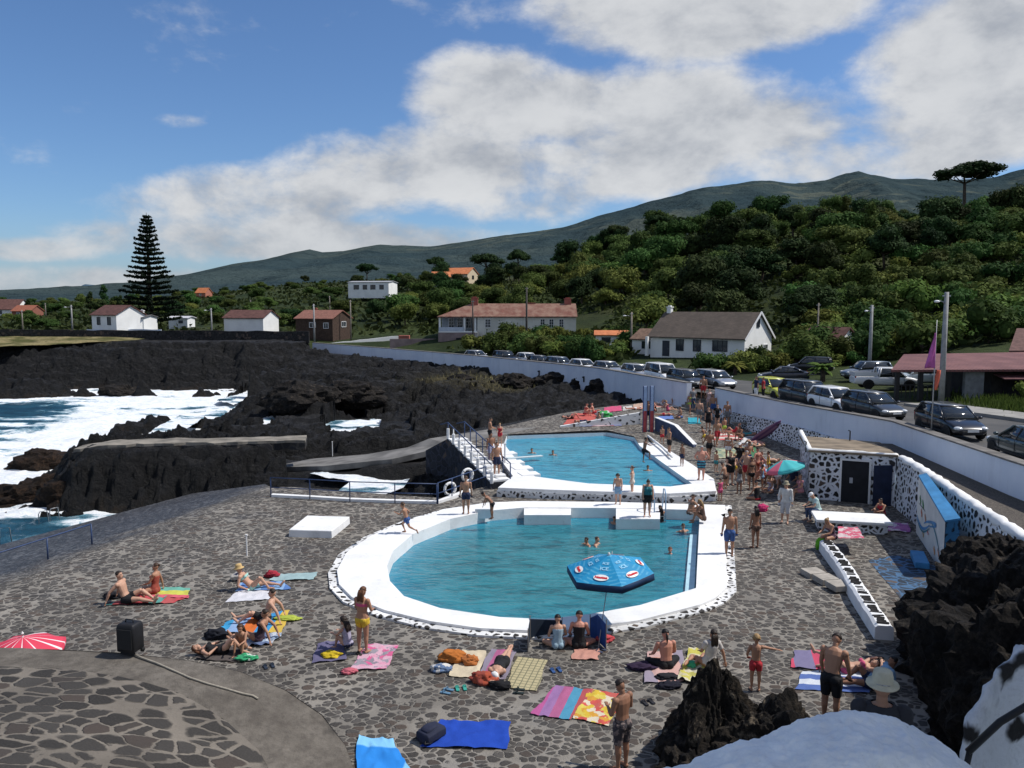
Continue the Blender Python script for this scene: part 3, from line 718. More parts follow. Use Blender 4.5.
# ---- mountain: one ridge, and a paler one beyond
def mountain(name, prof, Yr, Y0, z0, m, rough, seed):
    pxs = np.array([p[0] for p in prof], float); zs = np.array([PD(p[0], p[1], Yr).z for p in prof]); xr = (pxs-512)/F*Yr
    cols = 380; rows = 90
    xs = np.linspace(xr[0], xr[-1], cols); zr = np.interp(xs, xr, zs)
    k = np.linspace(0, 1, rows)[:,None]
    Yg = Y0+(Yr-Y0)*k+0*xs[None]; Xg_ = xs[None]*(.45+.55*k)
    n = ridged(Xg_/rough, Yg/rough/1.6, seed, 6)-.45; n2 = fbm(Xg_/rough*3, Yg/rough*2, seed+5, 4)-.5
    fade = np.sin(np.pi*np.clip(k, 0, 1))**.7
    Zg_ = z0+(zr[None]-z0)*(k**1.5)+(n*.16+n2*.06)*(zr[None]-z0)*fade
    Zg_ = Zg_+(fbm(xs[None]/rough*8, xs[None]*0, seed+9, 4)-.5)*.02*(zr[None]-z0)*k
    Zb = np.vstack([Zg_, Zg_[-1:]*.6]); Xb = np.vstack([Xg_, Xg_[-1:]*1.05]); Yb = np.vstack([Yg, Yg[-1:]*1.1])
    o = link(name, grid_mesh(name, Xb, Yb, Zb), m, None, True); o['kind'] = 'structure'; return o
def mount_mat(name, c1, c2, c3, sc):  # aerial haze is mixed into the slope colours
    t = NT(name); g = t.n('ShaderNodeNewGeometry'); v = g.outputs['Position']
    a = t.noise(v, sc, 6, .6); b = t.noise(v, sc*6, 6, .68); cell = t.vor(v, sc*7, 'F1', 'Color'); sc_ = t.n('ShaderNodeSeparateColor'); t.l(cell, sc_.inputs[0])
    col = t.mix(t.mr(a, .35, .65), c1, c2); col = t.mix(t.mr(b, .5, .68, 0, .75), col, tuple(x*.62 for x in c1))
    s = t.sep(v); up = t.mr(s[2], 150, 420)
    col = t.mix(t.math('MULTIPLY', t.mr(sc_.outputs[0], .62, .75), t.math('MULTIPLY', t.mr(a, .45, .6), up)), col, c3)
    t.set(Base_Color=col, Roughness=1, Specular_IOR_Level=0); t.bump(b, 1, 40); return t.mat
PROF = [(-260,306),(-100,303),(0,301),(60,298.5),(110,291),(170,279),(235,264),(270,259),(295,252.5),(312,249),(325,252),(345,251),(380,244.5),(430,246.5),(470,241),(505,235),(560,228),(600,215),(650,201),(700,187.5),(735,182.5),(765,180),(790,184),(820,180),(850,170.5),(864,174),(884,178.5),(935,180),(985,177.5),(1010,169),(1040,162),(1130,150),(1300,140)]
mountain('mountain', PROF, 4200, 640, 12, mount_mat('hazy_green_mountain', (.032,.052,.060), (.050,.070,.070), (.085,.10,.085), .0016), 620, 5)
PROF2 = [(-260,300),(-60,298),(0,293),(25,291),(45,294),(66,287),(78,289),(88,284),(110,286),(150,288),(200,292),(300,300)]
mountain('far_ridge', PROF2, 9000, 6000, 10, mount_mat('hazy_blue_far_ridge', (.075,.125,.175), (.085,.135,.18), (.08,.13,.17), .001), 1500, 15)
# ------------------------------------------------------------------ road
asph = NT('asphalt'); v = asph.coord(); a = asph.noise(v, .5, 5); b = asph.noise(v, 14, 5, .7)
asph.set(Base_Color=asph.mix(asph.mr(a, .3, .7), asph.mix(asph.mr(b, .3, .7), (.05,.05,.052), (.075,.074,.073)), (.095,.092,.088)), Roughness=.85, Specular_IOR_Level=.25); asph.bump(b, .4, .02)
kl = off_line(WALL, .2); ko = off_line(WALL, 9.0)
ROAD = [(p.x, p.y) for p in kl]+[(-31,148),(-14,131),(3,114),(12,103),(21,88),(26,80),(35,79),(44,72),(43,60),(30,56),(25.6,52),(27.2,42),(27.4,20),(27.2,10)]
sheet('road', ROAD, [], lambda x, y: road_z(y)+.02, 3.0, asph.mat)
pav = MB(); strip(pav, [(28.6,10,3.22),(28.7,24,3.22),(28.5,42,3.2),(26.9,52,2.83)], 1.35, .25)
o = pav.obj('pavement', plain('pavement_concrete', (.27,.26,.24), .9, .15, 1.5, .2)); o['kind'] = 'structure'
pav = MB(); strip(pav, [(36,60.5,2.55),(40,70,2.5),(36,77.5,2.5),(27,78.5,2.5)], .5, .2); o = pav.obj('pavement', plain('pavement_concrete', (.27,.26,.24), .9, .15, 1.5, .2)); o['kind'] = 'structure'
# gravel strip between the retaining wall and the road wall
RET = [(17.6,36.0),(16.9,32),(16.1,28),(15.3,24.2),(14.6,20),(14.2,14)]
grav = NT('dark_gravel'); v = grav.coord(); a = grav.noise(v, 18, 5, .75); b = grav.noise(v, 1.2, 4)
grav.set(Base_Color=grav.mix(grav.mr(a, .35, .7), (.035,.03,.026), grav.mix(b, (.10,.085,.07), (.16,.135,.11))), Roughness=.95); grav.bump(a, .8, .03)
strip_poly = RET+[(18.0,10),(18.1,14),(18.5,28.9),(19.3,39.8),(18.2,40)]
sheet('gravel_verge', strip_poly, [], 2.24, .8, grav.mat)
# ------------------------------------------------------------------ walls
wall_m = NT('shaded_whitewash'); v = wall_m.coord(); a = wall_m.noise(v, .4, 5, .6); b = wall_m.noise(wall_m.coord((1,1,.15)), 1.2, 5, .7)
wall_m.set(Base_Color=wall_m.mix(wall_m.mr(b, .5, .75, 0, .35), wall_m.mix(wall_m.mr(a, .3, .7), (.56,.61,.71), (.66,.70,.78)), (.34,.36,.42)), Roughness=.8); wall_m.bump(a, .2, .05)  # blue of the open shade is put into the white base colour
def road_wall(name, pts, label, below):
    root = empty(name, (pts[0][0], pts[0][1], 0), 0, label, 'wall')
    L = off_line(pts, -.22); Rr = off_line(pts, .22); a = MB(); c = MB(); off = Vector((pts[0][0], pts[0][1], 0))
    rings = [[Vector((l.x,l.y,below(p[1]) if callable(below) else below))-off, Vector((l.x,l.y,p[2]))-off, Vector((r.x,r.y,p[2]))-off, Vector((r.x,r.y,.6))-off] for l, r, p in zip(L, Rr, pts)]
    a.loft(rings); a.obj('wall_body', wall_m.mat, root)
    L = off_line(pts, -.27); Rr = off_line(pts, .27)
    rings = [[Vector((l.x,l.y,p[2]+.003))-off, Vector((l.x,l.y,p[2]+.07))-off, Vector((r.x,r.y,p[2]+.07))-off, Vector((r.x,r.y,p[2]+.003))-off] for l, r, p in zip(L, Rr, pts)]
    c.loft(rings); c.obj('coping', plain('worn_grey_coping', (.16,.15,.14), .9, .3, 1.5, .2), root)
    return root
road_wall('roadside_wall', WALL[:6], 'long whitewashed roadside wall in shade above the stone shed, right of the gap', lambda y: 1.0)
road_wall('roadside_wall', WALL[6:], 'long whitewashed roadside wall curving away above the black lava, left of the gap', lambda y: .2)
# stone base below the right part of the wall
fb2 = MB(); bl = off_line([w for w in WALL if 38 < w[1] < 61], -.38)
tp = {40:1.72, 50:1.72, 60:1.5}
pts = [Vector((l.x, l.y, 0)) for l in bl]
rings = [[Vector((p.x-.25,p.y,-.5)), Vector((p.x,p.y,zt)), Vector((p.x+.4,p.y,zt)), Vector((p.x+.4,p.y,-.5))] for p, zt in zip(pts, (1.68,1.70,1.48))]
fb2.loft(rings); o = fb2.obj('stone_base_wall', fw_m); tag(o, 'dark stone footing with white joints under the roadside wall, left of the shed', 'wall')
# retaining wall with rough white joints and lumpy white coping
rw_m = stone_mat('rough_white_joint_stone', (.78,.79,.82), (.028,.027,.028), 3.3, (.13,.22), .32, (1,1,1.2), bump=1.0, spots=.15)
root = empty('retaining_wall', (17.6,36,0), 0, 'rough white jointed retaining wall running from the shed towards the black rocks at right', 'wall')
a = MB(); off = Vector((17.6,36,0)); L = off_line([(p[0],p[1]) for p in RET], -.12)
RW = [Vector((p[0],p[1],0)) for p in RET]
a.loft([[Vector((p.x-.12,p.y,-.4))-off, Vector((p.x,p.y,2.25))-off, Vector((p.x+.45,p.y,2.25))-off, Vector((p.x+.45,p.y,-.4))-off] for p in RW]); a.obj('wall_face', rw_m, root)
a = MB(); rnd = random.Random(4); pts = []
for i in range(len(RW)-1):
    n = 14
    for k in range(n): pts.append(RW[i].lerp(RW[i+1], k/n))
rings = []
for p in pts:
    w = .22+rnd.uniform(-.05,.05); hgt = .16+rnd.uniform(-.05,.05); c = p+Vector((.18,0,2.27))-off
    rings.append([c+Vector((math.cos(t)*w, 0, math.sin(t)*hgt)) for t in [2*PI*k/8 for k in range(8)]])
a.loft(rings); a.obj('coping', M['white'], root, True)
# ------------------------------------------------------------------ vegetation
rng = np.random.default_rng(12)
def leaf_quads(centers, size, rng_, out=None):
    n = len(centers); a = rng_.normal(size=(n,3)); a[:,2] *= .8
    if out is not None:
        nn = out+rng_.normal(size=(n,3))*.38; nn /= np.linalg.norm(nn, axis=1)[:,None]; a -= nn*(a*nn).sum(1)[:,None]
    if True:
        a[:,2] += 0; a /= np.linalg.norm(a, axis=1)[:,None]
    b = rng_.normal(size=(n,3)) if out is None else np.cross(nn, a); b -= a*(a*b).sum(1)[:,None]; b /= np.linalg.norm(b, axis=1)[:,None]
    s = size*rng_.uniform(.6,1.35,(n,1)); a = a*s; b = b*s*.6
    return np.stack([centers-a, centers-b*.9, centers+a, centers+b*.9], 1)
def crown_pts(rng_, lobes, per, spread):
    out = []; nrm_ = []
    for c, r in lobes:
        d = rng_.normal(size=(per,3)); d /= np.linalg.norm(d, axis=1)[:,None]
        rad = rng_.uniform(.55,1.0,(per,1))**.5
        d[:,2] = np.where(d[:,2] < -.35, -d[:,2], d[:,2])
        out.append(np.array(c)+d*rad*np.array(r)+rng_.normal(size=(per,3))*spread); nrm_.append(d+np.array((0,0,.25)))
    return np.concatenate(out), np.concatenate(nrm_)
LEAF = {
 'dark': leaf_mat('dark_evergreen_leaves', (.017,.036,.013), (.042,.078,.024), .15),
 'mid': leaf_mat('mid_green_leaves', (.038,.076,.018), (.088,.145,.038), .2),
 'light': leaf_mat('light_green_leaves', (.075,.125,.027), (.145,.20,.052), .25),
 'yellow': leaf_mat('yellow_green_leaves', (.085,.13,.026), (.15,.195,.045), .28),
 'pine': leaf_mat('araucaria_needles', (.010,.020,.012), (.020,.034,.018), .1, .02)}
bark = plain('rough_bark', (.085,.065,.05), .95, .4, 4, .6)
def blob_core(rng_, lobes, k=.72):
    m = MB()
    for c, r in lobes:
        m.ell(c, tuple(x*k for x in r), 8, 6)
    return m
def make_crown(seed, shape, h, w, n_lobe, per, size):
    r = np.random.default_rng(seed); lobes = []
    if shape == 'round':
        for i in range(n_lobe):
            a = r.uniform(0, 2*PI); q = r.uniform(.15,.72)*w; z = h*r.uniform(.42,.86); k = r.uniform(.26,.42)
            z -= .18*h*(q/w); lobes.append(((q*math.cos(a), q*math.sin(a), z), (w*k*1.15, w*k*1.15, w*k*.8)))
        lobes.append(((0,0,h*.55), (w*.6,w*.6,h*.33)))
    elif shape == 'tall':
        for i in range(n_lobe):
            z = h*(.25+.7*i/n_lobe); q = w*.42*(1-(i/n_lobe)*.6); a = r.uniform(0,2*PI); k = r.uniform(.28,.42)*(1-.4*i/n_lobe)
            lobes.append(((q*math.cos(a), q*math.sin(a), z), (w*k,w*k,w*k*1.1)))
    elif shape == 'flat':
        for i in range(n_lobe):
            a = r.uniform(0, 2*PI); q = r.uniform(.1,.95)*w; z = h*(.92-.13*(q/w)**2+r.uniform(-.11,.06)); k = r.uniform(.2,.33)
            lobes.append(((q*math.cos(a), q*math.sin(a), z), (w*k,w*k,w*.17)))
    elif shape == 'bush':
        for i in range(n_lobe):
            a = r.uniform(0, 2*PI); q = r.uniform(.1,.75)*w; k = r.uniform(.3,.45)
            lobes.append(((q*math.cos(a), q*math.sin(a), h*r.uniform(.3,.7)), (w*k,w*k,h*.33)))
    return lobes
def crown_mesh(name, seed, shape, h, w, n_lobe, per, size, spread=.22, core=.7):
    lobes = make_crown(seed, shape, h, w, n_lobe, per, size); r = np.random.default_rng(seed+99)
    cp_, cn_ = crown_pts(r, lobes, per, spread); co = leaf_quads(cp_, size, r, cn_)
    me = quads_mesh(name, co)
    bm = bmesh.new(); bm.from_mesh(me)
    cm = blob_core(r, lobes, core).mesh('c'); bm.from_mesh(cm); bm.to_mesh(me); bm.free(); bpy.data.meshes.remove(cm)
    return me, lobes
def trunk_mb(h, lobes, r0, seed, fork=.3):
    r = random.Random(seed); m = MB(); top = Vector((r.uniform(-.2,.2), r.uniform(-.2,.2), h*fork+.2))
    m.tube([(0,0,-.6),(0,0,.3),top*.6,top], [r0*1.3,r0,r0*.85,r0*.75], 7)
    for c, q in lobes[:7]:
        c = Vector(c); mid = top.lerp(c, .5)+Vector((0,0,-.1*h*.3)); m.tube([top-Vector((0,0,.2)), mid, c], [r0*.55,r0*.38,r0*.12], 5)
    return m
KINDS = {}
def kind(key, shape, h, w, nl, per, size, leaf, r0, fork=.3, n=3, spread=.22):
    out = []
    for k in range(n):
        me, lobes = crown_mesh(key, hash((len(KINDS)*7+k)) % 1000+3, shape, h, w, nl, per, size, spread); me.materials.append(LEAF[leaf])
        tm = trunk_mb(h, lobes, r0, k, fork).mesh('trunk'); tm.materials.append(bark); tm.polygons.foreach_set('use_smooth', [True]*len(tm.polygons)); out.append((me, tm))
    KINDS[key] = out
kind('dark', 'round', 7.5, 3.7, 15, 230, .27, 'dark', .24, n=3)
kind('mid', 'round', 7.0, 3.9, 15, 230, .27, 'mid', .22, n=3)
kind('light', 'round', 5.6, 3.5, 13, 220, .25, 'light', .18, n=2)
kind('pine', 'flat', 12.5, 5.4, 34, 150, .32, 'dark', .30, .62, n=2, spread=.22)
kind('tall', 'tall', 11, 3.2, 13, 130, .30, 'dark', .22, .5, n=2)
kind('slim', 'tall', 8.5, 2.7, 12, 170, .25, 'mid', .16, .45, n=2)
kind('bush', 'bush', 2.2, 1.7, 9, 90, .16, 'mid', .06, .2, n=3, spread=.1)
kind('lbush', 'bush', 1.9, 1.7, 9, 90, .16, 'light', .06, .2, n=2, spread=.1)
kind('ybush', 'bush', 1.8, 1.7, 9, 90, .16, 'yellow', .06, .2, n=2, spread=.1)
def tree(key, name, x, y, z, s, rz, label, group, sz=1.0, cat='tree', simple=False):
    me, tm = KINDS[key][int(abs(x*13.7+y*7.1)) % len(KINDS[key])]
    if simple:
        o = bpy.data.objects.new(name, me); COL.objects.link(o); o.location = (x,y,z); o.rotation_euler = (0,0,rz); o.scale = (s,s,s*sz)
        return tag(o, label, cat, group)
    r = empty(name, (x,y,z), rz, label, cat, group); r.scale = (s,s,s*sz)
    for nm, d in (('crown', me), ('trunk', tm)):
        o = bpy.data.objects.new(nm, d); COL.objects.link(o); o.parent = r
    return r
rnd = random.Random(77)
occ = []
def free(x, y, d):
    for a, b in occ:
        if (a-x)**2+(b-y)**2 < d*d: return False
    return True
LBL = {'pine': 'flat topped pine spreading above the canopy of the forested hill', 'slim': 'narrow upright green tree among rounded crowns on the forested hill', 'dark': 'dark evergreen tree with dense rounded crown on the steep forested hill', 'mid': 'mid green broadleaf tree with domed crown on the forested hill',
       'light': 'pale green spreading tree lighter than its neighbours on the wooded slope', 'tall': 'tall narrow dark tree rising above the forest canopy', }
# keep-out boxes: houses (px range at depth)
HOUSES = [(-9,140,10),(-1,140,10),(8,140,11),(12,146,9),(-12,140,16),(24,101,13),(-27,235,9),(-44,152,8),(-26,152,8),(11,120,5),(-13,262,9),(-62,142,14),(40,60,14),(31,99,8)]
def ok_spot(x, y, d):
    if not free(x, y, d): return False
    if inpoly(np.array([x]), np.array([y]), ROAD)[0]: return False
    for a, b, r in HOUSES:
        if (a-x)**2+(b-y)**2 < r*r: return False
    return True
def scatter(n, xr, yr, dens, pick, smin, smax, dmin, region, group_of, sz=(.8,1.25), simple=False):
    c = 0; tries = 0
    while c < n and tries < n*60:
        tries += 1; y = rnd.uniform(*yr); px = rnd.uniform(*xr); x = (px-512)/F*y
        if not region(px, x, y): continue
        if not ok_spot(x, y, dmin): continue
        occ.append((x, y)); k = pick(px, x, y); c += 1
        lab, grp, nm, cat = group_of(k)
        tree(k, nm, x, y, LZ(x, y)-.15, rnd.uniform(smin, smax), rnd.uniform(0, 6.28), lab, grp, rnd.uniform(*sz), cat, simple)
    return c
def pick_forest(px, x, y):
    r = rnd.random(); n = float(fbm(np.array([x*.03]), np.array([y*.03]), 3, 3)[0])
    if 680 < px < 830 and y > 110 and y < 165: return 'dark' if r < .8 else 'mid'
    if n > .52: return 'light' if r < .45 else 'mid'
    return 'dark' if r < .55 else ('mid' if r < .84 else ('light' if r < .92 else ('pine' if y > 190 and px < 690 else 'slim')))
def gf(k): return LBL[k], k+' trees on the forested hill', {'dark':'evergreen_tree','mid':'broadleaf_tree','light':'broadleaf_tree','tall':'tall_tree','pine':'umbrella_pine','slim':'slim_tree'}[k], 'tree'
KFIX = {'pine':'flat topped pine','slim':'slim upright','dark':'dark evergreen','mid':'mid green broadleaf','light':'pale green','tall':'tall narrow'}
def gf2(k): return LBL[k], KFIX[k]+' trees on the forested hill', gf(k)[2], 'tree'
scatter(175, (560,1090), (112,250), 1, pick_forest, .8, 1.3, 4.6, lambda px, x, y: (px < 820 or y > 146) and (px > 625 or y > 156), gf2)
scatter(45, (400,600), (165,290), 1, pick_forest, .7, 1.1, 5.0, lambda px, x, y: True, gf2)
# scrub: bushes on the terraced slope at right, by the road and houses, and out along the coast
BL = {'bush':'round mid green bush','lbush':'bright light green bush','ybush':'yellow green sunlit bush'}
def gb(where, grp):
    def f(k): return BL[k]+' '+where, BL[k]+'es '+grp, 'bush', 'bush'
    return f
pb = lambda px, x, y: rnd.choice(['bush','bush','lbush','lbush','ybush','bush'])
scatter(120, (795,1075), (84,150), 1, pb, 1.2, 2.3, 2.9, lambda px, x, y: True, gb('on the terraced slope above the bar', 'on the terraced slope'), (.7,1.2))
scatter(46, (425,680), (100,150), 1, pb, .9, 1.7, 2.4, lambda px, x, y: y > 103 and x > float(np.interp(y, WN[:,1], WN[:,0]))+10.5 and LZ(x,y) < 3.9, gb('on the bank below the long house', 'on the bank by the long house'), (.7,1.2))
scatter(60, (630,860), (83,96), 1, pb, .8, 1.35, 1.9, lambda px, x, y: True, gb('in the hedge before the gabled house', 'in the hedge before the gabled house'), (.7,1.1))
# coastal lowland scrub at left and centre, far away
pc = lambda px, x, y: rnd.choice(['mid','dark','mid','light','mid'])
def gc(k): return {'mid':'small mid green tree','dark':'small dark tree','light':'small pale green tree'}[k]+' in the scrubland behind the coastal houses', {'mid':'mid green','dark':'dark','light':'pale green'}[k]+' trees in the coastal scrubland', 'scrub_tree', 'tree'
scatter(120, (-30,440), (165,420), 1, pc, .45, .85, 5.0, lambda px, x, y: True, gc, (.6,1.0), True)
for px, Y, s in ((92,250,.62),(106,262,.75),(122,245,.5),(30,240,.5),(150,232,.5)):
    x = (px-512)/F*Y; tree('tall', 'pine_tree', x, Y, LZ(x,Y), s, 1.0, 'small dark conifer standing above the scrub left of the big pine', 'conifers in the scrub left of the big pine')
for px, Y, s, lab in ((368,300,.75,'flat topped pine above the upper white house'),(437,330,.7,'flat topped pine left of the orange roofed house')):
    x = (px-512)/F*Y; tree('pine', 'umbrella_pine', x, Y, LZ(x,Y), s, .4, lab, None)
# the umbrella pine on the skyline at right
x = (957-512)/F*198; tree('pine', 'umbrella_pine', x, 198, PD(957,212,198).z-.6, 1.0, 2.0, 'wide flat crowned pine alone on the skyline at upper right', None, .95).scale = (1.5,1.5,.95)
for px, Y, s in ((1000,190,.95),(1018,186,1.0),(985,196,.8)):
    x = (px-512)/F*Y; tree('dark', 'evergreen_tree', x, Y, LZ(x,Y), s*1.15, .3, 'dark bushy conifer on the ridge right of the flat crowned pine', 'dark conifers right of the flat crowned pine', 1.3)
for px, Y, s in ((615,246,.8),(600,250,.7),(655,238,.7),(560,258,.6)):
    x = (px-512)/F*Y; tree('pine', 'umbrella_pine', x, Y, LZ(x,Y), s, .9, 'dark spreading pine on the forest skyline above the houses', 'spreading pines on the forest skyline', .9)
# Norfolk pine
def norfolk(h, seed):
    r = np.random.default_rng(seed); pts = []; sizes = []; tr = MB()
    tr.tube([(0,0,-.3),(0,0,h*.3),(0,0,h*.7),(0,0,h)], [.55,.42,.22,.04], 9)
    z = h*.12; quads = []
    while z < h*.985:
        t = z/h; L = (6.4*(1-t)**.85+.25)*r.uniform(.84,1.12)
        if t < .16: L *= .75+1.5*t
        nb = 9
        a0 = r.uniform(0, 2*PI)
        for k in range(nb):
            a = a0+2*PI*k/nb+r.uniform(-.2,.2); l = L*r.uniform(.75,1.1); d = np.array((math.cos(a), math.sin(a), 0.0))
            droop = -.06*l if t < .7 else .1*l
            s = np.linspace(.12, 1, int(max(4, l*7)))[:,None]
            line = np.array((0,0,z))+d*l*s+np.array((0,0,1))*(droop*s+.16*l*s*s)
            tr.tube([Vector((0,0,z)), Vector(line[len(line)//2]), Vector(line[-1])], [.07*(1-t)+.02,.04*(1-t)+.015,.012], 4)
            side = np.array((-d[1], d[0], 0))
            for rep in range(6):
                w = (.55*(1-s*.55))*min(1, l/2+.35)
                quads.append(line+side*r.uniform(-1,1,(len(line),1))*w+r.normal(size=(len(line),3))*np.array((.07,.07,.08))+np.array((0,0,.05)))
        z += h*.043*(1.15-.45*t)*r.uniform(.8,1.2)
    co = leaf_quads(np.concatenate(quads), .24, r)
    return quads_mesh('crown', co), tr
nf = empty('norfolk_pine', (-67.5,150,LZ(-67.5,150)-.2), 0, 'very tall conical pine with layered branches beside the white coastal house', 'tree')
cm, tr = norfolk(22.6, 5); link('crown', cm, LEAF['pine'], nf); tr.obj('trunk', bark, nf, True)
# small palms by the road
def palm(x, y, z, s, label, grp):
    r = empty('palm', (x,y,z), 0, label, 'palm', grp); r.scale = (s,s,s); rr = random.Random(int(x*10)); tm = MB(); tm.tube([(0,0,-.2),(0,0,.5),(0,0,1.0)], [.22,.2,.14], 8); tm.obj('trunk', bark, r, True)
    f = MB()
    for k in range(26):
        a = 2*PI*k/26+rr.uniform(-.1,.1); l = rr.uniform(1.2,1.7); up = rr.uniform(.25,1.25); d = Vector((math.cos(a), math.sin(a), 0)); sd_ = Vector((-d.y, d.x, 0))
        pts = [Vector((0,0,1.0))+d*l*q*math.cos(up*(1-q*.4))+Vector((0,0,1))*(l*(math.sin(up)*q-.65*q*q)) for q in (0,.25,.5,.75,1)]
        w = [.03,.16,.19,.13,.01]
        vs = []
        for p, ww in zip(pts, w): vs += [p+sd_*ww-Vector((0,0,ww*.5)), p, p-sd_*ww-Vector((0,0,ww*.5))]
        fs = []
        for i in range(4): fs += [(i*3,i*3+1,i*3+4,i*3+3),(i*3+1,i*3+2,i*3+5,i*3+4)]
        f.add(vs, fs)
    f.obj('fronds', LEAF['yellow'], r, False, False); return r
for px, py, Y, s, lab in ((735,374,82,.9,'small yellow green palm in the hedge left of the black sedan'),(823,372,72,1.15,'small palm on the island right of the black sedan'),(768,366,86,.8,'small pale palm in the hedge below the gable')):
    p = PD(px, py, Y); palm(p.x, Y, LZ(p.x, Y), s, lab, None)
# loose undergrowth on the slope: nobody could count it
n = 26000; r = np.random.default_rng(8); Yu = r.uniform(84, 270, n); Xu = (r.uniform(420, 1100, n)-512)/F*Yu
k = ~inpoly(Xu, Yu, ROAD) & (Xu > np.interp(Yu, WN[:,1], WN[:,0])+9.5)
for a, b, q in HOUSES: k &= (Xu-a)**2+(Yu-b)**2 > (q*.75)**2
Xu, Yu = Xu[k], Yu[k]; Zu = land_z(Xu, Yu)+r.uniform(0, .9, len(Xu))
me = quads_mesh('undergrowth', leaf_quads(np.stack([Xu, Yu, Zu], 1), .55, r)); o = link('undergrowth', me, leaf_mat('undergrowth_leaves', (.022,.036,.010), (.06,.075,.022), .2)); tag(o, 'tangled low undergrowth covering the hillside', 'undergrowth', kind='stuff')
n = 9000; Yu = r.uniform(150, 420, n); Xu = (r.uniform(-60, 470, n)-512)/F*Yu; k = np.ones(n, bool)
for a, b, q in HOUSES: k &= (Xu-a)**2+(Yu-b)**2 > (q*.8)**2
Xu, Yu = Xu[k], Yu[k]; Zu = land_z(Xu, Yu)+r.uniform(0, .7, len(Xu))
me = quads_mesh('scrub', leaf_quads(np.stack([Xu, Yu, Zu], 1), .8, r)); o = link('scrub', me, leaf_mat('scrub_leaves', (.03,.046,.014), (.075,.09,.03), .2)); tag(o, 'low green scrub on the coastal flat behind the houses', 'scrub', kind='stuff')
# dry tufts along the lava edge and the road bank
def tufts(name, label, spots, n, hgt, m):
    q = []
    for (x0, y0, rx, ry, zf_) in spots:
        xs = r.normal(x0, rx, n); ys_ = r.normal(y0, ry, n); zs = zf_(xs, ys_); a = r.uniform(0, 2*PI, n); l = hgt*r.uniform(.5,1.2,n)
        d = np.stack([np.cos(a), np.sin(a), 0*a], 1)*.05; b0 = np.stack([xs, ys_, zs-.05], 1); t0 = b0+np.stack([r.normal(0,.12,n), r.normal(0,.12,n), l], 1)
        q.append(np.stack([b0-d, b0+d, t0+d*.3, t0-d*.3], 1))
    o = link(name, quads_mesh(name, np.concatenate(q)), m); tag(o, label, 'grass', kind='stuff')
def lava_at(x, y):
    iu_ = np.clip(np.interp(x/np.maximum(y,30), uu, np.arange(len(uu))), 0, len(uu)-1).astype(int); iy_ = np.clip(np.interp(y, yy, np.arange(len(yy))), 0, len(yy)-1).astype(int); return Zn[iy_, iu_]
straw = plain('dry_straw', (.19,.165,.075), .9, .3, 1.0)
sp_ = []
for px, py, z, rx in ((452,380,.5,2.2),(500,383,.5,1.6)):
    p = P(px, py, z); sp_.append((p.x, p.y, rx, rx*1.2, lava_at))
tufts('dry_grass', 'tufts of dry straw coloured grass on the lava below the wall', sp_, 500, .4, straw)
tufts('bank_grass', 'bright green grass growing along the pavement before the bar', [(31.5,40,1.2,5,land_z),(32,48,1.2,4,land_z),(33,33,1.6,6,land_z)], 2600, .5, LEAF['yellow'])

# clipped hedges along the terraces at right
for i, (p0, p1, py, Y) in enumerate(((812,928,296,124),(835,935,309,116),(800,900,322,110),(905,1000,300,122))):
    r = np.random.default_rng(i+40); xa, xb = (p0-512)/F*Y, (p1-512)/F*Y; n = 2600; xs = r.uniform(xa, xb, n); ys_ = Y+r.uniform(-.7,.7,n)+.8*np.sin(xs*.3); zt = PD(p0,py,Y).z
    zs = zt+r.uniform(-2.6,0,n)+.25*np.sin(xs*.9); tag(link('hedge', quads_mesh('hedge', leaf_quads(np.stack([xs,ys_,zs],1), .30, r, np.tile((0,-.5,.8),(n,1)))), LEAF['mid']), ['uppermost','second','lowest','rightmost'][i]+' clipped hedge line along the terraces above the bar', 'hedge')
# ------------------------------------------------------------------ buildings
tile_m = NT('weathered_clay_tiles'); v = tile_m.coord(); w = tile_m.n('ShaderNodeTexWave', wave_type='BANDS', bands_direction='X'); w.inputs['Scale'].default_value = 1.6; w.inputs['Distortion'].default_value = 1.0; tile_m.l(v, w.inputs[0])
a = tile_m.noise(v, .8, 6, .65); b = tile_m.noise(v, 5, 5, .7)
tile_m.set(Base_Color=tile_m.mix(tile_m.mr(w.outputs[0], .2, .8, 0, .35), tile_m.mix(tile_m.mr(a, .35, .65), tile_m.mix(tile_m.mr(b, .3, .7), (.13,.045,.032), (.25,.10,.068)), (.30,.18,.13)), (.07,.03,.025)), Roughness=.9); tile_m.bump(w.outputs[0], .6, .08)
TILE = tile_m.mat
TILE_O = plain('orange_clay_tiles', (.50,.17,.07), .85, .2, 1.5, .2)
TILE_D = plain('dark_red_tiles', (.105,.05,.042), .85, .3, 2, .3)
TILE_B = NT('brown_shingles'); v = TILE_B.coord(); a = TILE_B.noise(v, .9, 6, .65); b = TILE_B.noise(TILE_B.coord((1,1,9)), 2.2, 4, .7)
TILE_B.set(Base_Color=TILE_B.mix(TILE_B.mr(b, .3, .7, 0, .6), TILE_B.mix(TILE_B.mr(a, .3, .7), (.085,.066,.052), (.13,.10,.08)), (.045,.036,.03)), Roughness=.95); TILE_B.bump(b, .5, .05); TILE_B = TILE_B.mat
HW = plain('house_whitewash', (.78,.78,.76), .8, .06, .6, .05)
HG = plain('aged_cream_wall', (.60,.59,.54), .85, .12, .5, .1)
PINK = plain('pinkish_render', (.22,.17,.165), .9, .2, .8, .1)
WOOD = plain('dark_wood_boards', (.060,.038,.028), .85, .3, 3, .3)
NAVY = plain('dark_window_frame', (.03,.035,.05), .5, .1)
WFR = plain('white_window_frame', (.7,.7,.7), .5, .05)
CHIM = plain('red_chimney_render', (.34,.11,.085), .9, .15, 1)
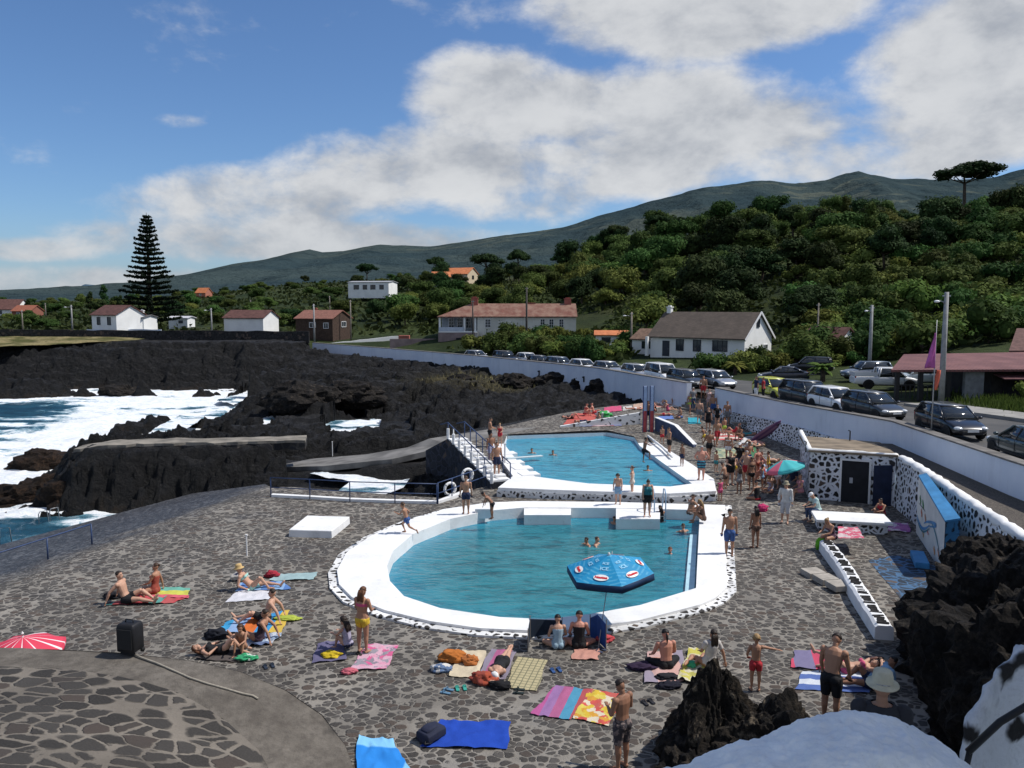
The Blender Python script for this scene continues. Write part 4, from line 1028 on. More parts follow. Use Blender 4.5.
def window(parent, c, w, h, ang, fm, mull=(1,1), name='window', shut=None):
    """opening on a wall: frame standing proud, pane set in it; ang = direction the wall faces (0 = -y)"""
    rot = Matrix.Rotation(ang, 3, 'Z'); f = MB(); t = .09
    def bx(x, z, dx, dz, y=-.03, dy=.12): f.box(Vector(c)+rot @ Vector((x, y, z)), (dx, dy, dz), M=rot)
    bx(0, h/2, w+t, t); bx(0, -h/2, w+t, t); bx(-w/2, 0, t, h-t); bx(w/2, 0, t, h-t)
    for i in range(mull[0]): bx(-w/2+w*(i+1)/(mull[0]+1), 0, .05, h-t, -.035, .07)
    for i in range(mull[1]): bx(0, -h/2+h*(i+1)/(mull[1]+1), w-t, .05, -.04, .06)
    o = f.obj(name, fm, parent); p = MB(); p.box(Vector(c)+rot @ Vector((0,-.012,0)), (w-.06, .03, h-.06), M=rot); p.obj('pane', M['glass'], o); return o
def door(parent, c, w, h, ang, m):
    rot = Matrix.Rotation(ang, 3, 'Z'); f = MB(); f.box(Vector(c)+rot @ Vector((0,-.03,0)), (w,.1,h), M=rot); o = f.obj('door', m, parent)
    k = MB(); k.ell(Vector(c)+rot @ Vector((w*.38,-.11,-.05)), (.04,.04,.04), 8, 6); k.obj('handle', M['grey_metal'], o); return o
def gable_roof(parent, L, Wd, ez, rzt, m, over=.35, over_end=.25, th=.14, hipL=0.0, hipR=0.0):
    """two slopes (or hips) as a thin slab"""
    x0, x1 = -L/2-over_end, L/2+over_end; y = Wd/2+over; k = (rzt-ez)/(Wd/2); zb = ez-k*over
    top = [(x0,-y,zb),(x1,-y,zb),(x1,y,zb),(x0,y,zb),(x0+hipL,0,rzt),(x1-hipR,0,rzt)]
    r = MB(); vs = [(p[0],p[1],p[2]+th) for p in top]+list(top)
    fs = [(0,1,5,4),(2,3,4,5),(1,2,5),(3,0,4),(6,10,11,7),(8,11,10,9),(7,11,8),(9,10,6),(0,6,7,1),(1,7,8,2),(2,8,9,3),(3,9,6,0)] if (hipL or hipR) else \
         [(0,1,5,4),(2,3,4,5),(6,10,11,7),(8,11,10,9),(0,6,7,1),(2,8,9,3),(1,7,11,5),(5,11,8,2),(3,9,10,4),(4,10,6,0)]
    r.add(vs, fs); return r.obj('roof', m, parent)
def gable_walls(parent, L, Wd, ez, rzt, m, base=-1.5, gl=True, gr=True):
    a = MB(); x, y = L/2, Wd/2
    vs = [(-x,-y,base),(x,-y,base),(x,y,base),(-x,y,base),(-x,-y,ez),(x,-y,ez),(x,y,ez),(-x,y,ez),(-x,0,rzt if gl else ez),(x,0,rzt if gr else ez)]
    a.add(vs, [(0,1,5,4),(2,3,7,6),(1,2,6,9,5),(3,0,4,8,7),(0,3,2,1)]); return a.obj('wall', m, parent)
def chimney(parent, c, w, h, m, cap=True):
    a = MB(); a.box((c[0],c[1],c[2]+h/2), (w,w,h)); 
    if cap: a.box((c[0],c[1],c[2]+h+.07), (w+.16,w+.16,.13)); a.box((c[0],c[1],c[2]+h+.22), (w*.6,w*.6,.15))
    return a.obj('chimney', m, parent)
def house(name, label, loc, rz, L, Wd, ez, rzt, wm, rm, wins=(), doors=(), chims=(), hipL=0, hipR=0, over=.35, cat='house'):
    r = empty(name, loc, rz, label, cat); gable_walls(r, L, Wd, ez, rzt, wm, gl=not hipL, gr=not hipR); rf = gable_roof(r, L, Wd, ez+.02, rzt+.02, rm, over, .25, .14, hipL, hipR)
    for side, u, z, w, h, fm, mu in wins:
        c, a = {'f':((u,-Wd/2,z),0), 'b':((u,Wd/2,z),PI), 'r':((L/2,u,z),PI/2), 'l':((-L/2,u,z),-PI/2)}[side]; window(r, c, w, h, a, fm, mu)
    for side, u, w, h, m in doors:
        c, a = {'f':((u,-Wd/2,h/2),0), 'r':((L/2,u,h/2),PI/2), 'l':((-L/2,u,h/2),-PI/2)}[side]; door(r, c, w, h, a, m)
    for c, w, h, m in chims: chimney(rf, c, w, h, m)
    return r
# white gabled house
rz = R(-40); L_, W_ = 13.0, 8.2
cn = Vector((28.2, 97, 2.6)); ctr = cn-Matrix.Rotation(rz,3,'Z') @ Vector((L_/2,-W_/2,0))
gh = house('gabled_house', 'white gabled house with brown shingle roof and attic window behind the hedge', ctr, rz, L_, W_, 2.7, 5.55, HW, TILE_B,
   [('f',3.3,1.55,1.9,1.3,NAVY,(2,1)),('f',-2.2,1.5,1.0,1.4,NAVY,(1,1)),('f',.2,1.5,1.0,1.4,NAVY,(1,1)),('r',-.3,4.35,.8,.95,NAVY,(1,0)),('r',2.2,1.3,1.2,.6,WFR,(1,0))],
   [('f',-4.2,1.0,2.0,NAVY)], [((-L_/2+.5,0,5.4),.6,.85,HW)], over=.5)
a = MB(); 
for s in (-1,1):
    p0 = Vector((L_/2+.28, s*(W_/2+.5), 2.7-.45)); p1 = Vector((L_/2+.28, 0, 5.62)); d = p1-p0; rot = Matrix.Rotation(math.atan2(d.z, d.y if s<0 else -d.y), 3, 'X') if s < 0 else Matrix.Rotation(-math.atan2(d.z, -d.y), 3, 'X')
    a = MB(); a.box((p0+p1)/2+Vector((.03,0,.08)), (.06, d.length, .28), M=rot); a.obj('barge_board', WFR, gh)
a = MB(); a.box((-L_/2-.0, -W_/2-.9, 1.25), (.35,.35,2.5)); a.obj('porch_post', HW, gh)
sh = house('side_annex', 'small white annex with brown roof against the left end of the gabled house', ctr+Matrix.Rotation(rz,3,'Z') @ Vector((-L_/2-2.3, 1.0, 0)), rz, 4.2, 5, 2.0, 3.2, HW, plain('brown_tiles', (.16,.10,.07), .9, .3, 2), [('f',.3,1.2,1.6,.9,NAVY,(2,0))], [], [])
# house corner seen through the trees right of it
pp = PD(829,362,90); house('white_cottage', 'white gable wall of a small cottage half hidden in green right of the gabled house', (pp.x+1.2, 93, LZ(pp.x,92)), R(-52), 4.5, 4.2, 2.2, 3.6, HW, TILE_D, [('r',0,1.4,.7,.8,NAVY,(1,0))])
# long house with tiled roof
lz = 4.75; lh = empty('long_house', (2.5,140,lz), 0, 'long cream house with weathered red tiled roof, two red chimneys and a veranda', 'house')
L_, W_ = 16.8, 7.0
gable_walls(lh, L_, W_, 2.55, 4.45, HG, base=-2.2, gl=False)
rf = MB(); x0, x1, y = -L_/2-6.8, L_/2+.2, W_/2+.4
top = [(x0,-y,2.35),(x1,-y,2.35),(x1,y,2.35),(x0,y,2.35),(x0+5.6,0,4.55),(x1,0,4.55)]; vs = [(p[0],p[1],p[2]+.16) for p in top]+top
rf.add(vs, [(0,1,5,4),(2,3,4,5),(3,0,4),(1,2,5),(6,10,11,7),(8,11,10,9),(7,11,8),(9,10,6),(0,6,7,1),(1,7,8,2),(2,8,9,3),(3,9,6,0)]); rfo = rf.obj('roof', TILE, lh)
chimney(rfo, (x0+6.2,0,4.1), 1.15, 1.5, CHIM); chimney(rfo, (x1-1.4,.2,4.1), 1.15, 1.35, CHIM); 
a = MB(); a.box((.8,0,4.78), (1.6,.3,.16)); a.obj('ridge_cap', CHIM, rfo)
for u in (-6.6, 4.9-2.6+.4, 4.2, 5.9): window(lh, (u,-W_/2,1.35), .95 if u < 0 else .75, 1.4, 0, WFR, (1,2))
a = MB(); a.box((0,-W_/2-.02,2.2), (L_-.1,.06,.12)); a.obj('eaves_band', WFR, lh)
for u in (-3.9, -.9, 1.2): 
    a = MB(); a.box((u,-W_/2-.03,1.25), (.05,.05,2.3)); a.obj('downpipe', WFR, lh)
vr = MB(); vr.box((-L_/2-3.3,-1.0,-.1), (6.6,5.6,.22)); vr.obj('veranda_floor', HW, lh)
for u in (-L_/2-6.4, -L_/2-2.2, -L_/2-.35): a = MB(); a.box((u,-W_/2+.1,1.2), (.32,.32,2.4)); a.obj('veranda_post', HW, lh)
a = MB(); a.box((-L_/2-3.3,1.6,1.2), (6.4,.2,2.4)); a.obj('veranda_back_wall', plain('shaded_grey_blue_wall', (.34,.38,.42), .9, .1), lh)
for u in (-10.2,-11.7,-13.2): window(lh, (u,1.48,1.25), .9, 1.7, 0, WFR, (1,2))
a = MB(); a.box((-L_/2-4.4,-3.75,.35), (4.3,.12,.7)); a.obj('balustrade', plain('pale_blue_grey_rail', (.45,.50,.58), .8, .1), lh)
bs = MB(); bs.box((-L_/2-3.4,-1.1,-1.85), (6.5,5.4,3.3)); bo = bs.obj('basement', PINK, lh); a = MB(); a.box((-L_/2-2.6,-3.84,-2.2), (2.0,.08,2.2)); a.obj('garage_door', M['dark'], bo)
a = MB(); a.box((-L_/2-.1,-4.0,-1.7), (.5,1.6,3.0)); a.obj('buttress', plain('pale_stained_render', (.40,.38,.35), .9, .2), lh)
# low pinkish boundary wall left of it
a = MB(); p0, p1 = Vector((-21,137.5,0)), Vector((-12.6,138.6,0)); a.tube([p0,p1], .01, 4); a = MB(); d = p1-p0; a.box((p0+p1)/2+Vector((0,0,2.3)), (d.length,.35,2.2), math.atan2(d.y, d.x)); tag(a.obj('boundary_wall', PINK), 'low pinkish boundary wall left of the long house garage', 'wall')
# small building and gate by the road below the long house
pp = PD(613,345,116); house('outbuilding', 'low outbuilding with orange tiled roof between the long house and gabled house', (pp.x,118,LZ(pp.x,118)), R(-6), 4.6, 3.2, 1.7, 2.2, HW, TILE_O, [('f',-.8,1.0,1.2,.7,NAVY,(1,0))])
g0 = PD(588,362,112); gt = empty('garden_gate', (g0.x,110,LZ(g0.x,110)), 0, 'pale garden gate between white posts on the road bank', 'gate')
for s in (-1.5, 1.5+1.4): a = MB(); a.box((s,0,.85), (.28,.28,2.0)); a.obj('gate_post', HW, gt)
a = MB(); [a.box((-1.2+.22*i,0,.75), (.05,.05,1.6)) for i in range(11)]; a.box((0,0,1.5), (2.5,.06,.06)); a.box((0,0,.15), (2.5,.06,.06)); a.obj('gate_leaf', M['grey_metal'], gt)
# far small houses
def at(px, py, Y): p = PD(px, py, Y); return (p.x, Y, p.z)
house('white_coastal_house', 'small white house with red roof and dark windows left of the tall pine', at(119,332,142), R(-28), 6.6, 5.6, 3.1, 4.6, HW, TILE_D, [('f',-1.4,2.0,.8,1.3,NAVY,(1,1)),('f',1.4,2.0,.8,1.3,NAVY,(1,1)),('l',0,1.6,.8,1.1,NAVY,(1,1))])
house('white_extension', 'low white flat extension right of the small white coastal house', at(139,331.5,145), R(-6), 4.6, 4.5, 2.5, 2.9, HW, plain('grey_sheet_roof', (.12,.12,.125), .8, .2), [('f',-.6,1.3,.8,.8,NAVY,(1,0))], chims=[((.8,0,2.8),.5,.9,HW)])
house('coastal_shed', 'white shed with dark red roof and black double doors on the coast', at(252,334.5,152), R(-14), 8.2, 5.5, 3.2, 4.5, HW, TILE_D, [('l',1.2,2.4,.6,.9,WFR,(1,1)),('l',-1.2,2.4,.6,.9,WFR,(1,1))], [('l',0.0,1.5,2.0,NAVY)])
house('brown_cabin', 'dark brown wooden cabin with a low reddish roof', at(324,332.5,152), R(-20), 8.0, 6.5, 2.7, 4.1, WOOD, plain('reddish_flat_tiles', (.22,.10,.075), .9, .25), [('f',-.3,1.5,1.3,.9,WFR,(1,0)),('r',.5,1.6,1.5,1.0,WFR,(1,0)),('f',2.6,1.4,1.0,1.0,WFR,(1,0))], chims=[((-2,.6,3.6),.35,.8,CHIM)])
house('upper_white_house', 'low white flat roofed house with blue windows on the slope above the cabin', at(373,293,232), R(-12), 12.2, 7, 2.9, 3.3, HW, plain('pale_flat_roof', (.30,.31,.33), .85, .1), [('f',-3.6,1.6,1.5,1.2,NAVY,(1,0)),('f',-1.0,1.6,1.2,1.2,NAVY,(1,0)),('f',1.4,1.6,1.4,1.2,NAVY,(1,0)),('f',4.0,1.6,1.2,1.2,NAVY,(1,0))], over=.2)
house('orange_roof_house', 'pale house with bright orange roof high on the slope above the long house', at(460,282.5,262), R(-25), 9.5, 7.5, 2.6, 4.6, plain('pale_yellow_render', (.6,.5,.36), .85, .06), TILE_O, [('f',1.5,1.5,1.4,1.1,NAVY,(1,0)),('r',0,1.6,1.2,1.1,NAVY,(1,0))])
house('orange_roof_wing', 'blue grey wing with orange roof left of the pale house high on the slope', at(441,283.5,258), R(10), 5.5, 6, 2.0, 3.6, plain('blue_grey_render', (.30,.36,.42), .85, .06), TILE_O, [('f',0,1.1,1.4,.9,NAVY,(1,0))])
house('red_roof_villa', 'large white villa with dark red roof at the far left edge', at(-2,316.5,240), R(4), 15, 9, 2.2, 5.0, HW, TILE_D, [('f',3,1.3,1.2,1.0,NAVY,(1,0)),('f',-3,1.3,1.2,1.0,NAVY,(1,0))])
house('red_cottage', 'small cottage with red brown roof beside the far left villa', at(28,317,235), R(-10), 6.2, 5, 1.8, 3.3, plain('red_brown_render', (.25,.10,.07), .9, .1), plain('red_brown_tiles', (.28,.10,.06), .9, .2), [('f',-1,1.0,1.0,.8,WFR,(1,0))])
house('low_white_shed', 'low white shed just right of the tall pine trunk', at(182,326,165), R(-5), 4.0, 3.2, 1.6, 1.9, HW, plain('pale_sheet_roof', (.5,.5,.52), .8, .05), [('f',.6,.9,.8,.5,NAVY,(1,0))])
house('hillside_hut', 'tiny hut with red roof on the distant slope right of the tall pine', at(204,297,330), R(-20), 5.0, 4, 1.8, 3.6, plain('red_wash', (.4,.16,.11), .9, .1), TILE_O, [('f',0,1.0,.9,.8,WFR,(1,0))])
pp = PD(1028,318,128); house('hillside_house', 'white house corner with orange roof at the right edge of the hillside', (pp.x,128,pp.z-2.2), R(-30), 6, 5, 2.4, 3.8, HW, TILE_O, [('f',-1,1.4,.9,.9,NAVY,(1,0))])
# dark and white garden walls on the headland
def garden_wall(name, p0, p1, h, th, m, label):
    a = MB(); p0 = Vector(p0); p1 = Vector(p1); d = p1-p0; n = max(2, int(d.length/1.5)); rr = random.Random(int(p0.x))
    rings = []; nn = Vector((-d.y, d.x, 0)).normalized()*th/2
    for i in range(n+1):
        q = p0.lerp(p1, i/n); hh = h+rr.uniform(-.08,.08); rings.append([q-nn-Vector((0,0,.8)), q-nn*.8+Vector((0,0,hh)), q+nn*.8+Vector((0,0,hh)), q+nn-Vector((0,0,.8))])
    a.loft(rings); return tag(a.obj(name, m), label, 'wall')
dry = stone_mat('black_dry_stone', (.008,.008,.009), (.026,.025,.025), 2.2, (.02,.08), .3)
garden_wall('dry_stone_wall', (-92,134.5,3.8), (-35,138.2,3.4), 1.3, .6, dry, 'long low black dry stone wall behind the headland grass')
garden_wall('dry_stone_wall', (-125,141,4.0), (-92.5,134.7,3.8), 1.2, .6, dry, 'short black dry stone wall at the far left behind the dry grass')
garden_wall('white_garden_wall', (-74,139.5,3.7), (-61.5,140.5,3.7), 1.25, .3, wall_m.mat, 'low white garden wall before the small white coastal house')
garden_wall('white_curved_wall', PD(318,349,146), PD(400,340,150), .8, .6, HW, 'white curved wall top at the far end of the roadside wall')
a = MB(); p = PD(400,341,149); a.box((p.x+.8,149,p.z+.3), (2.0,1.2,1.5)); tag(bevel(a.obj('brick_pier', CHIM), .05), 'small red pier at the end of the white curved wall', 'pier')
# bar with red sheet roof by the pavement
bar = empty('roadside_bar', (34,55.5,2.8), 0, 'long dark roadside bar with red sheet roof and open patio on posts', 'bar')
rs = NT('red_sheet_roof'); v = rs.coord(); w = rs.n('ShaderNodeTexWave', wave_type='BANDS', bands_direction='X'); w.inputs['Scale'].default_value = 1.1; rs.l(v, w.inputs[0]); a = rs.noise(v, .6, 5, .6)
rs.set(Base_Color=rs.mix(rs.mr(w.outputs[0], .75, .95, 0, .7), rs.mix(rs.mr(a, .3, .7), (.12,.04,.038), (.20,.08,.072)), (.09,.04,.04)), Roughness=.75); rs.bump(w.outputs[0], .5, .06)
a = MB(); a.add([(-8.2,-1.2,1.85),(13,-1.2,1.95),(13,6.5,2.75),(-3.6,6.5,2.45),(-8.2,-1.2,2.0),(13,-1.2,2.1),(13,6.5,2.9),(-3.6,6.5,2.6)], [(0,3,2,1),(4,5,6,7),(0,1,5,4),(1,2,6,5),(2,3,7,6),(3,0,4,7)]); a.obj('roof', rs.mat, bar)
a = MB(); a.box((5.6,2.9,.75), (12.5,6.0,2.2)); a.obj('wall', plain('dark_boarded_wall', (.03,.028,.028), .9, .3, 2), bar)
for u in (-7.6,-6.0,-4.1): a = MB(); a.box((u,-.9,.8), (.26,.26,2.1)); a.obj('post', M['black'], bar)
a = MB(); a.box((-2.2,-.6,.8), (1.3,.3,2.1)); a.obj('panel', plain('grey_panel', (.18,.19,.20), .8, .2), bar)
a = MB(); [a.box((-7.6+.3*i,-.95,.5), (.05,.05,.9)) for i in range(12)]; a.box((-5.85,-.95,.95), (3.6,.07,.07)); a.obj('patio_rail', M['black'], bar)
a = MB(); a.add([(-.6,-1.5,1.35),(4.2,-1.5,1.35),(4.2,-.2,1.6),(-.6,-.2,1.6),(-.6,-1.5,1.42),(4.2,-1.5,1.42),(4.2,-.2,1.67),(-.6,-.2,1.67)], [(0,3,2,1),(4,5,6,7),(0,1,5,4),(1,2,6,5),(2,3,7,6),(3,0,4,7)]); a.obj('awning', plain('dark_red_awning', (.11,.045,.05), .85, .2), bar)
for u in (.6, 2.6): a = MB(); a.box((u,-.14,.75), (.9,.06,1.8)); a.obj('door', M['dark'], bar)
a = MB(); a.add([(4.6,6.6,2.75),(15,6.6,2.85),(15,12,4.3),(8.5,12,4.3),(4.6,6.6,2.87),(15,6.6,2.97),(15,12,4.45),(8.5,12,4.45)], [(0,3,2,1),(4,5,6,7),(0,1,5,4),(1,2,6,5),(2,3,7,6),(3,0,4,7)]); a.obj('upper_roof', plain('brown_sheet_roof', (.12,.065,.055), .9, .25), bar)
for x, y, s, k in ((36.5,50.5,1.0,'bush'),(39,49,1.3,'bush'),(42,50,1.5,'bush'),(34.2,51.8,.7,'ybush'),(44,47,1.1,'lbush'),(37.8,47.6,.7,'ybush'),(41,46,.7,'ybush')):
    tree(k, 'bush', x, y, LZ(x,y), s, x, BL[k]+' growing in front of the dark bar wall', BL[k]+'es before the bar')
# poles
def pole(px, py0, py1, Y, r0, r1, m, label, lamp=None, wires=False, name='street_pole'):
    b = PD(px, py0, Y); tp_ = PD(px, py1, Y); r = empty(name, (b.x, Y, b.z), 0, label, 'pole'); h = tp_.z-b.z
    a = MB(); a.tube([(0,0,-.5),(0,0,h*.5),(0,0,h)], [r0,(r0+r1)/2,r1], 8); a.obj('shaft', m, r, True)
    if lamp:
        a = MB(); a.tube([(0,0,h*.88),(lamp*.5,-.1,h*.915),(lamp,-.2,h*.92)], .035, 6); arm = a.obj('lamp_arm', M['grey_metal'], r, True)
        a = MB(); a.ell((lamp*1.25,-.25,h*.915), (abs(lamp)*.32,.15,.09), 10, 6); a.obj('lamp_head', plain('pale_lamp_glass', (.75,.76,.76), .3, .05), arm, True)
    a = MB(); a.box((0,0,h-.25), (.5,.12,.1)); a.obj('insulator_bar', M['grey_metal'], r)
    return r
pole(941,402,292,53.0,.21,.14,M['pole'],'thick grey concrete lamp pole beside the pink flag at the bar', -.6)
pole(869,375,305,74,.19,.13,M['pole'],'grey concrete lamp pole behind the parked pickup', -.5)
pole(816.5,362,303,100,.14,.09,M['wood_pole'],'thin bare wooden pole right of the gabled house')
pole(631,356,312,112,.17,.11,M['wood_pole'],'lamp pole left of the gabled house by the white parked cars', -.8)
pole(526.5,352,287,128,.20,.13,plain('dark_wood_pole',(.06,.055,.05),.8,.2),'dark pole standing before the long house facade')
pole(473,352,300,131,.14,.10,plain('dark_wood_pole',(.06,.055,.05),.8,.2),'thin dark pole at the veranda end of the long house')
pole(314.5,341,304,144,.18,.13,M['pole'],'pale pole at the left end of the roadside wall before the cabin')
pole(351,338,300,150,.14,.1,M['wood_pole'],'thin pole right of the brown cabin')
pole(330,318,296,200,.14,.1,M['wood_pole'],'thin pole behind the roof of the brown cabin')
pole(251,312,300,220,.15,.1,M['wood_pole'],'thin pole behind the coastal shed')
pole(212,336,308,150,.17,.12,M['pole'],'pale lamp pole left of the coastal shed', -.8)
pole(72.5,331,305,150,.17,.12,M['pole'],'pale lamp pole in the scrub left of the small white coastal house', -.8)
pole(23,332,310,150,.14,.1,M['wood_pole'],'thin pole before the small cottage at far left')
pole(46,318,303,210,.13,.1,M['wood_pole'],'thin distant pole between the far left cottage and the lamp pole')
pole(141,332,318,143,.10,.08,M['wood_pole'],'short dark pole before the white flat extension')
pole(930,345,305,92,.12,.08,M['wood_pole'],'thin pole on the green slope right of the concrete pole') if False else None
# ------------------------------------------------------------------ shed, mural wall, low divider, rocks, parapet
sa, sb, sc_ = Vector((14.15,37.5)), Vector((17.55,36.05)), Vector((15.7,43.0)); sdv = sb+(sc_-sa)*.85
shed = empty('stone_shed', (14.15,37.5,0), 0, 'flat roofed stone shed with white joints and dark doorway under the road wall', 'shed')
off = Vector((14.15,37.5,0))
def S2(p, z): return (p.x-off.x, p.y-off.y, z)
a = MB(); a.loft([[S2(sa,-.3),S2(sb,-.3),S2(sdv,-.3),S2(sc_,-.3)],[S2(sa,2.25),S2(sb,2.28),S2(sdv,2.05),S2(sc_,2.0)]]); sw = a.obj('wall', rw_m if False else stone_mat('shed_white_joint_stone', (.76,.77,.80), (.030,.028,.028), 3.7, (.12,.20), .28, (1,1,1), bump=.9, spots=.15), shed)
fd = (sb-sa).normalized(); fn = Vector((fd.y,-fd.x))
def ext(p, o): c = (sa+sb+sdv+sc_)/4; return p+(p-c).normalized()*o
a = MB(); q = [ext(p,.12) for p in (sa,sb,sdv,sc_)]; zz = (2.26,2.29,2.06,2.01)
a.loft([[S2(p,z) for p, z in zip(q, zz)],[S2(p,z+.10) for p, z in zip(q, zz)]]); a.obj('roof_slab', plain('weathered_brown_roof', (.20,.16,.115), .9, .35, 1.3, .3), shed)
a = MB()
for p0, p1 in ((sa,sb),(sa,sc_)):
    r_ = random.Random(2); n = 16; rings = []
    for i in range(n+1):
        c = p0.lerp(p1, i/n); z = 2.36; rings.append([Vector((c.x-off.x+math.cos(t)*.13, c.y-off.y+math.sin(t)*.13*.2, z+math.sin(t)*(.09+r_.uniform(-.03,.03)))) for t in [2*PI*k/8 for k in range(8)]])
    a = MB(); a.loft(rings); a.obj('roof_edge', M['white'], shed, True)
def front(t_, z, o=.0): p = sa.lerp(sb, t_)+fn*o; return Vector((p.x-off.x, p.y-off.y, z))
ang = math.atan2(fd.y, fd.x); w_ = (sb-sa).length
a = MB(); a.box(front(.545,.98,.012), (w_*.33,.05,1.96), ang); dr = a.obj('doorway', M['dark'], shed)
for t_ in (.375,.715): a = MB(); a.box(front(t_,1.0,.03), (.09,.10,2.0), ang); a.obj('door_jamb', WFR, dr)
a = MB(); a.box(front(.545,2.02,.03), (w_*.34+.1,.10,.09), ang); a.obj('lintel', WFR, dr)
a = MB(); a.box(front(.50,1.05,.045), (.14,.02,.26), ang); a.obj('door_notice', plain('grey_notice', (.35,.36,.38), .6, .1), dr)
a = MB(); a.box(front(.86,.95,.22), (.85,.05,1.9), ang+R(25)); tag_p = a.obj('open_door', plain('dark_blue_door', (.02,.028,.06), .6, .2), shed)
# lamp pegs on the walls
for px, py, Y in ((850,436,40.9),(806,447,38.5)):
    p = PD(px, py, Y)
    a = MB(); a.tube([p+Vector((0,0,-.25)), p+Vector((0,0,.25)), p+Vector((-.1,-.05,.3))], .035, 6); tag(a.obj('roof_vent', M['black']), 'small black vent pipe on the shed roof '+('by the road wall' if px == 850 else 'at its front left corner'), 'vent')
for k, (px, py) in enumerate([(476,366),(541,371),(586,377),(628,382)]):
    # little dark drain spouts in the far wall
    u_ = (px-512)/F
    for i in range(7, len(WALL)-1):
        x0, y0, x1, y1 = WALL[i][0], WALL[i][1], WALL[i+1][0], WALL[i+1][1]; t_ = (u_*y0-x0)/((x1-x0)-u_*(y1-y0))
        if 0 <= t_ <= 1:
            x, y = x0+(x1-x0)*t_, y0+(y1-y0)*t_; p = PD(px, py, y-.4); a = MB(); a.tube([(x,y,p.z),(x-.35,y-.3,p.z-.05)], .09, 6); a.box((x-.22,y-.2,p.z-.3), (.14,.1,.5)); tag(a.obj('drain_spout', M['black']), ['leftmost','second','third','rightmost'][k]+' of the dark drain spouts in the far white road wall', 'drain')
# mural buttress in front of the retaining wall
m0, m1 = P(926,560,.0), P(952,585,.0)
mu = empty('mural_buttress', (15.3,28.6,0), 0, 'blue edged buttress painted with a wave mural against the rough white wall', 'mural')
mA = Vector((16.35,31.6)); mB = Vector((14.75,26.6)); back = Vector((.42,-.12))
mo = Vector((15.3,28.6,0))
def mv(p, z): return (p.x-mo.x, p.y-mo.y, z)
zA, zB = 2.35, 1.85
BLUE = plain('bright_blue_paint', (.05,.21,.42), .6, .2, 1.5, .15)
a = MB(); a.loft([[mv(mA,-.2),mv(mB,-.2),mv(mB+back,-.2),mv(mA+back*.6,-.2)],[mv(mA,zA),mv(mB,zB),mv(mB+back,zB+.12),mv(mA+back*.6,zA+.1)]]); a.obj('buttress_body', stone_mat('blue_joint_stone', (.05,.19,.36), (.015,.025,.04), 2.6, (.12,.2), .3), mu)
a = MB(); a.loft([[mv(mA+Vector((-.03,0)),zA-.0),mv(mB+Vector((-.03,0)),zB),mv(mB+back,zB+.12),mv(mA+back*.6,zA+.1)],[mv(mA+Vector((-.03,0)),zA+.06),mv(mB+Vector((-.03,0)),zB+.06),mv(mB+back,zB+.18),mv(mA+back*.6,zA+.16)]]); a.obj('blue_top', BLUE, mu)
mm = NT('painted_panel'); v = mm.coord(); a_ = mm.noise(v, 1.5, 5); mm.set(Base_Color=mm.mix(mm.mr(a_, .3, .7), (.50,.50,.48), (.62,.61,.58)), Roughness=.8)
md_ = (mB-mA); mdn = md_.normalized(); nrm = Vector((mdn.y,-mdn.x))
if nrm.x > 0: nrm = -nrm
a = MB(); pA, pB = mA+nrm*.02, mB+nrm*.02
a.add([mv(pA,.05),mv(pB,.05),mv(pB,zB-.02),mv(pA,zA-.02)], [(0,1,2,3)]); pn = a.obj('painted_panel', mm.mat, mu, fix=False)
def mp(s, z, o=.035): p = mA+md_*s+nrm*o; return Vector((p.x-mo.x, p.y-mo.y, z))
def stroke(pts, w, m, name):
    a = MB(); pts = [mp(*q) for q in pts]; n = len(pts); up = Vector((0,0,1)); vs = []
    for i, p in enumerate(pts):
        d = (pts[min(i+1,n-1)]-pts[max(i-1,0)]).normalized(); nn = Vector((nrm.x,nrm.y,0)).cross(d).normalized(); ww = w*(.4+.6*math.sin(PI*(i+.5)/n)); vs += [p+nn*ww, p-nn*ww]
    a.add(vs, [(2*i,2*i+1,2*i+3,2*i+2) for i in range(n-1)]); return a.obj(name, m, pn, fix=False)
def curve(fn_, n=18): return [fn_(i/(n-1)) for i in range(n)]
stroke(curve(lambda t: (.02+.5*t, .78-.28*math.sin(PI*t*1.1)+.2*t)), .06, BLUE, 'painted_wave')
stroke(curve(lambda t: (.02+.5*t, .66-.28*math.sin(PI*t*1.1)+.2*t)), .04, plain('teal_paint', (.05,.2,.26), .7, .1), 'painted_wave')
stroke(curve(lambda t: (.52+.22*math.sin(t*4.3), 1.02+.36*math.sin(t*3.6)+.0*t)), .06, BLUE, 'painted_wave_crest')
stroke(curve(lambda t: (.55+.35*t, 1.25-.75*t*t)), .045, plain('teal_paint', (.05,.2,.26), .7, .1), 'painted_wave_crest')
for s, z, m, h in ((.13,1.55,(.05,.16,.07),.28),(.24,1.5,(.06,.2,.08),.3),(.2,1.12,(.45,.14,.08),.26),(.35,1.12,(.5,.22,.12),.24),(.3,.42,(.4,.25,.08),.2),(.47,.72,(.5,.05,.07),.12),(.72,.42,(.55,.25,.1),.24),(.85,.55,(.45,.2,.12),.22)):
    stroke(curve(lambda t: (s+.02*math.sin(t*6), z-h/2+h*t), 9), h*.3, plain('mural_paint_%d' % int(s*100+z*10), m, .7, .2), 'painted_figure')
stroke([(.08,1.36),(.2,1.36),(.34,1.36)], .015, M['black'], 'painted_line')
# blue painted floor in the shaded lane
bf = stone_mat('faded_blue_paving', (.07,.15,.27), (.028,.040,.058), 2.9, (.05,.12), .3)
o = sheet('blue_floor', [(12.2,24.2),(14.9,24.6),(15.0,27.5),(14.2,28.8),(12.9,28.2)], [], lambda x, y: deck_z(x, y)+.012, .4, bf)
a = MB(); a.box((14.6,27.9,.13), (1.5,.45,.22), R(70)); tag(bevel(a.obj('blue_step', BLUE), .02), 'bright blue painted step at the foot of the mural', 'step')
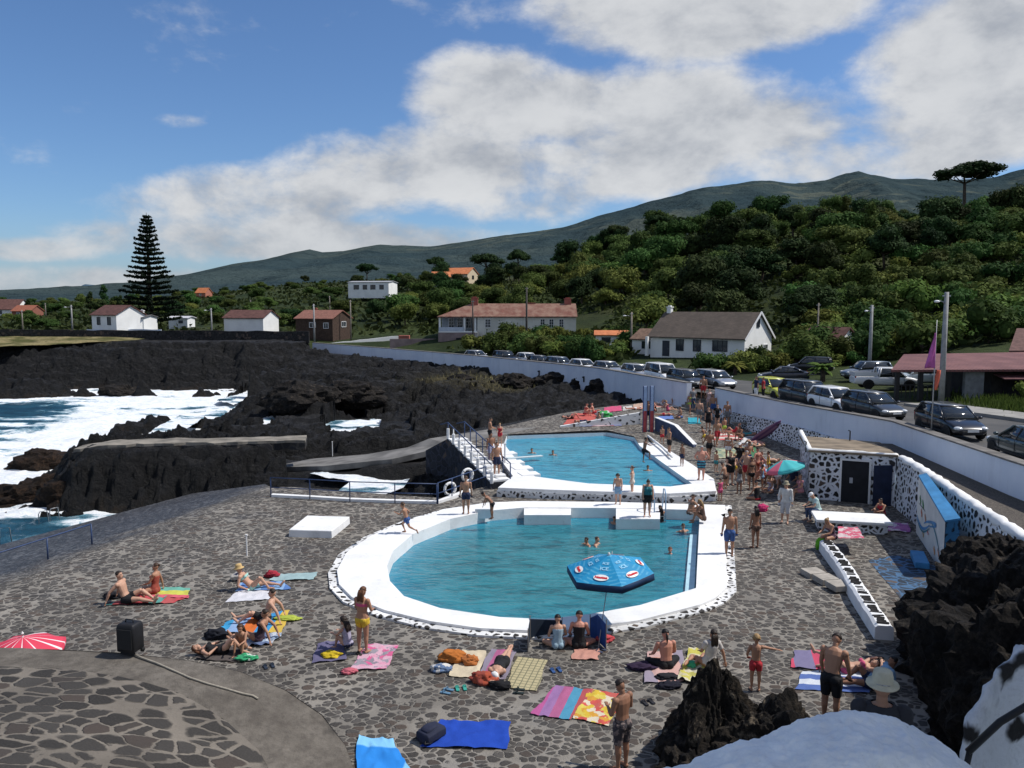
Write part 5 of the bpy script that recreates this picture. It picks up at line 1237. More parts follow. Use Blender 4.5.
# low dividing wall with black stones set in rungs of white mortar
dl = [G(826,551),G(843,574),G(862,606),G(884,640)]
dv = empty('divider_wall', dl[0], 0, 'low white jointed wall with ladder like rungs running towards the viewer between sun and shade', 'wall')
pts = []
for i in range(3):
    for k in range(10): pts.append(dl[i].lerp(dl[i+1], k/10))
pts.append(dl[3]); rr = random.Random(9)
rings = []
for i, p in enumerate(pts):
    d = (pts[min(i+1,len(pts)-1)]-pts[max(i-1,0)]).to_2d().normalized(); n = Vector((-d.y, d.x, 0)); c = p-dl[0]; zt = .42+rr.uniform(-.03,.03)
    rings.append([c-n*.26-Vector((0,0,.2)), c-n*.24+Vector((0,0,zt-.06)), c-n*.16+Vector((0,0,zt)), c+n*.16+Vector((0,0,zt)), c+n*.24+Vector((0,0,zt-.06)), c+n*.26-Vector((0,0,.2))])
a = MB(); a.loft(rings); a.obj('wall_body', M['white_wall'], dv)
sm_ = plain('black_set_stone', (.022,.021,.021), .9, .35, 5, .4)
for i in range(len(pts)-1):
    for j in (0, 1):
        if j == 1 and i % 3 == 2: continue
        p = pts[i].lerp(pts[i+1], .28+.5*j)-dl[0]; d = (pts[i+1]-pts[i]).to_2d().normalized(); a = MB()
        a.box((0,0,0), (.095, .27+rr.uniform(-.08,.07), .05)); bm_ = a.obj('set_stone', sm_, dv); bm_.location = p+Vector((0,0,.425)); bm_.rotation_euler = (0,0,math.atan2(d.y,d.x)+rr.uniform(-.2,.2)); bevel(bm_, .035, 2)
# white slab the seated people use
p = G(838,529); a = MB(); a.box((0,0,0), (2.9,1.5,.12), 0); o = a.obj('white_slab', M['white']); o.location = p+Vector((.5,0,.46)); o.rotation_euler.z = R(-12); tag(bevel(o,.02), 'flat white slab on the low wall end where people sit', 'slab')
a = MB(); a.box((0,0,0), (2.6,1.2,.42)); o = a.obj('slab_base', fw_m); o.location = p+Vector((.5,0,.19)); o.rotation_euler.z = R(-12); tag(o, 'dark stone block carrying the white slab near the shed', 'plinth')
# grey steps beside the divider
st = empty('grey_steps', G(826,583), R(12), 'three grey concrete steps beside the low white divider wall', 'steps')
for k in range(3): a = MB(); a.box((0,.75-.72*k,.09+.03*k), (.62,.60,.2)); bevel(a.obj('step', plain('pale_worn_step', (.34,.31,.27), .9, .2), st), .02)
# ------------------------------------------------------------------ foreground rocks
def rock(name, c, size, seed, m, label, rough=.35, n=6, squash=None):
    bm = bmesh.new(); bmesh.ops.create_icosphere(bm, subdivisions=n, radius=1); sd2 = Vector((seed*3.1, seed*1.7, seed*.9))
    for vt in bm.verts:
        p = vt.co.copy(); k = 1+rough*(mnoise.fractal(p*1.3+sd2, .9, 2.1, 6)*.9)+rough*.55*(1-abs(mnoise.noise(p*2.6+sd2))*2)*.5
        k += .10*rough*(mnoise.cell(p*5+sd2)-.5)+.16*rough*(1-2*abs(mnoise.noise(p*6.5+sd2)))+.09*rough*(1-2*abs(mnoise.noise(p*15+sd2)))+.05*rough*mnoise.noise(p*34)
        q = Vector((p.x*size[0]*k, p.y*size[1]*k, p.z*size[2]*k))
        if squash: q = squash(q, p)
        vt.co = q
    me = bpy.data.meshes.new(name); bm.to_mesh(me); bm.free()
    o = link(name, me, m, None, False, c); return tag(o, label, 'rock')
RK = rock_mat('rough_black_lava_rock', (.012,.011,.011), (.045,.037,.030), 1.6, 1.0, (.10,.08,.06))
RK2 = rock_mat('lichen_lava_rock', (.016,.014,.013), (.085,.066,.047), 1.6, 1.0, (.26,.21,.15))
def cone(q, p): s = 1-.62*max(0, p.z); return Vector((q.x*s, q.y*s, q.z))
b = P(745,740,0); b = Vector((b.x, 16.6, 0))
rock('lava_rock', Vector((4.15,15.6,.25)), (.95,.95,1.5), 3, RK2, 'pointed brown black lava rock rising from the deck before the white parapet', .38, 6, cone)
rock('lava_rock', Vector((5.2,14.9,.0)), (1.1,1.0,1.15), 8, RK2, 'low brown lichen covered rock ridge right of the pointed rock', .42, 6)
rock('lava_rock', Vector((6.5,14.4,-.1)), (1.2,1.0,1.0), 15, RK2, 'low rock mound between the pointed rock and standing man', .4, 6)
rock('lava_rock', Vector((3.45,14.9,-.2)), (.6,.7,.8), 21, RK, 'small black rock at the left foot of the pointed rock', .4, 5)
rock('lava_rock', Vector((12.7,18.9,.5)), (2.6,2.6,2.3), 5, RK, 'huge black lava outcrop in shadow at the right edge', .42, 6)
rock('lava_rock', Vector((10.7,15.2,.6)), (2.1,1.9,2.7), 31, RK, 'black shadowed outcrop behind the man in the hat', .42, 6)
rock('lava_rock', Vector((15.0,22.6,.6)), (1.7,1.5,1.6), 44, RK, 'black rock heaped against the rough white wall beside the mural', .4, 6)
# white parapet of the viewer's stair
def px_curve(pix, Y): return [PD(x, y, Y+k) for (x, y, k) in pix]
wp = NT('lumpy_limewash'); v = wp.coord(); a_ = wp.noise(v, 3, 6, .65); b_ = wp.noise(v, 26, 4, .6); wp.set(Base_Color=wp.mix(wp.mr(wp.noise(v, 7, 6, .75), .62, .75, 0, .6), wp.mix(wp.mr(a_, .35, .7), (.70,.72,.74), (.85,.86,.86)), (.20,.19,.18)), Roughness=.8); wp.bump(wp.math('ADD', a_, wp.math('MULTIPLY', b_, .3)), .55, .05)
crest = [(560,800,.0),(620,774,.0),(660,765,.0),(700,749,.0),(740,736,.0),(780,721,.0),(820,708,.0),(850,704,.0),(885,708,.0),(915,722,.0),(945,742,.0),(968,764,.0),(985,800,0)]
rings = []; rr = random.Random(6)
for i, (x, y, k) in enumerate(crest):
    c = PD(x, y, 6.9); rings.append([Vector((c.x, c.y+.10, -.0)), Vector((c.x,c.y+.06,c.z-.25)), Vector((c.x, c.y, c.z-.03+rr.uniform(-.008,.008))), Vector((c.x, c.y-.12, c.z-.005)), Vector((c.x, c.y-.5, c.z-.01)), Vector((c.x,c.y-.75,c.z-.06)), Vector((c.x,c.y-.85,c.z-.25)), Vector((c.x,c.y-.9,-.0))])
a = MB(); a.loft(rings); o = a.obj('parapet', wp.mat, None, True); md = o.modifiers.new('s','SUBSURF'); md.levels = 5; md.render_levels = 5
tx = bpy.data.textures.new('lumps','CLOUDS'); tx.noise_scale = .35; dm = o.modifiers.new('d','DISPLACE'); dm.texture = tx; dm.strength = .09; dm.texture_coords = 'LOCAL'; tx2 = bpy.data.textures.new('chips','CLOUDS'); tx2.noise_scale = .09; d3 = o.modifiers.new('e','DISPLACE'); d3.texture = tx2; d3.strength = .05; d3.texture_coords = 'LOCAL'
tag(o, 'lumpy whitewashed parapet in shade along the bottom of the view', 'parapet')
# white painted rock wall at the lower right with black stones, and a handrail
wr_m = stone_mat('white_daubed_rock', (.70,.72,.76), (.016,.015,.015), 1.35, (.20,.30), .45, (1,1,.8), bump=1.0, spots=.2)
c = PD(1010,740,8.6)
pts2 = [(958,800,9.4),(962,742,9.4),(972,700,9.4),(1000,664,9.5),(1024,645,9.6),(1080,628,9.8),(1150,620,10)]
rings = []
for x, y, Y in pts2:
    q = PD(x, y, Y); rings.append([Vector((q.x-.05,q.y-.1,1.0)), Vector((q.x-.02,q.y-.12,q.z-.5)), Vector((q.x,q.y,q.z-.08)), Vector((q.x+.12,q.y+.12,q.z)), Vector((q.x+.5,q.y+.4,q.z-.1)), Vector((q.x+.8,q.y+.7,1.0))])
a = MB(); a.loft(rings); o = a.obj('painted_rock_wall', wr_m, None, True); md = o.modifiers.new('s','SUBSURF'); md.levels = 3; md.render_levels = 3
dm = o.modifiers.new('d','DISPLACE'); dm.texture = tx; dm.strength = .3; dm.texture_coords = 'LOCAL'
tag(o, 'rough rock wall daubed white around black stones at the lower right corner', 'wall')
hr = empty('stair_handrail', PD(970,760,7.6), 0, 'thick black handrail slanting before the white daubed rock wall at lower right', 'handrail'); o_ = Vector(hr.location)
a = MB(); a.tube([PD(968,752,7.6)-o_, PD(1000,722,7.5)-o_, PD(1040,698,7.4)-o_, PD(1100,660,7.2)-o_], .035, 8); a.obj('rail', M['black'], hr, True)
a = MB(); a.tube([PD(970,750,7.6)-o_, PD(966,768,7.6)-o_, PD(975,800,7.6)-o_-Vector((0,0,1.0))], .03, 8); a.obj('rail_post', M['black'], hr, True)
# ------------------------------------------------------------------ raised terrace at lower left with big stones and a concrete border
TZ = 1.35
edge = [P(-140,640,TZ),P(0,648,TZ),P(60,650,TZ),P(120,653,TZ),P(190,661,TZ*.97),P(240,672,TZ*.86),P(285,690,TZ*.62),P(322,715,TZ*.36),P(345,745,TZ*.16),P(356,775,.04),(1.2*-3.4,13.2,0.0)]
edge = [Vector(e) for e in edge]; edge[-1] = Vector((-2.75,12.5,.02))
tp_poly = [(e.x, e.y) for e in edge]+[(-3.0,8.5),(-16,8.5)]
ef = rbf([(e.x, e.y) for e in edge]+[(-5.2,12,.0),(-9,12),(-12,12),(-16,9),(-6.0,14),(-7.5,15),(-3.5,9)][0:0]+[(-5.0,12.5),(-8,13),(-11,13),(-15,11),(-6.2,14.2),(-3.4,9.5),(-7,10)], [e.z for e in edge]+[.55,1.25,1.38,1.4,.85,.15,1.0], .05)
conc = NT('rough_concrete_border'); v = conc.coord(); a_ = conc.noise(v, 1.1, 7, .7); b_ = conc.noise(v, 28, 6, .75); c_ = conc.noise(v, 5, 5, .7)
conc.set(Base_Color=conc.mix(conc.mr(b_, .58, .72, 0, .6), conc.mix(conc.mr(c_, .4, .7, 0, .6), conc.mix(conc.mr(a_, .3, .7), (.10,.088,.075), (.19,.17,.145)), (.075,.066,.058)), (.04,.036,.032)), Roughness=.95, Specular_IOR_Level=.15); conc.bump(conc.math('ADD', b_, c_), .8, .03); conc = conc.mat
terr = sheet('raised_terrace', tp_poly, [], lambda x, y: ef(x, y)+.05*(fbm(x*.8,y*.8,3,3)-.5), .4, conc)
a = MB(); n = len(edge)
a.add([(e.x,e.y,e.z+.01) for e in edge]+[(e.x+.02,e.y+.06,-.3) for e in edge], [(i,i+1,n+i+1,n+i) for i in range(n-1)]); o = a.obj('terrace_edge', conc); o['kind'] = 'structure'
inner = [P(-140,668,TZ),P(0,668,TZ),P(60,670,TZ),P(120,676,TZ),P(180,688,1.3),P(225,705,1.2),P(258,728,1.05),P(272,752,.9),P(273,785,.75)]
big = [(e.x, e.y) for e in inner]+[(-4.6,11),(-5.0,8.6),(-16,8.6)]
big_m = stone_mat('large_dark_paving_stones', (.205,.18,.15), (.036,.033,.030), 1.75, (.04,.10), .32, (1,1.75,0), tint=(.065,.05,.042), bump=1.0, rnd=(.60,.78))
sheet('stone_paving', big, [], lambda x, y: ef(x, y)+.05*(fbm(x*.8,y*.8,3,3)-.5)+.012, .35, big_m)
# grey worn patch where the border runs out into the deck
wm_ = NT('worn_concrete_apron'); v = wm_.coord(); a_ = wm_.noise(v, 1.3, 6, .65)

# steps up to the road through the gap in the wall
gs = empty('gap_steps', (15.0,61.8,0), 0, 'dark stone steps leading from the deck up to the road through the wall gap', 'steps'); dn_ = Vector((.86,.5,0)); an_ = math.atan2(dn_.y, dn_.x)
for k in range(8):
    a = MB(); zt = 1.05+.19*k; a.box(Vector((-.35,.0,0))+dn_*(.36*k)+Vector((0,0,zt-.6)), (.40,4.6,1.2), an_); a.obj('step', M['grey_concrete'], gs)
# unseen tall house added right of the viewer to shade the parapet and rocks
shade_house = empty('house', (9.6,5.5,0), 0, 'unseen tall white house added right of the viewpoint to cast shade', 'house')
a = MB(); a.box((2.2,0,8.2), (6.0,11.0,16.4)); a.obj('wall', HW, shade_house)
a = MB(); a.add([(-1.0,-5.8,16.4),(5.4,-5.8,16.4),(5.4,5.8,16.4),(-1.0,5.8,16.4),(2.2,-5.8,18.3),(2.2,5.8,18.3)], [(0,1,4),(2,3,5),(1,2,5,4),(3,0,4,5),(0,3,2,1)]); a.obj('roof', TILE, shade_house)
for y in (-3,0,3):
    for z in (9.5,13): window(shade_house, (-.8,y,z), 1.1, 1.5, -PI/2, WFR, (1,1))
shade_outbuilding = empty('outbuilding', (15.6,15.3,0), 0, 'unseen white outbuilding added right of the view to shade the black rocks', 'house')  # second unseen block, added to shade the rocks at the right edge
a = MB(); a.box((.3,0,4.4), (2.2,8.2,8.8)); a.obj('wall', HW, shade_outbuilding); a = MB(); a.box((.3,0,8.9), (2.7,8.7,.2)); a.obj('roof', TILE, shade_outbuilding); window(shade_outbuilding, (-.8,0,6.5), 1.1, 1.4, -PI/2, WFR, (1,1))
# ------------------------------------------------------------------ cars
def paint(name, c, metal=.3):
    return plain('car_paint_'+name, c, .28, .03, .5, metal=metal, spec=.5, coat=.6)
TYRE = plain('tyre_rubber', (.012,.012,.012), .8, .1); RIM = plain('alloy_rim', (.42,.43,.44), .35, .05, metal=.8)
GLASS = plain('car_glass', (.012,.016,.02), .05, .1, spec=.8); LENS = plain('headlight_lens', (.62,.64,.66), .12, .05, spec=.8)
TAIL = plain('tail_lens', (.32,.02,.02), .2, .1, spec=.6); PLATE = plain('licence_plate', (.70,.70,.68), .5, .03); TRIM = plain('black_trim', (.02,.02,.022), .6, .1)
CT_ = {
 'hatch': dict(L=3.95, W=1.70, H=1.46, st=[(-1.97,.42,.74,.66),(-1.93,.32,.90,.76),(-1.7,.24,.97,.83),(-.9,.20,.96,.85),(.4,.20,.92,.85),(.95,.20,.90,.84),(1.45,.22,.80,.81),(1.78,.26,.68,.74),(1.93,.33,.58,.64),(1.97,.38,.52,.52)], ws=(1.05,.30), rw=(-1.88,-1.50), fw=1.22, rwh=-1.22, wr=.305),
 'estate': dict(L=4.4, W=1.74, H=1.50, st=[(-2.2,.42,.76,.68),(-2.16,.32,.92,.78),(-1.9,.24,.98,.85),(-.9,.20,.97,.87),(.5,.20,.94,.87),(1.1,.20,.92,.86),(1.65,.22,.82,.83),(2.0,.26,.70,.76),(2.16,.33,.60,.66),(2.2,.38,.54,.54)], ws=(1.2,.45), rw=(-2.12,-1.85), fw=1.38, rwh=-1.32, wr=.315),
 'sedan': dict(L=4.5, W=1.76, H=1.43, st=[(-2.25,.42,.78,.66),(-2.2,.32,.94,.76),(-1.95,.24,1.0,.83),(-1.3,.20,.98,.86),(.5,.20,.92,.87),(1.1,.20,.90,.86),(1.7,.22,.80,.83),(2.05,.26,.68,.76),(2.2,.33,.58,.66),(2.25,.38,.52,.54)], ws=(1.15,.35), rw=(-1.75,-.95), fw=1.38, rwh=-1.34, wr=.32),
 'suv': dict(L=4.3, W=1.80, H=1.68, st=[(-2.15,.5,.86,.70),(-2.1,.38,1.02,.80),(-1.85,.30,1.08,.87),(-.9,.27,1.07,.89),(.5,.27,1.04,.89),(1.1,.27,1.02,.88),(1.6,.28,.94,.86),(1.95,.32,.82,.80),(2.1,.40,.70,.72),(2.15,.46,.62,.60)], ws=(1.2,.55), rw=(-2.05,-1.75), fw=1.32, rwh=-1.30, wr=.35),
 'van': dict(L=4.3, W=1.80, H=1.82, st=[(-2.15,.42,.86,.74),(-2.12,.32,1.08,.84),(-1.9,.24,1.14,.88),(-.9,.22,1.13,.89),(.6,.22,1.08,.89),(1.2,.22,1.05,.88),(1.65,.24,.92,.85),(1.98,.28,.76,.78),(2.12,.34,.64,.68),(2.15,.40,.56,.56)], ws=(1.4,.75), rw=(-2.1,-1.98), fw=1.35, rwh=-1.30, wr=.32),
 'pickup': dict(L=5.0, W=1.78, H=1.72, st=[(-2.5,.5,.90,.80),(-2.48,.42,1.02,.84),(-2.2,.36,1.04,.86),(-.9,.33,1.04,.88),(.5,.30,1.05,.88),(1.3,.30,1.04,.87),(1.9,.31,.96,.85),(2.3,.35,.84,.79),(2.46,.42,.72,.70),(2.5,.48,.64,.60)], ws=(1.45,.85), rw=(-.75,-.60), fw=1.6, rwh=-1.45, wr=.37),
}
def car(kind_, pm, loc, yaw, label, group=None, rimm=None, roof=None):
    c = CT_[kind_]; r = empty('parked_car' if kind_ != 'pickup' else 'pickup_truck', loc, yaw, label, 'car' if kind_ not in ('pickup','van') else {'pickup':'pickup','van':'van'}[kind_], group)
    rings = []
    for x, zb, zt, hw in c['st']:
        h = [(hw*.80,zb),(hw*.97,zb+.10),(hw,zb+(zt-zb)*.52),(hw*.985,zt-(zt-zb)*.22),(hw*.93,zt-.045),(hw*.82,zt)]
        rings.append([Vector((x,-y,z)) for y, z in h]+[Vector((x,0,zt+.025))]+[Vector((x,y,z)) for y, z in reversed(h)]+[Vector((x,0,zb))])
    a = MB(); a.loft(rings); body = a.obj('body', pm, r, True)
    md = body.modifiers.new('s','SUBSURF'); md.levels = 1; md.render_levels = 2
    zr = c['H']; belt = lambda x: float(np.interp(x, [s[0] for s in c['st']], [s[2] for s in c['st']])); hwf = lambda x: float(np.interp(x, [s[0] for s in c['st']], [s[3] for s in c['st']]))
    wx0, wx1 = c['ws']; rx0, rx1 = c['rw']; n = 6
    def ring(zf):
        k = zf; xf = wx0+(wx1-wx0)*k; xr = rx0+(rx1-rx0)*k; out = []
        yb, yt = hwf(0)*.93, hwf(0)*.74; y = yb+(yt-yb)*k
        zz = lambda x: (belt(x)-.03)*(1-k)+(zr-.05)*k
        for x, yy_ in ((xf,y*.80),(xf-.12,y),(xr+.10,y),(xr,y*.82)): out.append(Vector((x,-yy_,zz(x))))
        for x, yy_ in ((xr,y*.82),(xr+.10,y),(xf-.12,y),(xf,y*.80)): out.append(Vector((x,yy_,zz(x))))
        return out
    g = MB(); g.loft([ring(0), ring(.5), ring(1)]); gl = g.obj('windows', GLASS, r, True, True)
    top = ring(1); a = MB(); cx = sum(v.x for v in top)/8
    def sc(v, s, dz): return Vector((cx+(v.x-cx)*s, v.y*s, v.z+dz))
    a.loft([[sc(v,1.02,-.035) for v in top],[sc(v,1.015,.02) for v in top],[sc(v,.86,.052) for v in top],[sc(v,.4,.066) for v in top]]); a.obj('roof', roof or pm, r, True)
    b0, b1 = ring(0), ring(1)
    for i in (1, 2, 3, 4, 5, 6) :
        a = MB(); p, q = b0[i], b1[i]; rad = .045 if i in (1,6) else .06; a.tube([p,(p+q)/2,q], rad, 5); a.obj('pillar', pm, gl, True)
    for s in (0, 1):     # B pillar
        def mid(k, x_): 
            rg = ring(k); p, q = (rg[1], rg[2]) if s == 0 else (rg[6], rg[5]); t_ = (x_-p.x)/(q.x-p.x); return p.lerp(q, t_)
        xb = (wx0+rx0)*.5+.02
        a = MB(); a.tube([mid(0,xb), mid(1,xb-.08)], .035, 4); a.obj('pillar', TRIM, gl)
    R_ = c['wr']
    for x in (c['fw'], c['rwh']):
        for s in (-1, 1):
            hw = hwf(x)
            a = MB(); n_ = 14; arc = [Vector((x+math.cos(t_)*(R_+.075), s*(hw+.004), R_+math.sin(t_)*(R_+.075))) for t_ in [PI*k/n_*1.16-.08*PI for k in range(n_+1)]]
            cen = [Vector((v.x, s*(hw-.10), v.z)) for v in arc]; a.add(arc+cen, [tuple(range(n_+1))]); a.obj('wheel_arch', TRIM, r)
            w = empty('wheel', (x, s*(hw-.075), R_)); w.parent = r
            w.rotation_euler = (PI/2*(1 if s < 0 else -1), 0, 0)
            a = MB(); a.lathe([(R_*.62,-.09),(R_*.93,-.10),(R_,-.07),(R_,.07),(R_*.93,.10),(R_*.62,.09)], n=20); a.obj('tyre', TYRE, w, True)
            a = MB(); a.lathe([(R_*.64,-.05),(R_*.64,.088),(R_*.54,.082),(R_*.48,.06),(.07,.085),(.01,.088)], n=18); rm = a.obj('rim', rimm or RIM, w)
            for k in range(5): a = MB(); t_ = 2*PI*k/5; a.box((math.cos(t_)*R_*.36, math.sin(t_)*R_*.36, .075), (R_*.12,R_*.26,.02), t_); a.obj('spoke_gap', TRIM, rm)
    L2 = c['L']/2; zt_ = belt(L2*.92)
    for s in (-1, 1):
        a = MB(); a.ell((L2*.905, s*hwf(L2*.9)*.78, zt_-.06), (.20,.17,.085), 12, 8, Matrix.Rotation(R(-s*24),3,'Z')); a.obj('headlight', LENS, r, True)
        a = MB(); a.box((-L2*.965, s*hwf(-L2*.96)*.86, belt(-L2*.96)-.12), (.10,.16,.26), R(s*12)); bevel(a.obj('tail_light', TAIL, r), .03)
        a = MB(); a.ell((wx0-.18, s*(hwf(.9)+.08), belt(.9)+.06), (.09,.11,.07), 8, 6); a.obj('mirror', pm, r, True)
        for x in (.25, -.75): 
            if kind_ == 'pickup' and x < 0: continue
            a = MB(); a.box((x, s*(hwf(x)*.985+.006), belt(x)-.14), (.17,.03,.035)); a.obj('door_handle', TRIM if roof else pm, r)
        for x in (wx0-.25, (wx0+rx0)*.5+.02):
            a = MB(); a.box((x, s*(hwf(x)+.002), .58), (.014,.012,.62)); a.obj('door_seam', TRIM, r)
        a = MB(); a.box((0, s*(hwf(0)+.003), .36), (L2*1.0,.02,.07)); a.obj('side_trim', TRIM, r)
    a = MB(); a.box((L2*.985,0,.40), (.07,.92,.16)); bevel(a.obj('lower_grille', TRIM, r), .02)
    a = MB(); a.box((L2*.972,0,zt_-.12), (.06,.62,.07)); bevel(a.obj('grille', TRIM, r), .02)
    a = MB(); a.box((L2*1.012,0,.50), (.02,.50,.11)); a.obj('licence_plate', PLATE, r)
    a = MB(); a.box((-L2*1.005,0,.62), (.02,.50,.11)); a.obj('licence_plate', PLATE, r)
    if kind_ == 'pickup':
        a = MB(); zz = belt(-1.5)+.03
        a.box((-1.65,0,zz), (1.6,1.40,.03)); a.obj('load_bed', M['dark'], r)
        for s in (-1,1): a = MB(); a.box((-1.65,s*.80,zz+.14), (1.7,.06,.30)); a.obj('bed_side', pm, r)
        a = MB(); a.box((-2.46,0,zz+.14), (.06,1.6,.30)); a.obj('tailgate', pm, r)
    return r
BLK = paint('black', (.012,.012,.015)); DGR = paint('dark_grey', (.045,.048,.052)); SIL = paint('silver', (.42,.43,.44), .6); WHT = paint('white', (.74,.75,.76), 0); GRN = paint('dark_green_grey', (.045,.065,.065)); LIME = paint('lime', (.50,.52,.05), 0); BLG = paint('blue_grey', (.14,.17,.21), .5); NAV = paint('dark_blue', (.025,.03,.05))
WO = [Vector((w[0], w[1])) for w in WALL]
def along(px, o):
    """point where the sight line of a pixel column meets the lane at distance o inland of the wall, and the lane's heading"""
    pts = off_line(WALL, o); u_ = (px-512)/F
    for i in range(1, len(pts)-1):
        a, b = pts[i], pts[i+1]; den = (b.x-a.x)-u_*(b.y-a.y)
        if abs(den) < 1e-9: continue
        t_ = (u_*a.y-a.x)/den
        if -1e-6 <= t_ <= 1: p = a.lerp(b, t_); d = (a-b).normalized(); return p, math.atan2(d.y, d.x)
    return None
def row(px, o, kind_, pm, label, flip=False, group=None, dy=0):
    p, h = along(px, o); car(kind_, pm, (p.x, p.y, float(road_z(p.y))+.03), h+(PI if flip else 0)+R(dy), label, group)
row(954, 1.45, 'hatch', BLK, 'shiny black hatchback parked nearest the viewer at the roadside wall', dy=4)
row(1040, 1.7, 'sedan', GRN, 'dark green grey car cut off by the right edge of the view', True, dy=0)
row(876, 1.5, 'hatch', DGR, 'dark grey hatchback parked between the white and the black hatchback', dy=3)
row(838, 1.5, 'hatch', WHT, 'clean white hatchback parked behind the dark grey one', dy=3)
row(809, 1.5, 'suv', DGR, 'dark grey boxy car parked behind the clean white hatchback', dy=2)
p = PD(772,399,58); car('hatch', LIME, (p.x, 57.5, float(road_z(57.5))+.03), R(-78), 'lime yellow small car standing by the wall gap')
row(716, 3.6, 'estate', SIL, 'silver car with raked windscreen stopped beside the group at the wall gap', dy=2)
row(687, 1.7, 'estate', DGR, 'dark grey car left of the group at the wall gap')
row(663, 1.7, 'van', WHT, 'tall white car in the far row, left of the dark grey one')
row(638, 1.7, 'estate', SIL, 'silver grey car in the far row below the lamp pole')
row(609, 1.7, 'hatch', SIL, 'silver hatchback in the far row with dark side windows, below the outbuilding')
row(584, 1.7, 'hatch', WHT, 'white hatchback in the far row below the garden gate')
row(560, 1.7, 'estate', BLG, 'blue grey car in the far row left of the white hatchback')
row(540, 1.7, 'hatch', DGR, 'dark hatchback in the far row, between black car and blue grey car')
row(528, 3.9, 'hatch', WHT, 'white car partly hidden in the far row behind the dark hatchback')
row(505, 1.7, 'suv', BLK, 'black car in the far row below the dark pole')
row(477, 1.7, 'hatch', SIL, 'silver car at the far left end of the parked row')
p = PD(783,383,74); car('sedan', NAV, (p.x, 74, float(road_z(74))+.03), R(168), 'black saloon with red tail lights parked across the road', None)
p = PD(812,378,78); car('suv', BLK, (p.x, 78.5, 2.48), R(155), 'dark off road car parked behind the black saloon at the island palm')
p = PD(866,383,71); car('suv', BLG, (p.x, 71, 2.55), R(184), 'blue grey off road car parked beside the grey lamp pole')
p = PD(884,394,63.5); car('pickup', WHT, (p.x, 63.5, 2.55), R(-8), 'white cab pickup with dark load bed parked beside the bar patio', None)
p = PD(926,388,63); car('van', plain('pale_blue_van_paint', (.40,.47,.52), .3, .05), (p.x+.5, 64.5, 2.7), R(175), 'pale blue van standing behind the bar patio posts')
# ------------------------------------------------------------------ people
def V(*a): return Vector(a)
def N(v): v = Vector(v); return v.normalized()
POSES = {}
def pose(name, up=(0,0,1), fwd=(0,1,0), up2=None, fwd2=None, hu=None, hf=None, ua=(.16,0,-1), fa=(.10,.12,-1), th=(.05,0,-1), sh=(0,-.03,-1), ft=(.2,1,-.05), **k):
    d = dict(up=up, fwd=fwd, up2=up2 or up, fwd2=fwd2 or fwd2 or fwd, hu=hu or (up2 or up), hf=hf or (fwd2 or fwd))
    for nm, v in (('ua',ua),('fa',fa),('th',th),('sh',sh),('ft',ft)):
        d[nm+'_r'] = k.get(nm+'_r', v); l = k.get(nm+'_l'); d[nm+'_l'] = l if l else (-v[0], v[1], v[2])
    POSES[name] = d
pose('stand'); pose('stand_relaxed', th_r=(.10,.02,-1), th_l=(-.03,.03,-1), ua_r=(.3,-.05,-1), fa_r=(-.05,.3,-1))
pose('hips', ua=(.55,-.15,-.8), fa=(-.55,.35,-.55))
pose('walk', th_r=(.04,.38,-1), sh_r=(.02,.0,-1), th_l=(-.04,-.25,-1), sh_l=(-.03,-.62,-1), ua_r=(.18,-.35,-1), ua_l=(-.18,.35,-1), fa_r=(.1,.05,-1), fa_l=(-.1,.7,-1))
pose('run', up=(0,.28,1), fwd=(0,1,-.28), th_r=(.05,.75,-.75), sh_r=(0,-.45,-1), th_l=(-.05,-.45,-1), sh_l=(0,-1,-.45), ft_l=(0,-.3,-1), ua_r=(.25,-.8,-.6), fa_r=(.1,.5,-.7), ua_l=(-.25,.6,-.7), fa_l=(.1,.8,.3))
pose('arms_front', ua=(.22,.25,-1), fa=(-.35,.85,-.2), hf=(0,1,-.35), hu=(0,.35,1))
pose('reach_right', ua_r=(1,.25,-.25), fa_r=(1,.15,-.2), ua_l=(-.35,.1,-1), fa_l=(.2,.7,-.6))
pose('bend', up=(0,.45,.9), fwd=(0,.9,-.45), up2=(0,.75,.66), fwd2=(0,.66,-.75), ua=(.2,.25,-1), fa=(.02,.35,-1), th=(.06,.06,-1), sh=(.0,-.1,-1))
pose('lean_fwd', up=(0,.12,1), fwd=(0,1,-.12), up2=(0,.3,.95), fwd2=(0,.95,-.3), hf=(0,.8,-.6), hu=(0,.6,.8), ua=(.2,.18,-1), fa=(.0,.45,-.9))
pose('arms_up', ua=(.45,.1,.6), fa=(-.35,.15,.9))
pose('hand_head', ua_r=(.7,.1,.35), fa_r=(-.75,.05,.65), ua_l=(-.35,-.1,-1), fa_l=(.15,.5,-.8))
pose('phone', ua=(.25,.1,-1), fa=(-.5,.9,.25), hf=(0,.9,-.45), hu=(0,.45,.9))
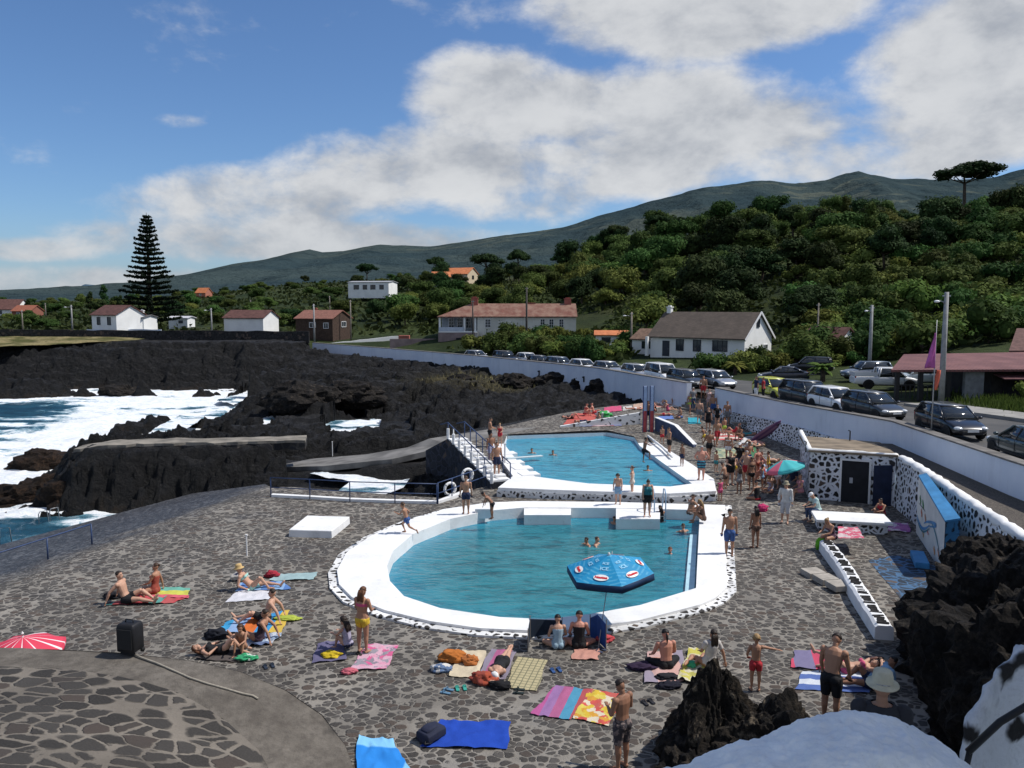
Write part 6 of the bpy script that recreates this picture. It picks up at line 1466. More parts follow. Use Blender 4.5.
# sitting on the ground
pose('sit_long', up=(0,-.12,1), fwd=(0,1,.12), ua=(.3,-.3,-1), fa=(.1,-.35,-1), th=(.12,1,.03), sh=(.04,1,-.08), ft=(.15,.4,1))
pose('sit_lean', up=(0,-.38,.92), fwd=(0,.92,.38), up2=(0,-.30,.95), fwd2=(0,.95,.3), hu=(0,-.05,1), hf=(0,1,0), ua=(.30,-.62,-.72), fa=(.12,-.35,-1), th_r=(.10,1,.10), sh_r=(.04,1,-.16), th_l=(-.12,.85,.5), sh_l=(-.02,.8,-.62), ft=(.15,.5,.8))
pose('sit_knees', up=(0,.08,1), fwd=(0,1,-.08), up2=(0,.25,.96), fwd2=(0,.96,-.25), ua=(.15,.62,-.7), fa=(-.2,.85,.0), th=(.14,.80,.62), sh=(.0,.22,-.98), ft=(.1,1,-.05))
pose('sit_cross', up=(0,.04,1), up2=(0,.14,1), fwd2=(0,1,-.14), ua=(.28,.3,-.95), fa=(-.1,.75,-.45), th=(.72,.68,-.02), sh=(-.86,.28,-.12), ft=(-.6,.7,-.1))
pose('sit_side', up=(.12,-.05,1), ua_r=(.5,-.15,-1), fa_r=(.2,-.1,-1), ua_l=(-.15,.4,-.8), fa_l=(.3,.75,-.3), th_r=(.1,.98,.05), sh_r=(-.75,-.55,-.02), th_l=(-.35,.9,.05), sh_l=(-.70,-.62,-.02), ft=(-.6,-.6,-.1), ft_l=(-.6,-.6,-.1))
pose('sit_bench', up=(0,.02,1), ua=(.2,.25,-1), fa=(-.12,.85,-.35), th=(.1,1,-.02), sh=(.03,.05,-1), ft=(.1,1,-.1))
pose('sit_bench_hunch', up=(0,.15,1), fwd=(0,1,-.15), up2=(0,.45,.9), fwd2=(0,.9,-.45), hu=(0,.6,.8), hf=(0,.8,-.6), ua=(.2,.5,-.9), fa=(-.3,.85,-.2), th=(.1,1,0), sh=(.03,-.05,-1), ft=(.1,1,-.1))
# lying
pose('lie_back', up=(0,-1,.03), fwd=(0,.03,1), hu=(0,-1,.1), ua=(.45,.75,-.05), fa=(.2,1,0), th=(.1,1,.02), sh=(.05,1,-.03), ft=(.3,.2,1))
pose('lie_knees', up=(0,-1,.04), fwd=(0,.04,1), hu=(0,-1,.15), ua=(.5,.5,.0), fa=(-.6,.5,.35), th=(.08,.62,.78), sh=(.0,.60,-.80), ft=(.1,1,-.1))
pose('lie_front', up=(0,-1,.03), fwd=(0,-.03,-1), hu=(0,-1,.12), hf=(.6,0,-.6), ua=(.75,-.45,-.15), fa=(-.15,-1,-.05), th=(.1,1,-.02), sh=(.06,1,.02), ft=(.2,1,-.25))
pose('recline', up=(0,-.80,.60), fwd=(0,.60,.80), up2=(0,-.66,.75), fwd2=(0,.75,.66), hu=(0,-.15,1), hf=(0,1,.1), ua=(.28,-.1,-1), fa=(.1,.85,-.25), th_r=(.08,.66,.75), sh_r=(.0,.62,-.80), th_l=(-.12,1,.12), sh_l=(-.03,.98,-.16), ft=(.1,1,.1), ft_l=(-.2,.5,.9))
pose('lie_cross', up=(0,-1,.08), fwd=(0,.08,1), hu=(0,-1,.3), ua=(.4,-.5,.1), fa=(-.6,-.2,.3), th_r=(.05,.6,.8), sh_r=(.02,.5,-.86), th_l=(.0,.75,.62), sh_l=(.45,.82,.10), ft_l=(.2,.3,1))
# water
pose('swim', up=(0,.1,1), ua=(.7,.5,-.35), fa=(.2,.9,-.15), th=(.1,.2,-1), sh=(0,-.5,-1))
pose('ladder', up=(0,.15,1), fwd=(0,1,-.15), ua=(.2,.75,-.5), fa=(.05,.9,.1), th_r=(.08,.85,-.35), sh_r=(.03,-.1,-1), th_l=(-.08,.1,-1), sh_l=(-.03,-.1,-1))
SKIN = {'pale':(.58,.36,.27), 'fair':(.50,.29,.20), 'tan':(.38,.20,.125), 'brown':(.26,.13,.08), 'red':(.52,.24,.17)}
HAIR = {'black':(.010,.008,.008), 'dark':(.022,.014,.010), 'brown':(.055,.03,.018), 'auburn':(.11,.045,.02), 'blond':(.30,.19,.085), 'grey':(.35,.34,.33)}
sk = NT('skin'); sk.set(Base_Color=sk.attr('skin'), Roughness=.55, Specular_IOR_Level=.3)
try: sk.b.inputs['Subsurface Weight'].default_value = 0.0
except Exception: pass
SKM = sk.mat
def cloth(name, c, c2=None, sc=6.0, rough=.85, kind_='stripe'):
    if c2 is None: return plain('cloth_'+name, c, rough, .12, 9, .2)
    key = ('cl', name)
    if key in _mc: return _mc[key]
    t = NT('cloth_'+name); v = t.coord()
    if kind_ == 'stripe':
        w = t.n('ShaderNodeTexWave', wave_type='BANDS', bands_direction='Z'); w.inputs['Scale'].default_value = sc; t.l(v, w.inputs[0]); f = t.mr(w.outputs[0], .45, .55)
    else: f = t.mr(t.noise(v, sc, 3), .5, .56)
    t.set(Base_Color=t.mix(f, c, c2), Roughness=rough); _mc[key] = t.mat; return t.mat
PROP = {'m': dict(hip=.092, waist=.080, chest=.103, sh=.112, bust=0, limb=1.0), 'f': dict(hip=.101, waist=.071, chest=.088, sh=.098, bust=1, limb=.92), 'c': dict(hip=.083, waist=.076, chest=.085, sh=.095, bust=0, limb=.88)}
def person(loc, h, yaw, pz, sex='m', skin='tan', clothes=(), hair=('short','dark'), label='', g=1.0, voxel=None, group=None, hat=None, drop=0.0, sink=None):
    ps = POSES[pz]; pr = PROP[sex]; hk = {'m':1.0,'f':1.0,'c':1.22}[sex]; lk = .94 if sex == 'c' else 1.0
    dist = Vector(loc).to_2d().length; h = h*(1.0+.06*sm(36, 24, dist))
    vx = voxel or min(.024, max(.0095, dist*.00052))
    up, up2 = N(ps['up']), N(ps['up2']); fw = Vector(ps['fwd']); fw = (fw-up*fw.dot(up)).normalized(); fw2 = Vector(ps['fwd2']); fw2 = (fw2-up2*fw2.dot(up2)).normalized()
    rt = fw.cross(up); rt2 = fw2.cross(up2)
    m = MB(); segs = []; n = 12
    pel = V(0,0,0); wai = pel+up*.11*h; neck = wai+up2*.22*h
    def ring(c, r_, f_, w, d, sq=1.0):
        out = []
        for k in range(n):
            t_ = 2*PI*k/n; cc, ss = math.cos(t_), math.sin(t_); cc = math.copysign(abs(cc)**sq, cc); ss = math.copysign(abs(ss)**sq, ss)
            out.append(c+r_*(w*cc*h)+f_*(d*ss*h))
        return out
    gw = g; gd = g**1.25
    rings = [ring(pel-up*.05*h, rt, fw, .05*gw, .045*gd), ring(pel-up*.03*h, rt, fw, .080*gw, .060*gd), ring(pel+up*.005*h, rt, fw, pr['hip']*gw, .068*gd, .9), ring(pel+up*.055*h, rt, fw, pr['hip']*.93*gw, .060*gd, .9),
             ring(wai, (rt+rt2).normalized(), (fw+fw2).normalized(), pr['waist']*gw, .054*gd, .92), ring(wai+up2*.07*h, rt2, fw2, pr['chest']*.93*gw, .060*gd, .9), ring(wai+up2*.135*h, rt2, fw2, pr['chest']*(.5+.5*gw), .066*gd, .88),
             ring(wai+up2*.182*h, rt2, fw2, pr['sh']*.86, .055, .9), ring(wai+up2*.208*h, rt2, fw2, pr['sh']*.60, .042), ring(neck, rt2, fw2, .034, .036)]
    m.loft(rings)
    if pr['bust']:
        for s in (-1,1): m.ell(wai+up2*.125*h+fw2*.055*h*gd+rt2*s*.043*h, (.040*h*g,.036*h*g,.036*h*g), 10, 8, Matrix((rt2, fw2, up2)).transposed())
    for s in (-1,1): m.ell(pel-up*.012*h-fw*.035*h+rt*s*.042*h, (.052*h*gw,.048*h*gw,.055*h*gw), 10, 8, Matrix((rt, fw, up)).transposed())
    hu = N(ps['hu']); hf_ = Vector(ps['hf']); hf_ = (hf_-hu*hf_.dot(hu)).normalized(); hr = hf_.cross(hu)
    HM = Matrix((hr, hf_, hu)).transposed(); hb = neck+(up2*.5+hu*.5)*.035*h; hc_ = hb+hu*.052*h*hk+hf_*.012*h
    m.tube([neck-up2*.03*h, hb, hc_], [.033*h,.030*h,.030*h], 10)
    S = h*hk
    m.ell(hc_+hu*.006*S-hf_*.006*S, (.0455*S,.056*S,.056*S), 14, 12, HM)          # skull
    m.ell(hc_-hu*.028*S+hf_*.018*S, (.034*S,.036*S,.040*S), 12, 10, HM)            # jaw
    m.tube([hc_+hf_*.047*S+hu*.004*S, hc_+hf_*.064*S-hu*.017*S, hc_+hf_*.050*S-hu*.020*S], [.005*S,.0085*S,.006*S], 8)   # nose
    m.ell(hc_+hf_*.046*S-hu*.038*S, (.013*S,.006*S,.005*S), 8, 6, HM)             # lips
    for s in (-1,1): m.ell(hc_+hr*s*.046*S-hf_*.004*S-hu*.006*S, (.006*S,.012*S,.018*S), 8, 6, HM)   # ears
    segs += [('torso', pel-up*.05*h, wai, .11, 0, .5), ('torso', wai, neck, .11, .5, 1.0), ('head', hb, hc_+hu*.03*S, .05*hk, 0, 1)]
    lw = pr['limb']*(.45+.55*g)
    ends = []
    for s, sd_ in ((1,'_r'),(-1,'_l')):
        sh_ = wai+up2*.180*h+rt2*s*pr['sh']*h; ua = N(ps['ua'+sd_]); fa = N(ps['fa'+sd_]); e = sh_+ua*.165*h*lk; w = e+fa*.14*h*lk
        m.ell(sh_-up2*.006*h, (.040*h*lw,.038*h*lw,.040*h*lw), 10, 8)
        m.tube([sh_, sh_.lerp(e,.4), e], [.034*h*lw,.032*h*lw,.0245*h*lw], 9); m.tube([e, e.lerp(w,.3), w], [.0245*h*lw,.0255*h*lw,.0155*h*lw], 9)
        segs += [('uarm'+sd_, sh_, e, .035, 0, 1), ('farm'+sd_, e, w, .025, 0, 1)]
        # hand: palm, four fingers, thumb
        ref = Vector((0,0,1)) if abs(fa.z) < .8 else (rt2*s)
        pn = (ref-fa*ref.dot(fa)).normalized(); ps_ = fa.cross(pn)
        if abs(fa.z) >= .8: pn, ps_ = ps_, pn
        HMx = Matrix((ps_, fa, pn)).transposed(); pc = w+fa*.026*h
        m.ell(pc, (.0235*h,.030*h,.0115*h), 10, 8, HMx)
        for q, (o_, ln) in enumerate(((-.016,.036),(-.0055,.042),(.0055,.040),(.016,.032))):
            b0 = pc+fa*.018*h+ps_*o_*h; b1 = b0+fa*ln*.55*h+ps_*o_*.12*h; b2 = b1+(fa*.9-pn*.45)*ln*.5*h
            m.tube([b0,b1,b2], [.0058*h,.0054*h,.0042*h], 6)
        tb_ = pc-fa*.012*h-ps_*.018*h*s; m.tube([tb_, tb_+(fa*.7-ps_*s*.7)*.022*h, tb_+(fa*1.0-ps_*s*.55)*.04*h], [.0075*h,.0065*h,.0048*h], 6)
        hj = pel+rt*s*.050*h-up*.005*h; th = N(ps['th'+sd_]); sh2 = N(ps['sh'+sd_]); kn = hj+th*.245*h*lk; an = kn+sh2*.235*h*lk
        m.tube([hj-th*.02*h, hj+th*.05*h, hj.lerp(kn,.55), kn], [.060*h*lw*gw**.4,.062*h*lw*gw**.4,.049*h*lw,.036*h*lw], 11)
        cb = (-(th-sh2*th.dot(sh2))); cb = cb.normalized() if cb.length > .08 else -fw
        m.tube([kn, kn.lerp(an,.28)-cb*(-.006*h), kn.lerp(an,.62), an], [.035*h*lw,.036*h*lw,.026*h*lw,.0195*h*lw], 10)
        ft = Vector(ps['ft'+sd_]); ft = N(ft)
        dn = sh2-ft*sh2.dot(ft); dn = dn.normalized() if dn.length > .05 else -up
        hl = an+dn*.018*h-ft*.022*h; toe = hl+ft*.135*h+dn*.012*h
        m.tube([an, hl+dn*.006*h], [.019*h,.021*h], 8)
        m.tube([hl, hl.lerp(toe,.45)-dn*.006*h, hl.lerp(toe,.8), toe], [.021*h,.023*h,.020*h,.010*h], 8)
        segs += [('thigh'+sd_, hj, kn, .055, 0, 1), ('shin'+sd_, kn, an, .032, 0, 1), ('foot'+sd_, hl, toe, .02, 0, 1)]
    me = m.mesh('t'); o = bpy.data.objects.new('t', me); COL.objects.link(o)
    md = o.modifiers.new('r', 'REMESH'); md.mode = 'VOXEL'; md.voxel_size = vx; md.use_smooth_shade = True
    md = o.modifiers.new('s', 'SMOOTH'); md.factor = .5; md.iterations = 2 if vx < .013 else 1
    ev = o.evaluated_get(bpy.context.evaluated_depsgraph_get()); bme = bpy.data.meshes.new_from_object(ev)
    bpy.data.objects.remove(o); bpy.data.meshes.remove(me)
    nv = len(bme.vertices); co = np.empty(nv*3, np.float32); bme.vertices.foreach_get('co', co); co = co.reshape(-1,3).astype(float)
    zmin = co[:,2].min() if sink is None else (co[:,2].max()-sink)
    # region of every vertex: nearest bone
    best = np.full(nv, 9e9); reg = np.zeros(nv, int); par = np.zeros(nv); names = []
    for i, (nm, a, b, r_, t0, t1) in enumerate(segs):
        names.append(nm); A = np.array(a); ab = np.array(b)-A; t_ = ((co-A)@ab)/(ab@ab); tc_ = np.clip(t_, 0, 1); dd = np.linalg.norm(co-A-tc_[:,None]*ab, axis=1)/(r_*h)
        k = dd < best; best[k] = dd[k]; reg[k] = i; par[k] = (t0+tc_*(t1-t0))[k]
    nml = np.array([nm.split('_')[0] for nm in names])[reg]
    hd = (co-np.array(hc_))@np.array(HM); hd /= S
    # skin colour with darker eyes, brows and mouth
    sc_ = np.tile(np.array(SKIN[skin]), (nv,1))*(1+.10*(fbm(co[:,0]*9+co[:,2]*5, co[:,1]*9, 3, 3)-.5))[:,None]
    head = nml == 'head'
    eye = head & (hd[:,1] > .03) & (((np.abs(hd[:,0])-.018)/.0095)**2+((hd[:,2]-.004)/.0065)**2 < 1); sc_[eye] = (.03,.02,.018)
    brow = head & (hd[:,1] > .03) & (np.abs(np.abs(hd[:,0])-.019) < .012) & (np.abs(hd[:,2]-.017) < .004); sc_[brow] *= .35
    lip = head & (hd[:,1] > .035) & (np.abs(hd[:,0]) < .014) & (np.abs(hd[:,2]+.038) < .006); sc_[lip] *= np.array((.9,.5,.5))
    vcol(bme, 'skin', sc_)
    root = link('person', bme, SKM, None, False); root.data.polygons.foreach_set('use_smooth', [True]*len(bme.polygons))
    tag(root, label, 'person', group)
    rz_ = R(yaw); root.rotation_euler = (0,0,rz_); root.location = Vector(loc)+Vector((0,0,-zmin-.004+drop))
    npoly = len(bme.polygons); pv = np.empty(len(bme.loops), np.int32); bme.loops.foreach_get('vertex_index', pv); ls = np.empty(npoly, np.int32); bme.polygons.foreach_get('loop_start', ls); lt = np.empty(npoly, np.int32); bme.polygons.foreach_get('loop_total', lt)
    no = np.empty(nv*3, np.float32); bme.vertices.foreach_get('normal', no); no = no.reshape(-1,3)
    def shell(name, mask, off, mt, flare=0.0):
        fs = [pv[ls[i]:ls[i]+lt[i]] for i in range(npoly) if mask[pv[ls[i]:ls[i]+lt[i]]].all()]
        if not fs: return None
        used = np.unique(np.concatenate(fs)); mp_ = {int(a): i for i, a in enumerate(used)}
        ec = {}
        for f in fs:
            for a, b in zip(f, np.roll(f, -1)): e = (min(a,b), max(a,b)); ec[e] = ec.get(e, 0)+1
        bd = set(); 
        for (a, b), c in ec.items():
            if c == 1: bd.add(int(a)); bd.add(int(b))
        oo = np.array([off if int(u_) not in bd else off*.55 for u_ in used])
        c2 = co[used]+no[used]*oo[:,None]
        me2 = bpy.data.meshes.new(name); me2.from_pydata(c2.tolist(), [], [[mp_[int(q)] for q in f] for f in fs]); me2.update()
        return link(name, me2, mt, root, True)
    T = nml == 'torso'; TH_ = nml == 'thigh'; SN = nml == 'shin'; UA = nml == 'uarm'; FA = nml == 'farm'
    up_v = (co-np.array(pel))@np.array(up)/h
    for c in clothes:
        k, mt = c[0], c[1]; q = .006*h
        if k == 'trunks': shell('swim_shorts', (T & (par < .36)) | (TH_ & (par < (c[2] if len(c) > 2 else .55))), q*1.3, mt)
        elif k == 'briefs': shell('swim_briefs', (T & (par < .30)) | (TH_ & (par < .10) & (up_v > -.06)), q*.8, mt)
        elif k == 'bikini': 
            shell('bikini_bottom', (T & (par < .24)) | (TH_ & (par < .06) & (up_v > -.06)), q*.7, mt); shell('bikini_top', T & (par > .70) & (par < .82), q*.7, c[2] if len(c) > 2 else mt)
        elif k == 'bottom': shell('bikini_bottom', (T & (par < .25)) | (TH_ & (par < .06)), q*.7, mt)
        elif k == 'swimsuit': shell('swimsuit', (T & (par < .84)) | (TH_ & (par < .06)), q*.8, mt)
        elif k == 'shirt': shell('shirt', (T & (par > .12) & (par < .985)) | (UA & (par < .62)), q*2.0, mt)
        elif k == 'longshirt': shell('shirt', (T & (par > .10) & (par < .985)) | UA | (FA & (par < .85)), q*1.8, mt)
        elif k == 'top': shell('top', (T & (par > .16) & (par < .93)), q*1.4, mt)
        elif k == 'dress': shell('dress', (T & (par < .95)) | (TH_ & (par < .62)) | (UA & (par < .3)), q*1.9, mt)
        elif k == 'trousers': shell('trousers', (T & (par < .34)) | TH_ | (SN & (par < (c[2] if len(c) > 2 else .88))), q*1.6, mt)
        elif k == 'skirt':
            shell('skirt', (T & (par < .36)) | (TH_ & (par < .7)), q*2.2, mt)
    if hair:
        hk_, hcol = hair; hm = plain('hair_'+hcol, HAIR[hcol], .55, .35, 30, .3)
        line = hd[:,2] > (.020-.9*np.maximum(0, -(hd[:,1]+.005)) if False else .026)
        cap = head & ((hd[:,2] > .034) | ((hd[:,1] < .008) & (hd[:,2] > -.022)) | ((hd[:,1] < -.02) & (hd[:,2] > -.045))) & ~((hd[:,1] > .03) & (hd[:,2] < .042))
        hs = shell('hair', cap, .011*S if hk_ != 'buzz' else .004*S, hm)
        if hk_ in ('long','pony','bun'):
            a = MB(); bk = hc_-hf_*.050*S
            dnv = Vector((0,0,-1)) if up2.z > .35 else -up2
            if hk_ == 'long':
                for o_ in (-.03,-.012,.012,.03): p0 = hc_+hu*.01*S-hf_*.042*S+hr*o_*S; p1 = bk-hu*.045*S+hr*o_*1.15*S-hf_*.004*S; p2 = p1-up2*.085*S-fw2*.018*S+hr*o_*.2*S; a.tube([p0,p1,p2,p2-up2*.045*S], [.022*S,.022*S,.019*S,.006*S], 8)
            elif hk_ == 'pony': a.tube([bk+hu*.012*S, bk-hf_*.028*S-hu*.005*S, bk-hf_*.026*S-hu*.06*S, bk-hf_*.018*S-hu*.13*S], [.012*S,.017*S,.016*S,.005*S], 8)
            else: a.ell(bk+hu*.032*S-hf_*.012*S, (.024*S,)*3, 10, 8)
            a.obj('hair_length' if hk_ != 'bun' else 'hair_bun', hm, root, True)
        if hk_ == 'beard':
            shell('beard', head & (hd[:,2] < -.026) & (hd[:,1] > -.01) & ~lip & (np.abs(hd[:,2]+.038) > .004), .005*S, hm)
    if hat:
        ht, hmt = hat; a = MB()
        def hp_(r_, z): return [hc_+hu*z*S+(hr*math.cos(t_)*r_+hf_*math.sin(t_)*r_*1.12)*S for t_ in [2*PI*k/18 for k in range(18)]]
        if ht == 'brim': a.loft([hp_(.088,.016), hp_(.086,.024), hp_(.056,.032), hp_(.055,.064), hp_(.048,.094), hp_(.02,.102)]); a.obj('hat', hmt, root, True)
        elif ht == 'cap':
            a.loft([hp_(.053,.018), hp_(.054,.036), hp_(.044,.062), hp_(.018,.074)]); a.loft([[hc_+hu*.022*S+hf_*.05*S+hr*x*S for x in (-.036,-.02,.02,.036)]+[hc_+hu*.026*S+hf_*.05*S+hr*x*S for x in (.036,.02,-.02,-.036)],[hc_+hu*.016*S+hf_*.095*S+hr*x*S for x in (-.024,-.014,.014,.024)]+[hc_+hu*.020*S+hf_*.095*S+hr*x*S for x in (.024,.014,-.014,-.024)]]); a.obj('cap', hmt, root, True)
    return root
BLACKC = cloth('black', (.012,.012,.014)); NAVYC = cloth('navy', (.018,.025,.06)); BLUEC = cloth('blue', (.04,.09,.25)); REDC = cloth('red', (.42,.03,.04)); YELC = cloth('yellow', (.62,.42,.04)); LILAC = cloth('lilac', (.36,.34,.44)); WHITEC = cloth('white', (.72,.72,.72)); TEALC = cloth('teal', (.05,.24,.26)); MINT = cloth('mint', (.35,.58,.52)); PINKC = cloth('pink', (.55,.09,.19)); LBLUE = cloth('light_blue', (.20,.33,.48)); GREYC = cloth('grey', (.20,.20,.21)); RUST = cloth('rust', (.28,.06,.04)); DENIM = cloth('denim', (.06,.09,.16)); BROWNC = cloth('brown', (.10,.06,.045)); PALET = cloth('pale_teal', (.42,.56,.55)); NAVTEAL = cloth('navy_teal', (.02,.03,.06), (.04,.22,.30), 2.2); LIMEC = cloth('lime', (.35,.55,.08))
# ------------------------------------------------------------------ who is where
def on_deck(px, py): return G(px, py)
def on(z): return lambda px, py: P(px, py, z)
LPR = on(Z_LP); UPR = on(Z_UP)
pp_ = person
# left part of the deck
pp_(on_deck(127,603), 1.80, -90, 'sit_lean', 'm', 'fair', [('trunks', BLACKC)], ('beard','dark'), 'bearded man in black shorts leaning back on a red towel at left, facing right')
pp_(on_deck(155,594), 1.66, 90, 'sit_side', 'f', 'tan', [('swimsuit', RUST)], ('bun','brown'), 'woman in rust red swimsuit with hair bun sitting beside the bearded man')
pp_(on_deck(253,590), 1.68, -90, 'recline', 'f', 'fair', [('bikini', MINT)], ('short','blond'), 'woman in mint bikini and straw hat propped on her elbows', hat=('brim', cloth('straw', (.52,.36,.16))))
pp_(on_deck(266,622), 1.74, 95, 'sit_lean', 'm', 'fair', [('trunks', BLACKC, .8)], ('short','dark'), 'young man in black shorts with legs stretched to the left, behind the striped towel')
pp_(on_deck(259,642), 1.64, 85, 'sit_lean', 'f', 'tan', [('swimsuit', cloth('dark_plum', (.05,.03,.045)))], ('short','dark'), 'dark haired woman in plum swimsuit sitting on the orange and blue towel')
pp_(on_deck(224,654), 1.62, -85, 'lie_knees', 'f', 'fair', [('swimsuit', BLACKC)], ('long','auburn'), 'red haired woman in black swimsuit lying with raised knees at the terrace edge')
pp_(on_deck(243,652), 1.25, 175, 'sit_knees', 'c', 'tan', [('briefs', GREYC)], ('long','brown'), 'long haired child crouched at the feet of the lying red haired woman')
pp_(on_deck(363,653), 1.68, -22, 'arms_front', 'f', 'tan', [('bikini', YELC, PINKC)], ('long','auburn'), 'woman in yellow bikini standing with her back to the viewer', g=1.08)
pp_(on_deck(348,650), 1.38, 60, 'sit_knees', 'c', 'fair', [('top', LILAC), ('briefs', NAVYC)], ('long','dark'), 'girl in lilac top sitting on the ground beside the woman in yellow bikini')
# lower pool rim
pp_(LPR(407,533), 1.35, 80, 'run', 'c', 'tan', [('trunks', BLUEC)], ('short','brown'), 'boy in blue shorts running along the left rim of the front pool')
pp_(LPR(466,514), 1.66, 5, 'stand', 'm', 'tan', [('trunks', NAVYC)], ('short','brown'), 'lad in navy shorts standing on the rim by the lifebuoys')
pp_(LPR(492,519), 1.30, 75, 'bend', 'c', 'brown', [('briefs', BLACKC)], ('short','black'), 'small boy in black trunks bending to jump into the front pool')
pp_(LPR(618,504), 1.50, 165, 'lean_fwd', 'c', 'fair', [('trunks', LBLUE, .8)], ('short','dark'), 'boy in light blue shorts looking down at the edge of the front pool', g=1.15)
pp_(P(632,498,.12), 1.50, 75, 'hand_head', 'f', 'fair', [('swimsuit', cloth('cream', (.60,.54,.48)))], ('bun','brown'), 'slim girl in cream swimsuit standing between the two pools')
pp_(LPR(647,516), 1.66, 178, 'lean_fwd', 'f', 'fair', [('top', cloth('teal_dark', (.03,.16,.19))), ('skirt', BLACKC)], ('bun','dark'), 'sturdy woman in teal top and black skirt at the pool ladder', g=1.35)
pp_(P(661,522,W_LP), 1.62, 15, 'ladder', 'f', 'tan', [('swimsuit', BLACKC)], ('long','black'), 'dark haired woman stepping down into the front pool by the ladder', sink=.72)
pp_(LPR(690,517), 1.62, -60, 'sit_knees', 'f', 'tan', [('bikini', cloth('brown_pattern', (.10,.06,.05), (.45,.35,.3), 9, kind_='spot'))], ('short','dark'), 'woman in patterned bikini sitting on the pool corner, left of the blonde one')
pp_(LPR(703,523), 1.66, 75, 'sit_knees', 'f', 'brown', [('swimsuit', BROWNC)], ('long','blond'), 'tanned blonde woman in brown swimsuit sitting on the pool corner with feet over the edge')
pp_(on_deck(729,557), 1.72, 2, 'stand', 'm', 'tan', [('trunks', BLUEC, .75)], ('short','dark'), 'man in blue shorts standing right of the front pool with his back turned')
pp_(on_deck(755,548), 1.58, 15, 'stand', 'f', 'brown', [('bottom', BROWNC)], ('long','black'), 'slim tanned girl with long black hair standing alone on the sunny deck')
# swimmers in the lower pool
for px, py, s, hr_, sk_, lab, yw in ((597,514,.30,'black','brown','swimmer with black hair nearest the pool ledge, farthest back in the front pool',160),(613,524,.33,'dark','tan','swimmer with dark hair just left of the white ledge block in the front pool',-60),
      (588,545,.32,'dark','tan','left one of two swimmers side by side above the floating parasol top',120),(595,545,.34,'brown','fair','right one of two swimmers side by side above the floating parasol top',-110),
      (670,553,.26,'auburn','red','red faced swimmer alone right of the blue parasol',170),(684,532,.34,'brown','fair','child swimmer holding the pool corner below the seated women',20)):
    pp_(P(px,py,W_LP), 1.6, yw, 'swim', 'f' if hr_ != 'black' else 'm', sk_, [('swimsuit', BLACKC)] if hr_ != 'black' else [('trunks', BLACKC)], ('short',hr_), lab, sink=s)
for px, py, s, lab in ((532,453,.30,'left swimmer in the middle of the back pool'),(553,455,.30,'right swimmer in the middle of the back pool'),(648,471,.30,'swimmer below the boy on the steps of the back pool')):
    pp_(P(px,py,W_UP), 1.6, 170 if px < 600 else 0, 'swim', 'm', 'tan', [('trunks', BLACKC)], ('short','black'), lab, sink=s)
# upper pool rim
pp_(UPR(490,446), 1.78, -80, 'arms_front', 'm', 'tan', [('trunks', BLACKC)], ('short','dark'), 'young man in black shorts with lifted hands at the far left of the back pool')
pp_(UPR(500,446), 1.45, 165, 'arms_front', 'f', 'fair', [('swimsuit', REDC)], ('short','blond'), 'girl in red swimsuit at the far left corner of the back pool')
pp_(P(497,476,.42), 1.75, -160, 'stand_relaxed', 'm', 'tan', [('trunks', NAVYC, .75)], ('short','brown'), 'bare chested man in navy shorts standing right of the white railing')
pp_(P(491,464,.6), 1.70, -150, 'stand', 'm', 'brown', [('trunks', LILAC, .7)], ('short','black'), 'man in grey shorts behind the man in navy shorts beside the railing')
pp_(UPR(644,463), 1.45, -70, 'ladder', 'c', 'brown', [('trunks', BLACKC, .7)], ('short','black'), 'boy in black shorts climbing out at the right side of the back pool')
pp_(P(669,456,.42), 1.68, 100, 'arms_front', 'm', 'tan', [('trunks', BLACKC)], ('short','dark'), 'youth in black shorts behind the right rim of the back pool')
pp_(P(682,467,.40), 1.32, 120, 'stand_relaxed', 'c', 'brown', [('trunks', NAVYC)], ('short','black'), 'thin child in navy shorts by the kerb of the back pool')
pp_(UPR(701,480), 1.72, -5, 'hips', 'm', 'red', [('trunks', NAVTEAL, .75)], ('short','grey'), 'sunburnt man in navy and teal shorts at the right corner of the back pool', g=1.18)
# crowd right of the upper pool
pp_(on_deck(709,460), 1.76, 8, 'walk', 'm', 'brown', [('trunks', BLACKC)], ('short','black'), 'dark tanned man in black shorts walking away up the deck')
pp_(on_deck(730,485), 1.74, 185, 'arms_front', 'f', 'fair', [('dress', BLACKC)], ('short','blond'), 'stout blonde in a black dress facing the viewer in the middle of the crowd', g=1.35)
pp_(on_deck(739,474), 1.68, 160, 'hand_head', 'f', 'tan', [('shirt', BLACKC), ('trousers', DENIM, .3)], ('short','dark'), 'person in black shirt and jeans shorts behind the blonde in black dress', hat=('cap', WHITEC))
pp_(on_deck(725,489), 1.35, 40, 'lean_fwd', 'c', 'tan', [('trunks', BROWNC)], ('short','brown'), 'boy in brown shorts in front of the blonde in black dress')
pp_(on_deck(720,501), 1.10, 20, 'stand', 'c', 'tan', [('dress', PINKC)], ('short','brown'), 'little girl in bright pink dress at the pool corner')
pp_(on_deck(739,494), 1.42, 5, 'stand', 'c', 'brown', [('swimsuit', GREYC)], ('long','brown'), 'girl in grey swimsuit with long hair, between the boy and the woman in black bikini')
pp_(on_deck(751,490), 1.64, 15, 'stand_relaxed', 'f', 'brown', [('bikini', BLACKC)], ('short','black'), 'tanned woman in black bikini standing at the edge of the crowd')
pp_(on_deck(757,479), 1.66, 30, 'hips', 'f', 'red', [('bikini', RUST)], ('short','dark'), 'woman in rust bikini behind the woman in black bikini')
pp_(on_deck(764,481), 1.65, 60, 'sit_knees', 'f', 'red', [('swimsuit', REDC)], ('short','brown'), 'woman in red swimsuit sitting at the shade line, facing left')
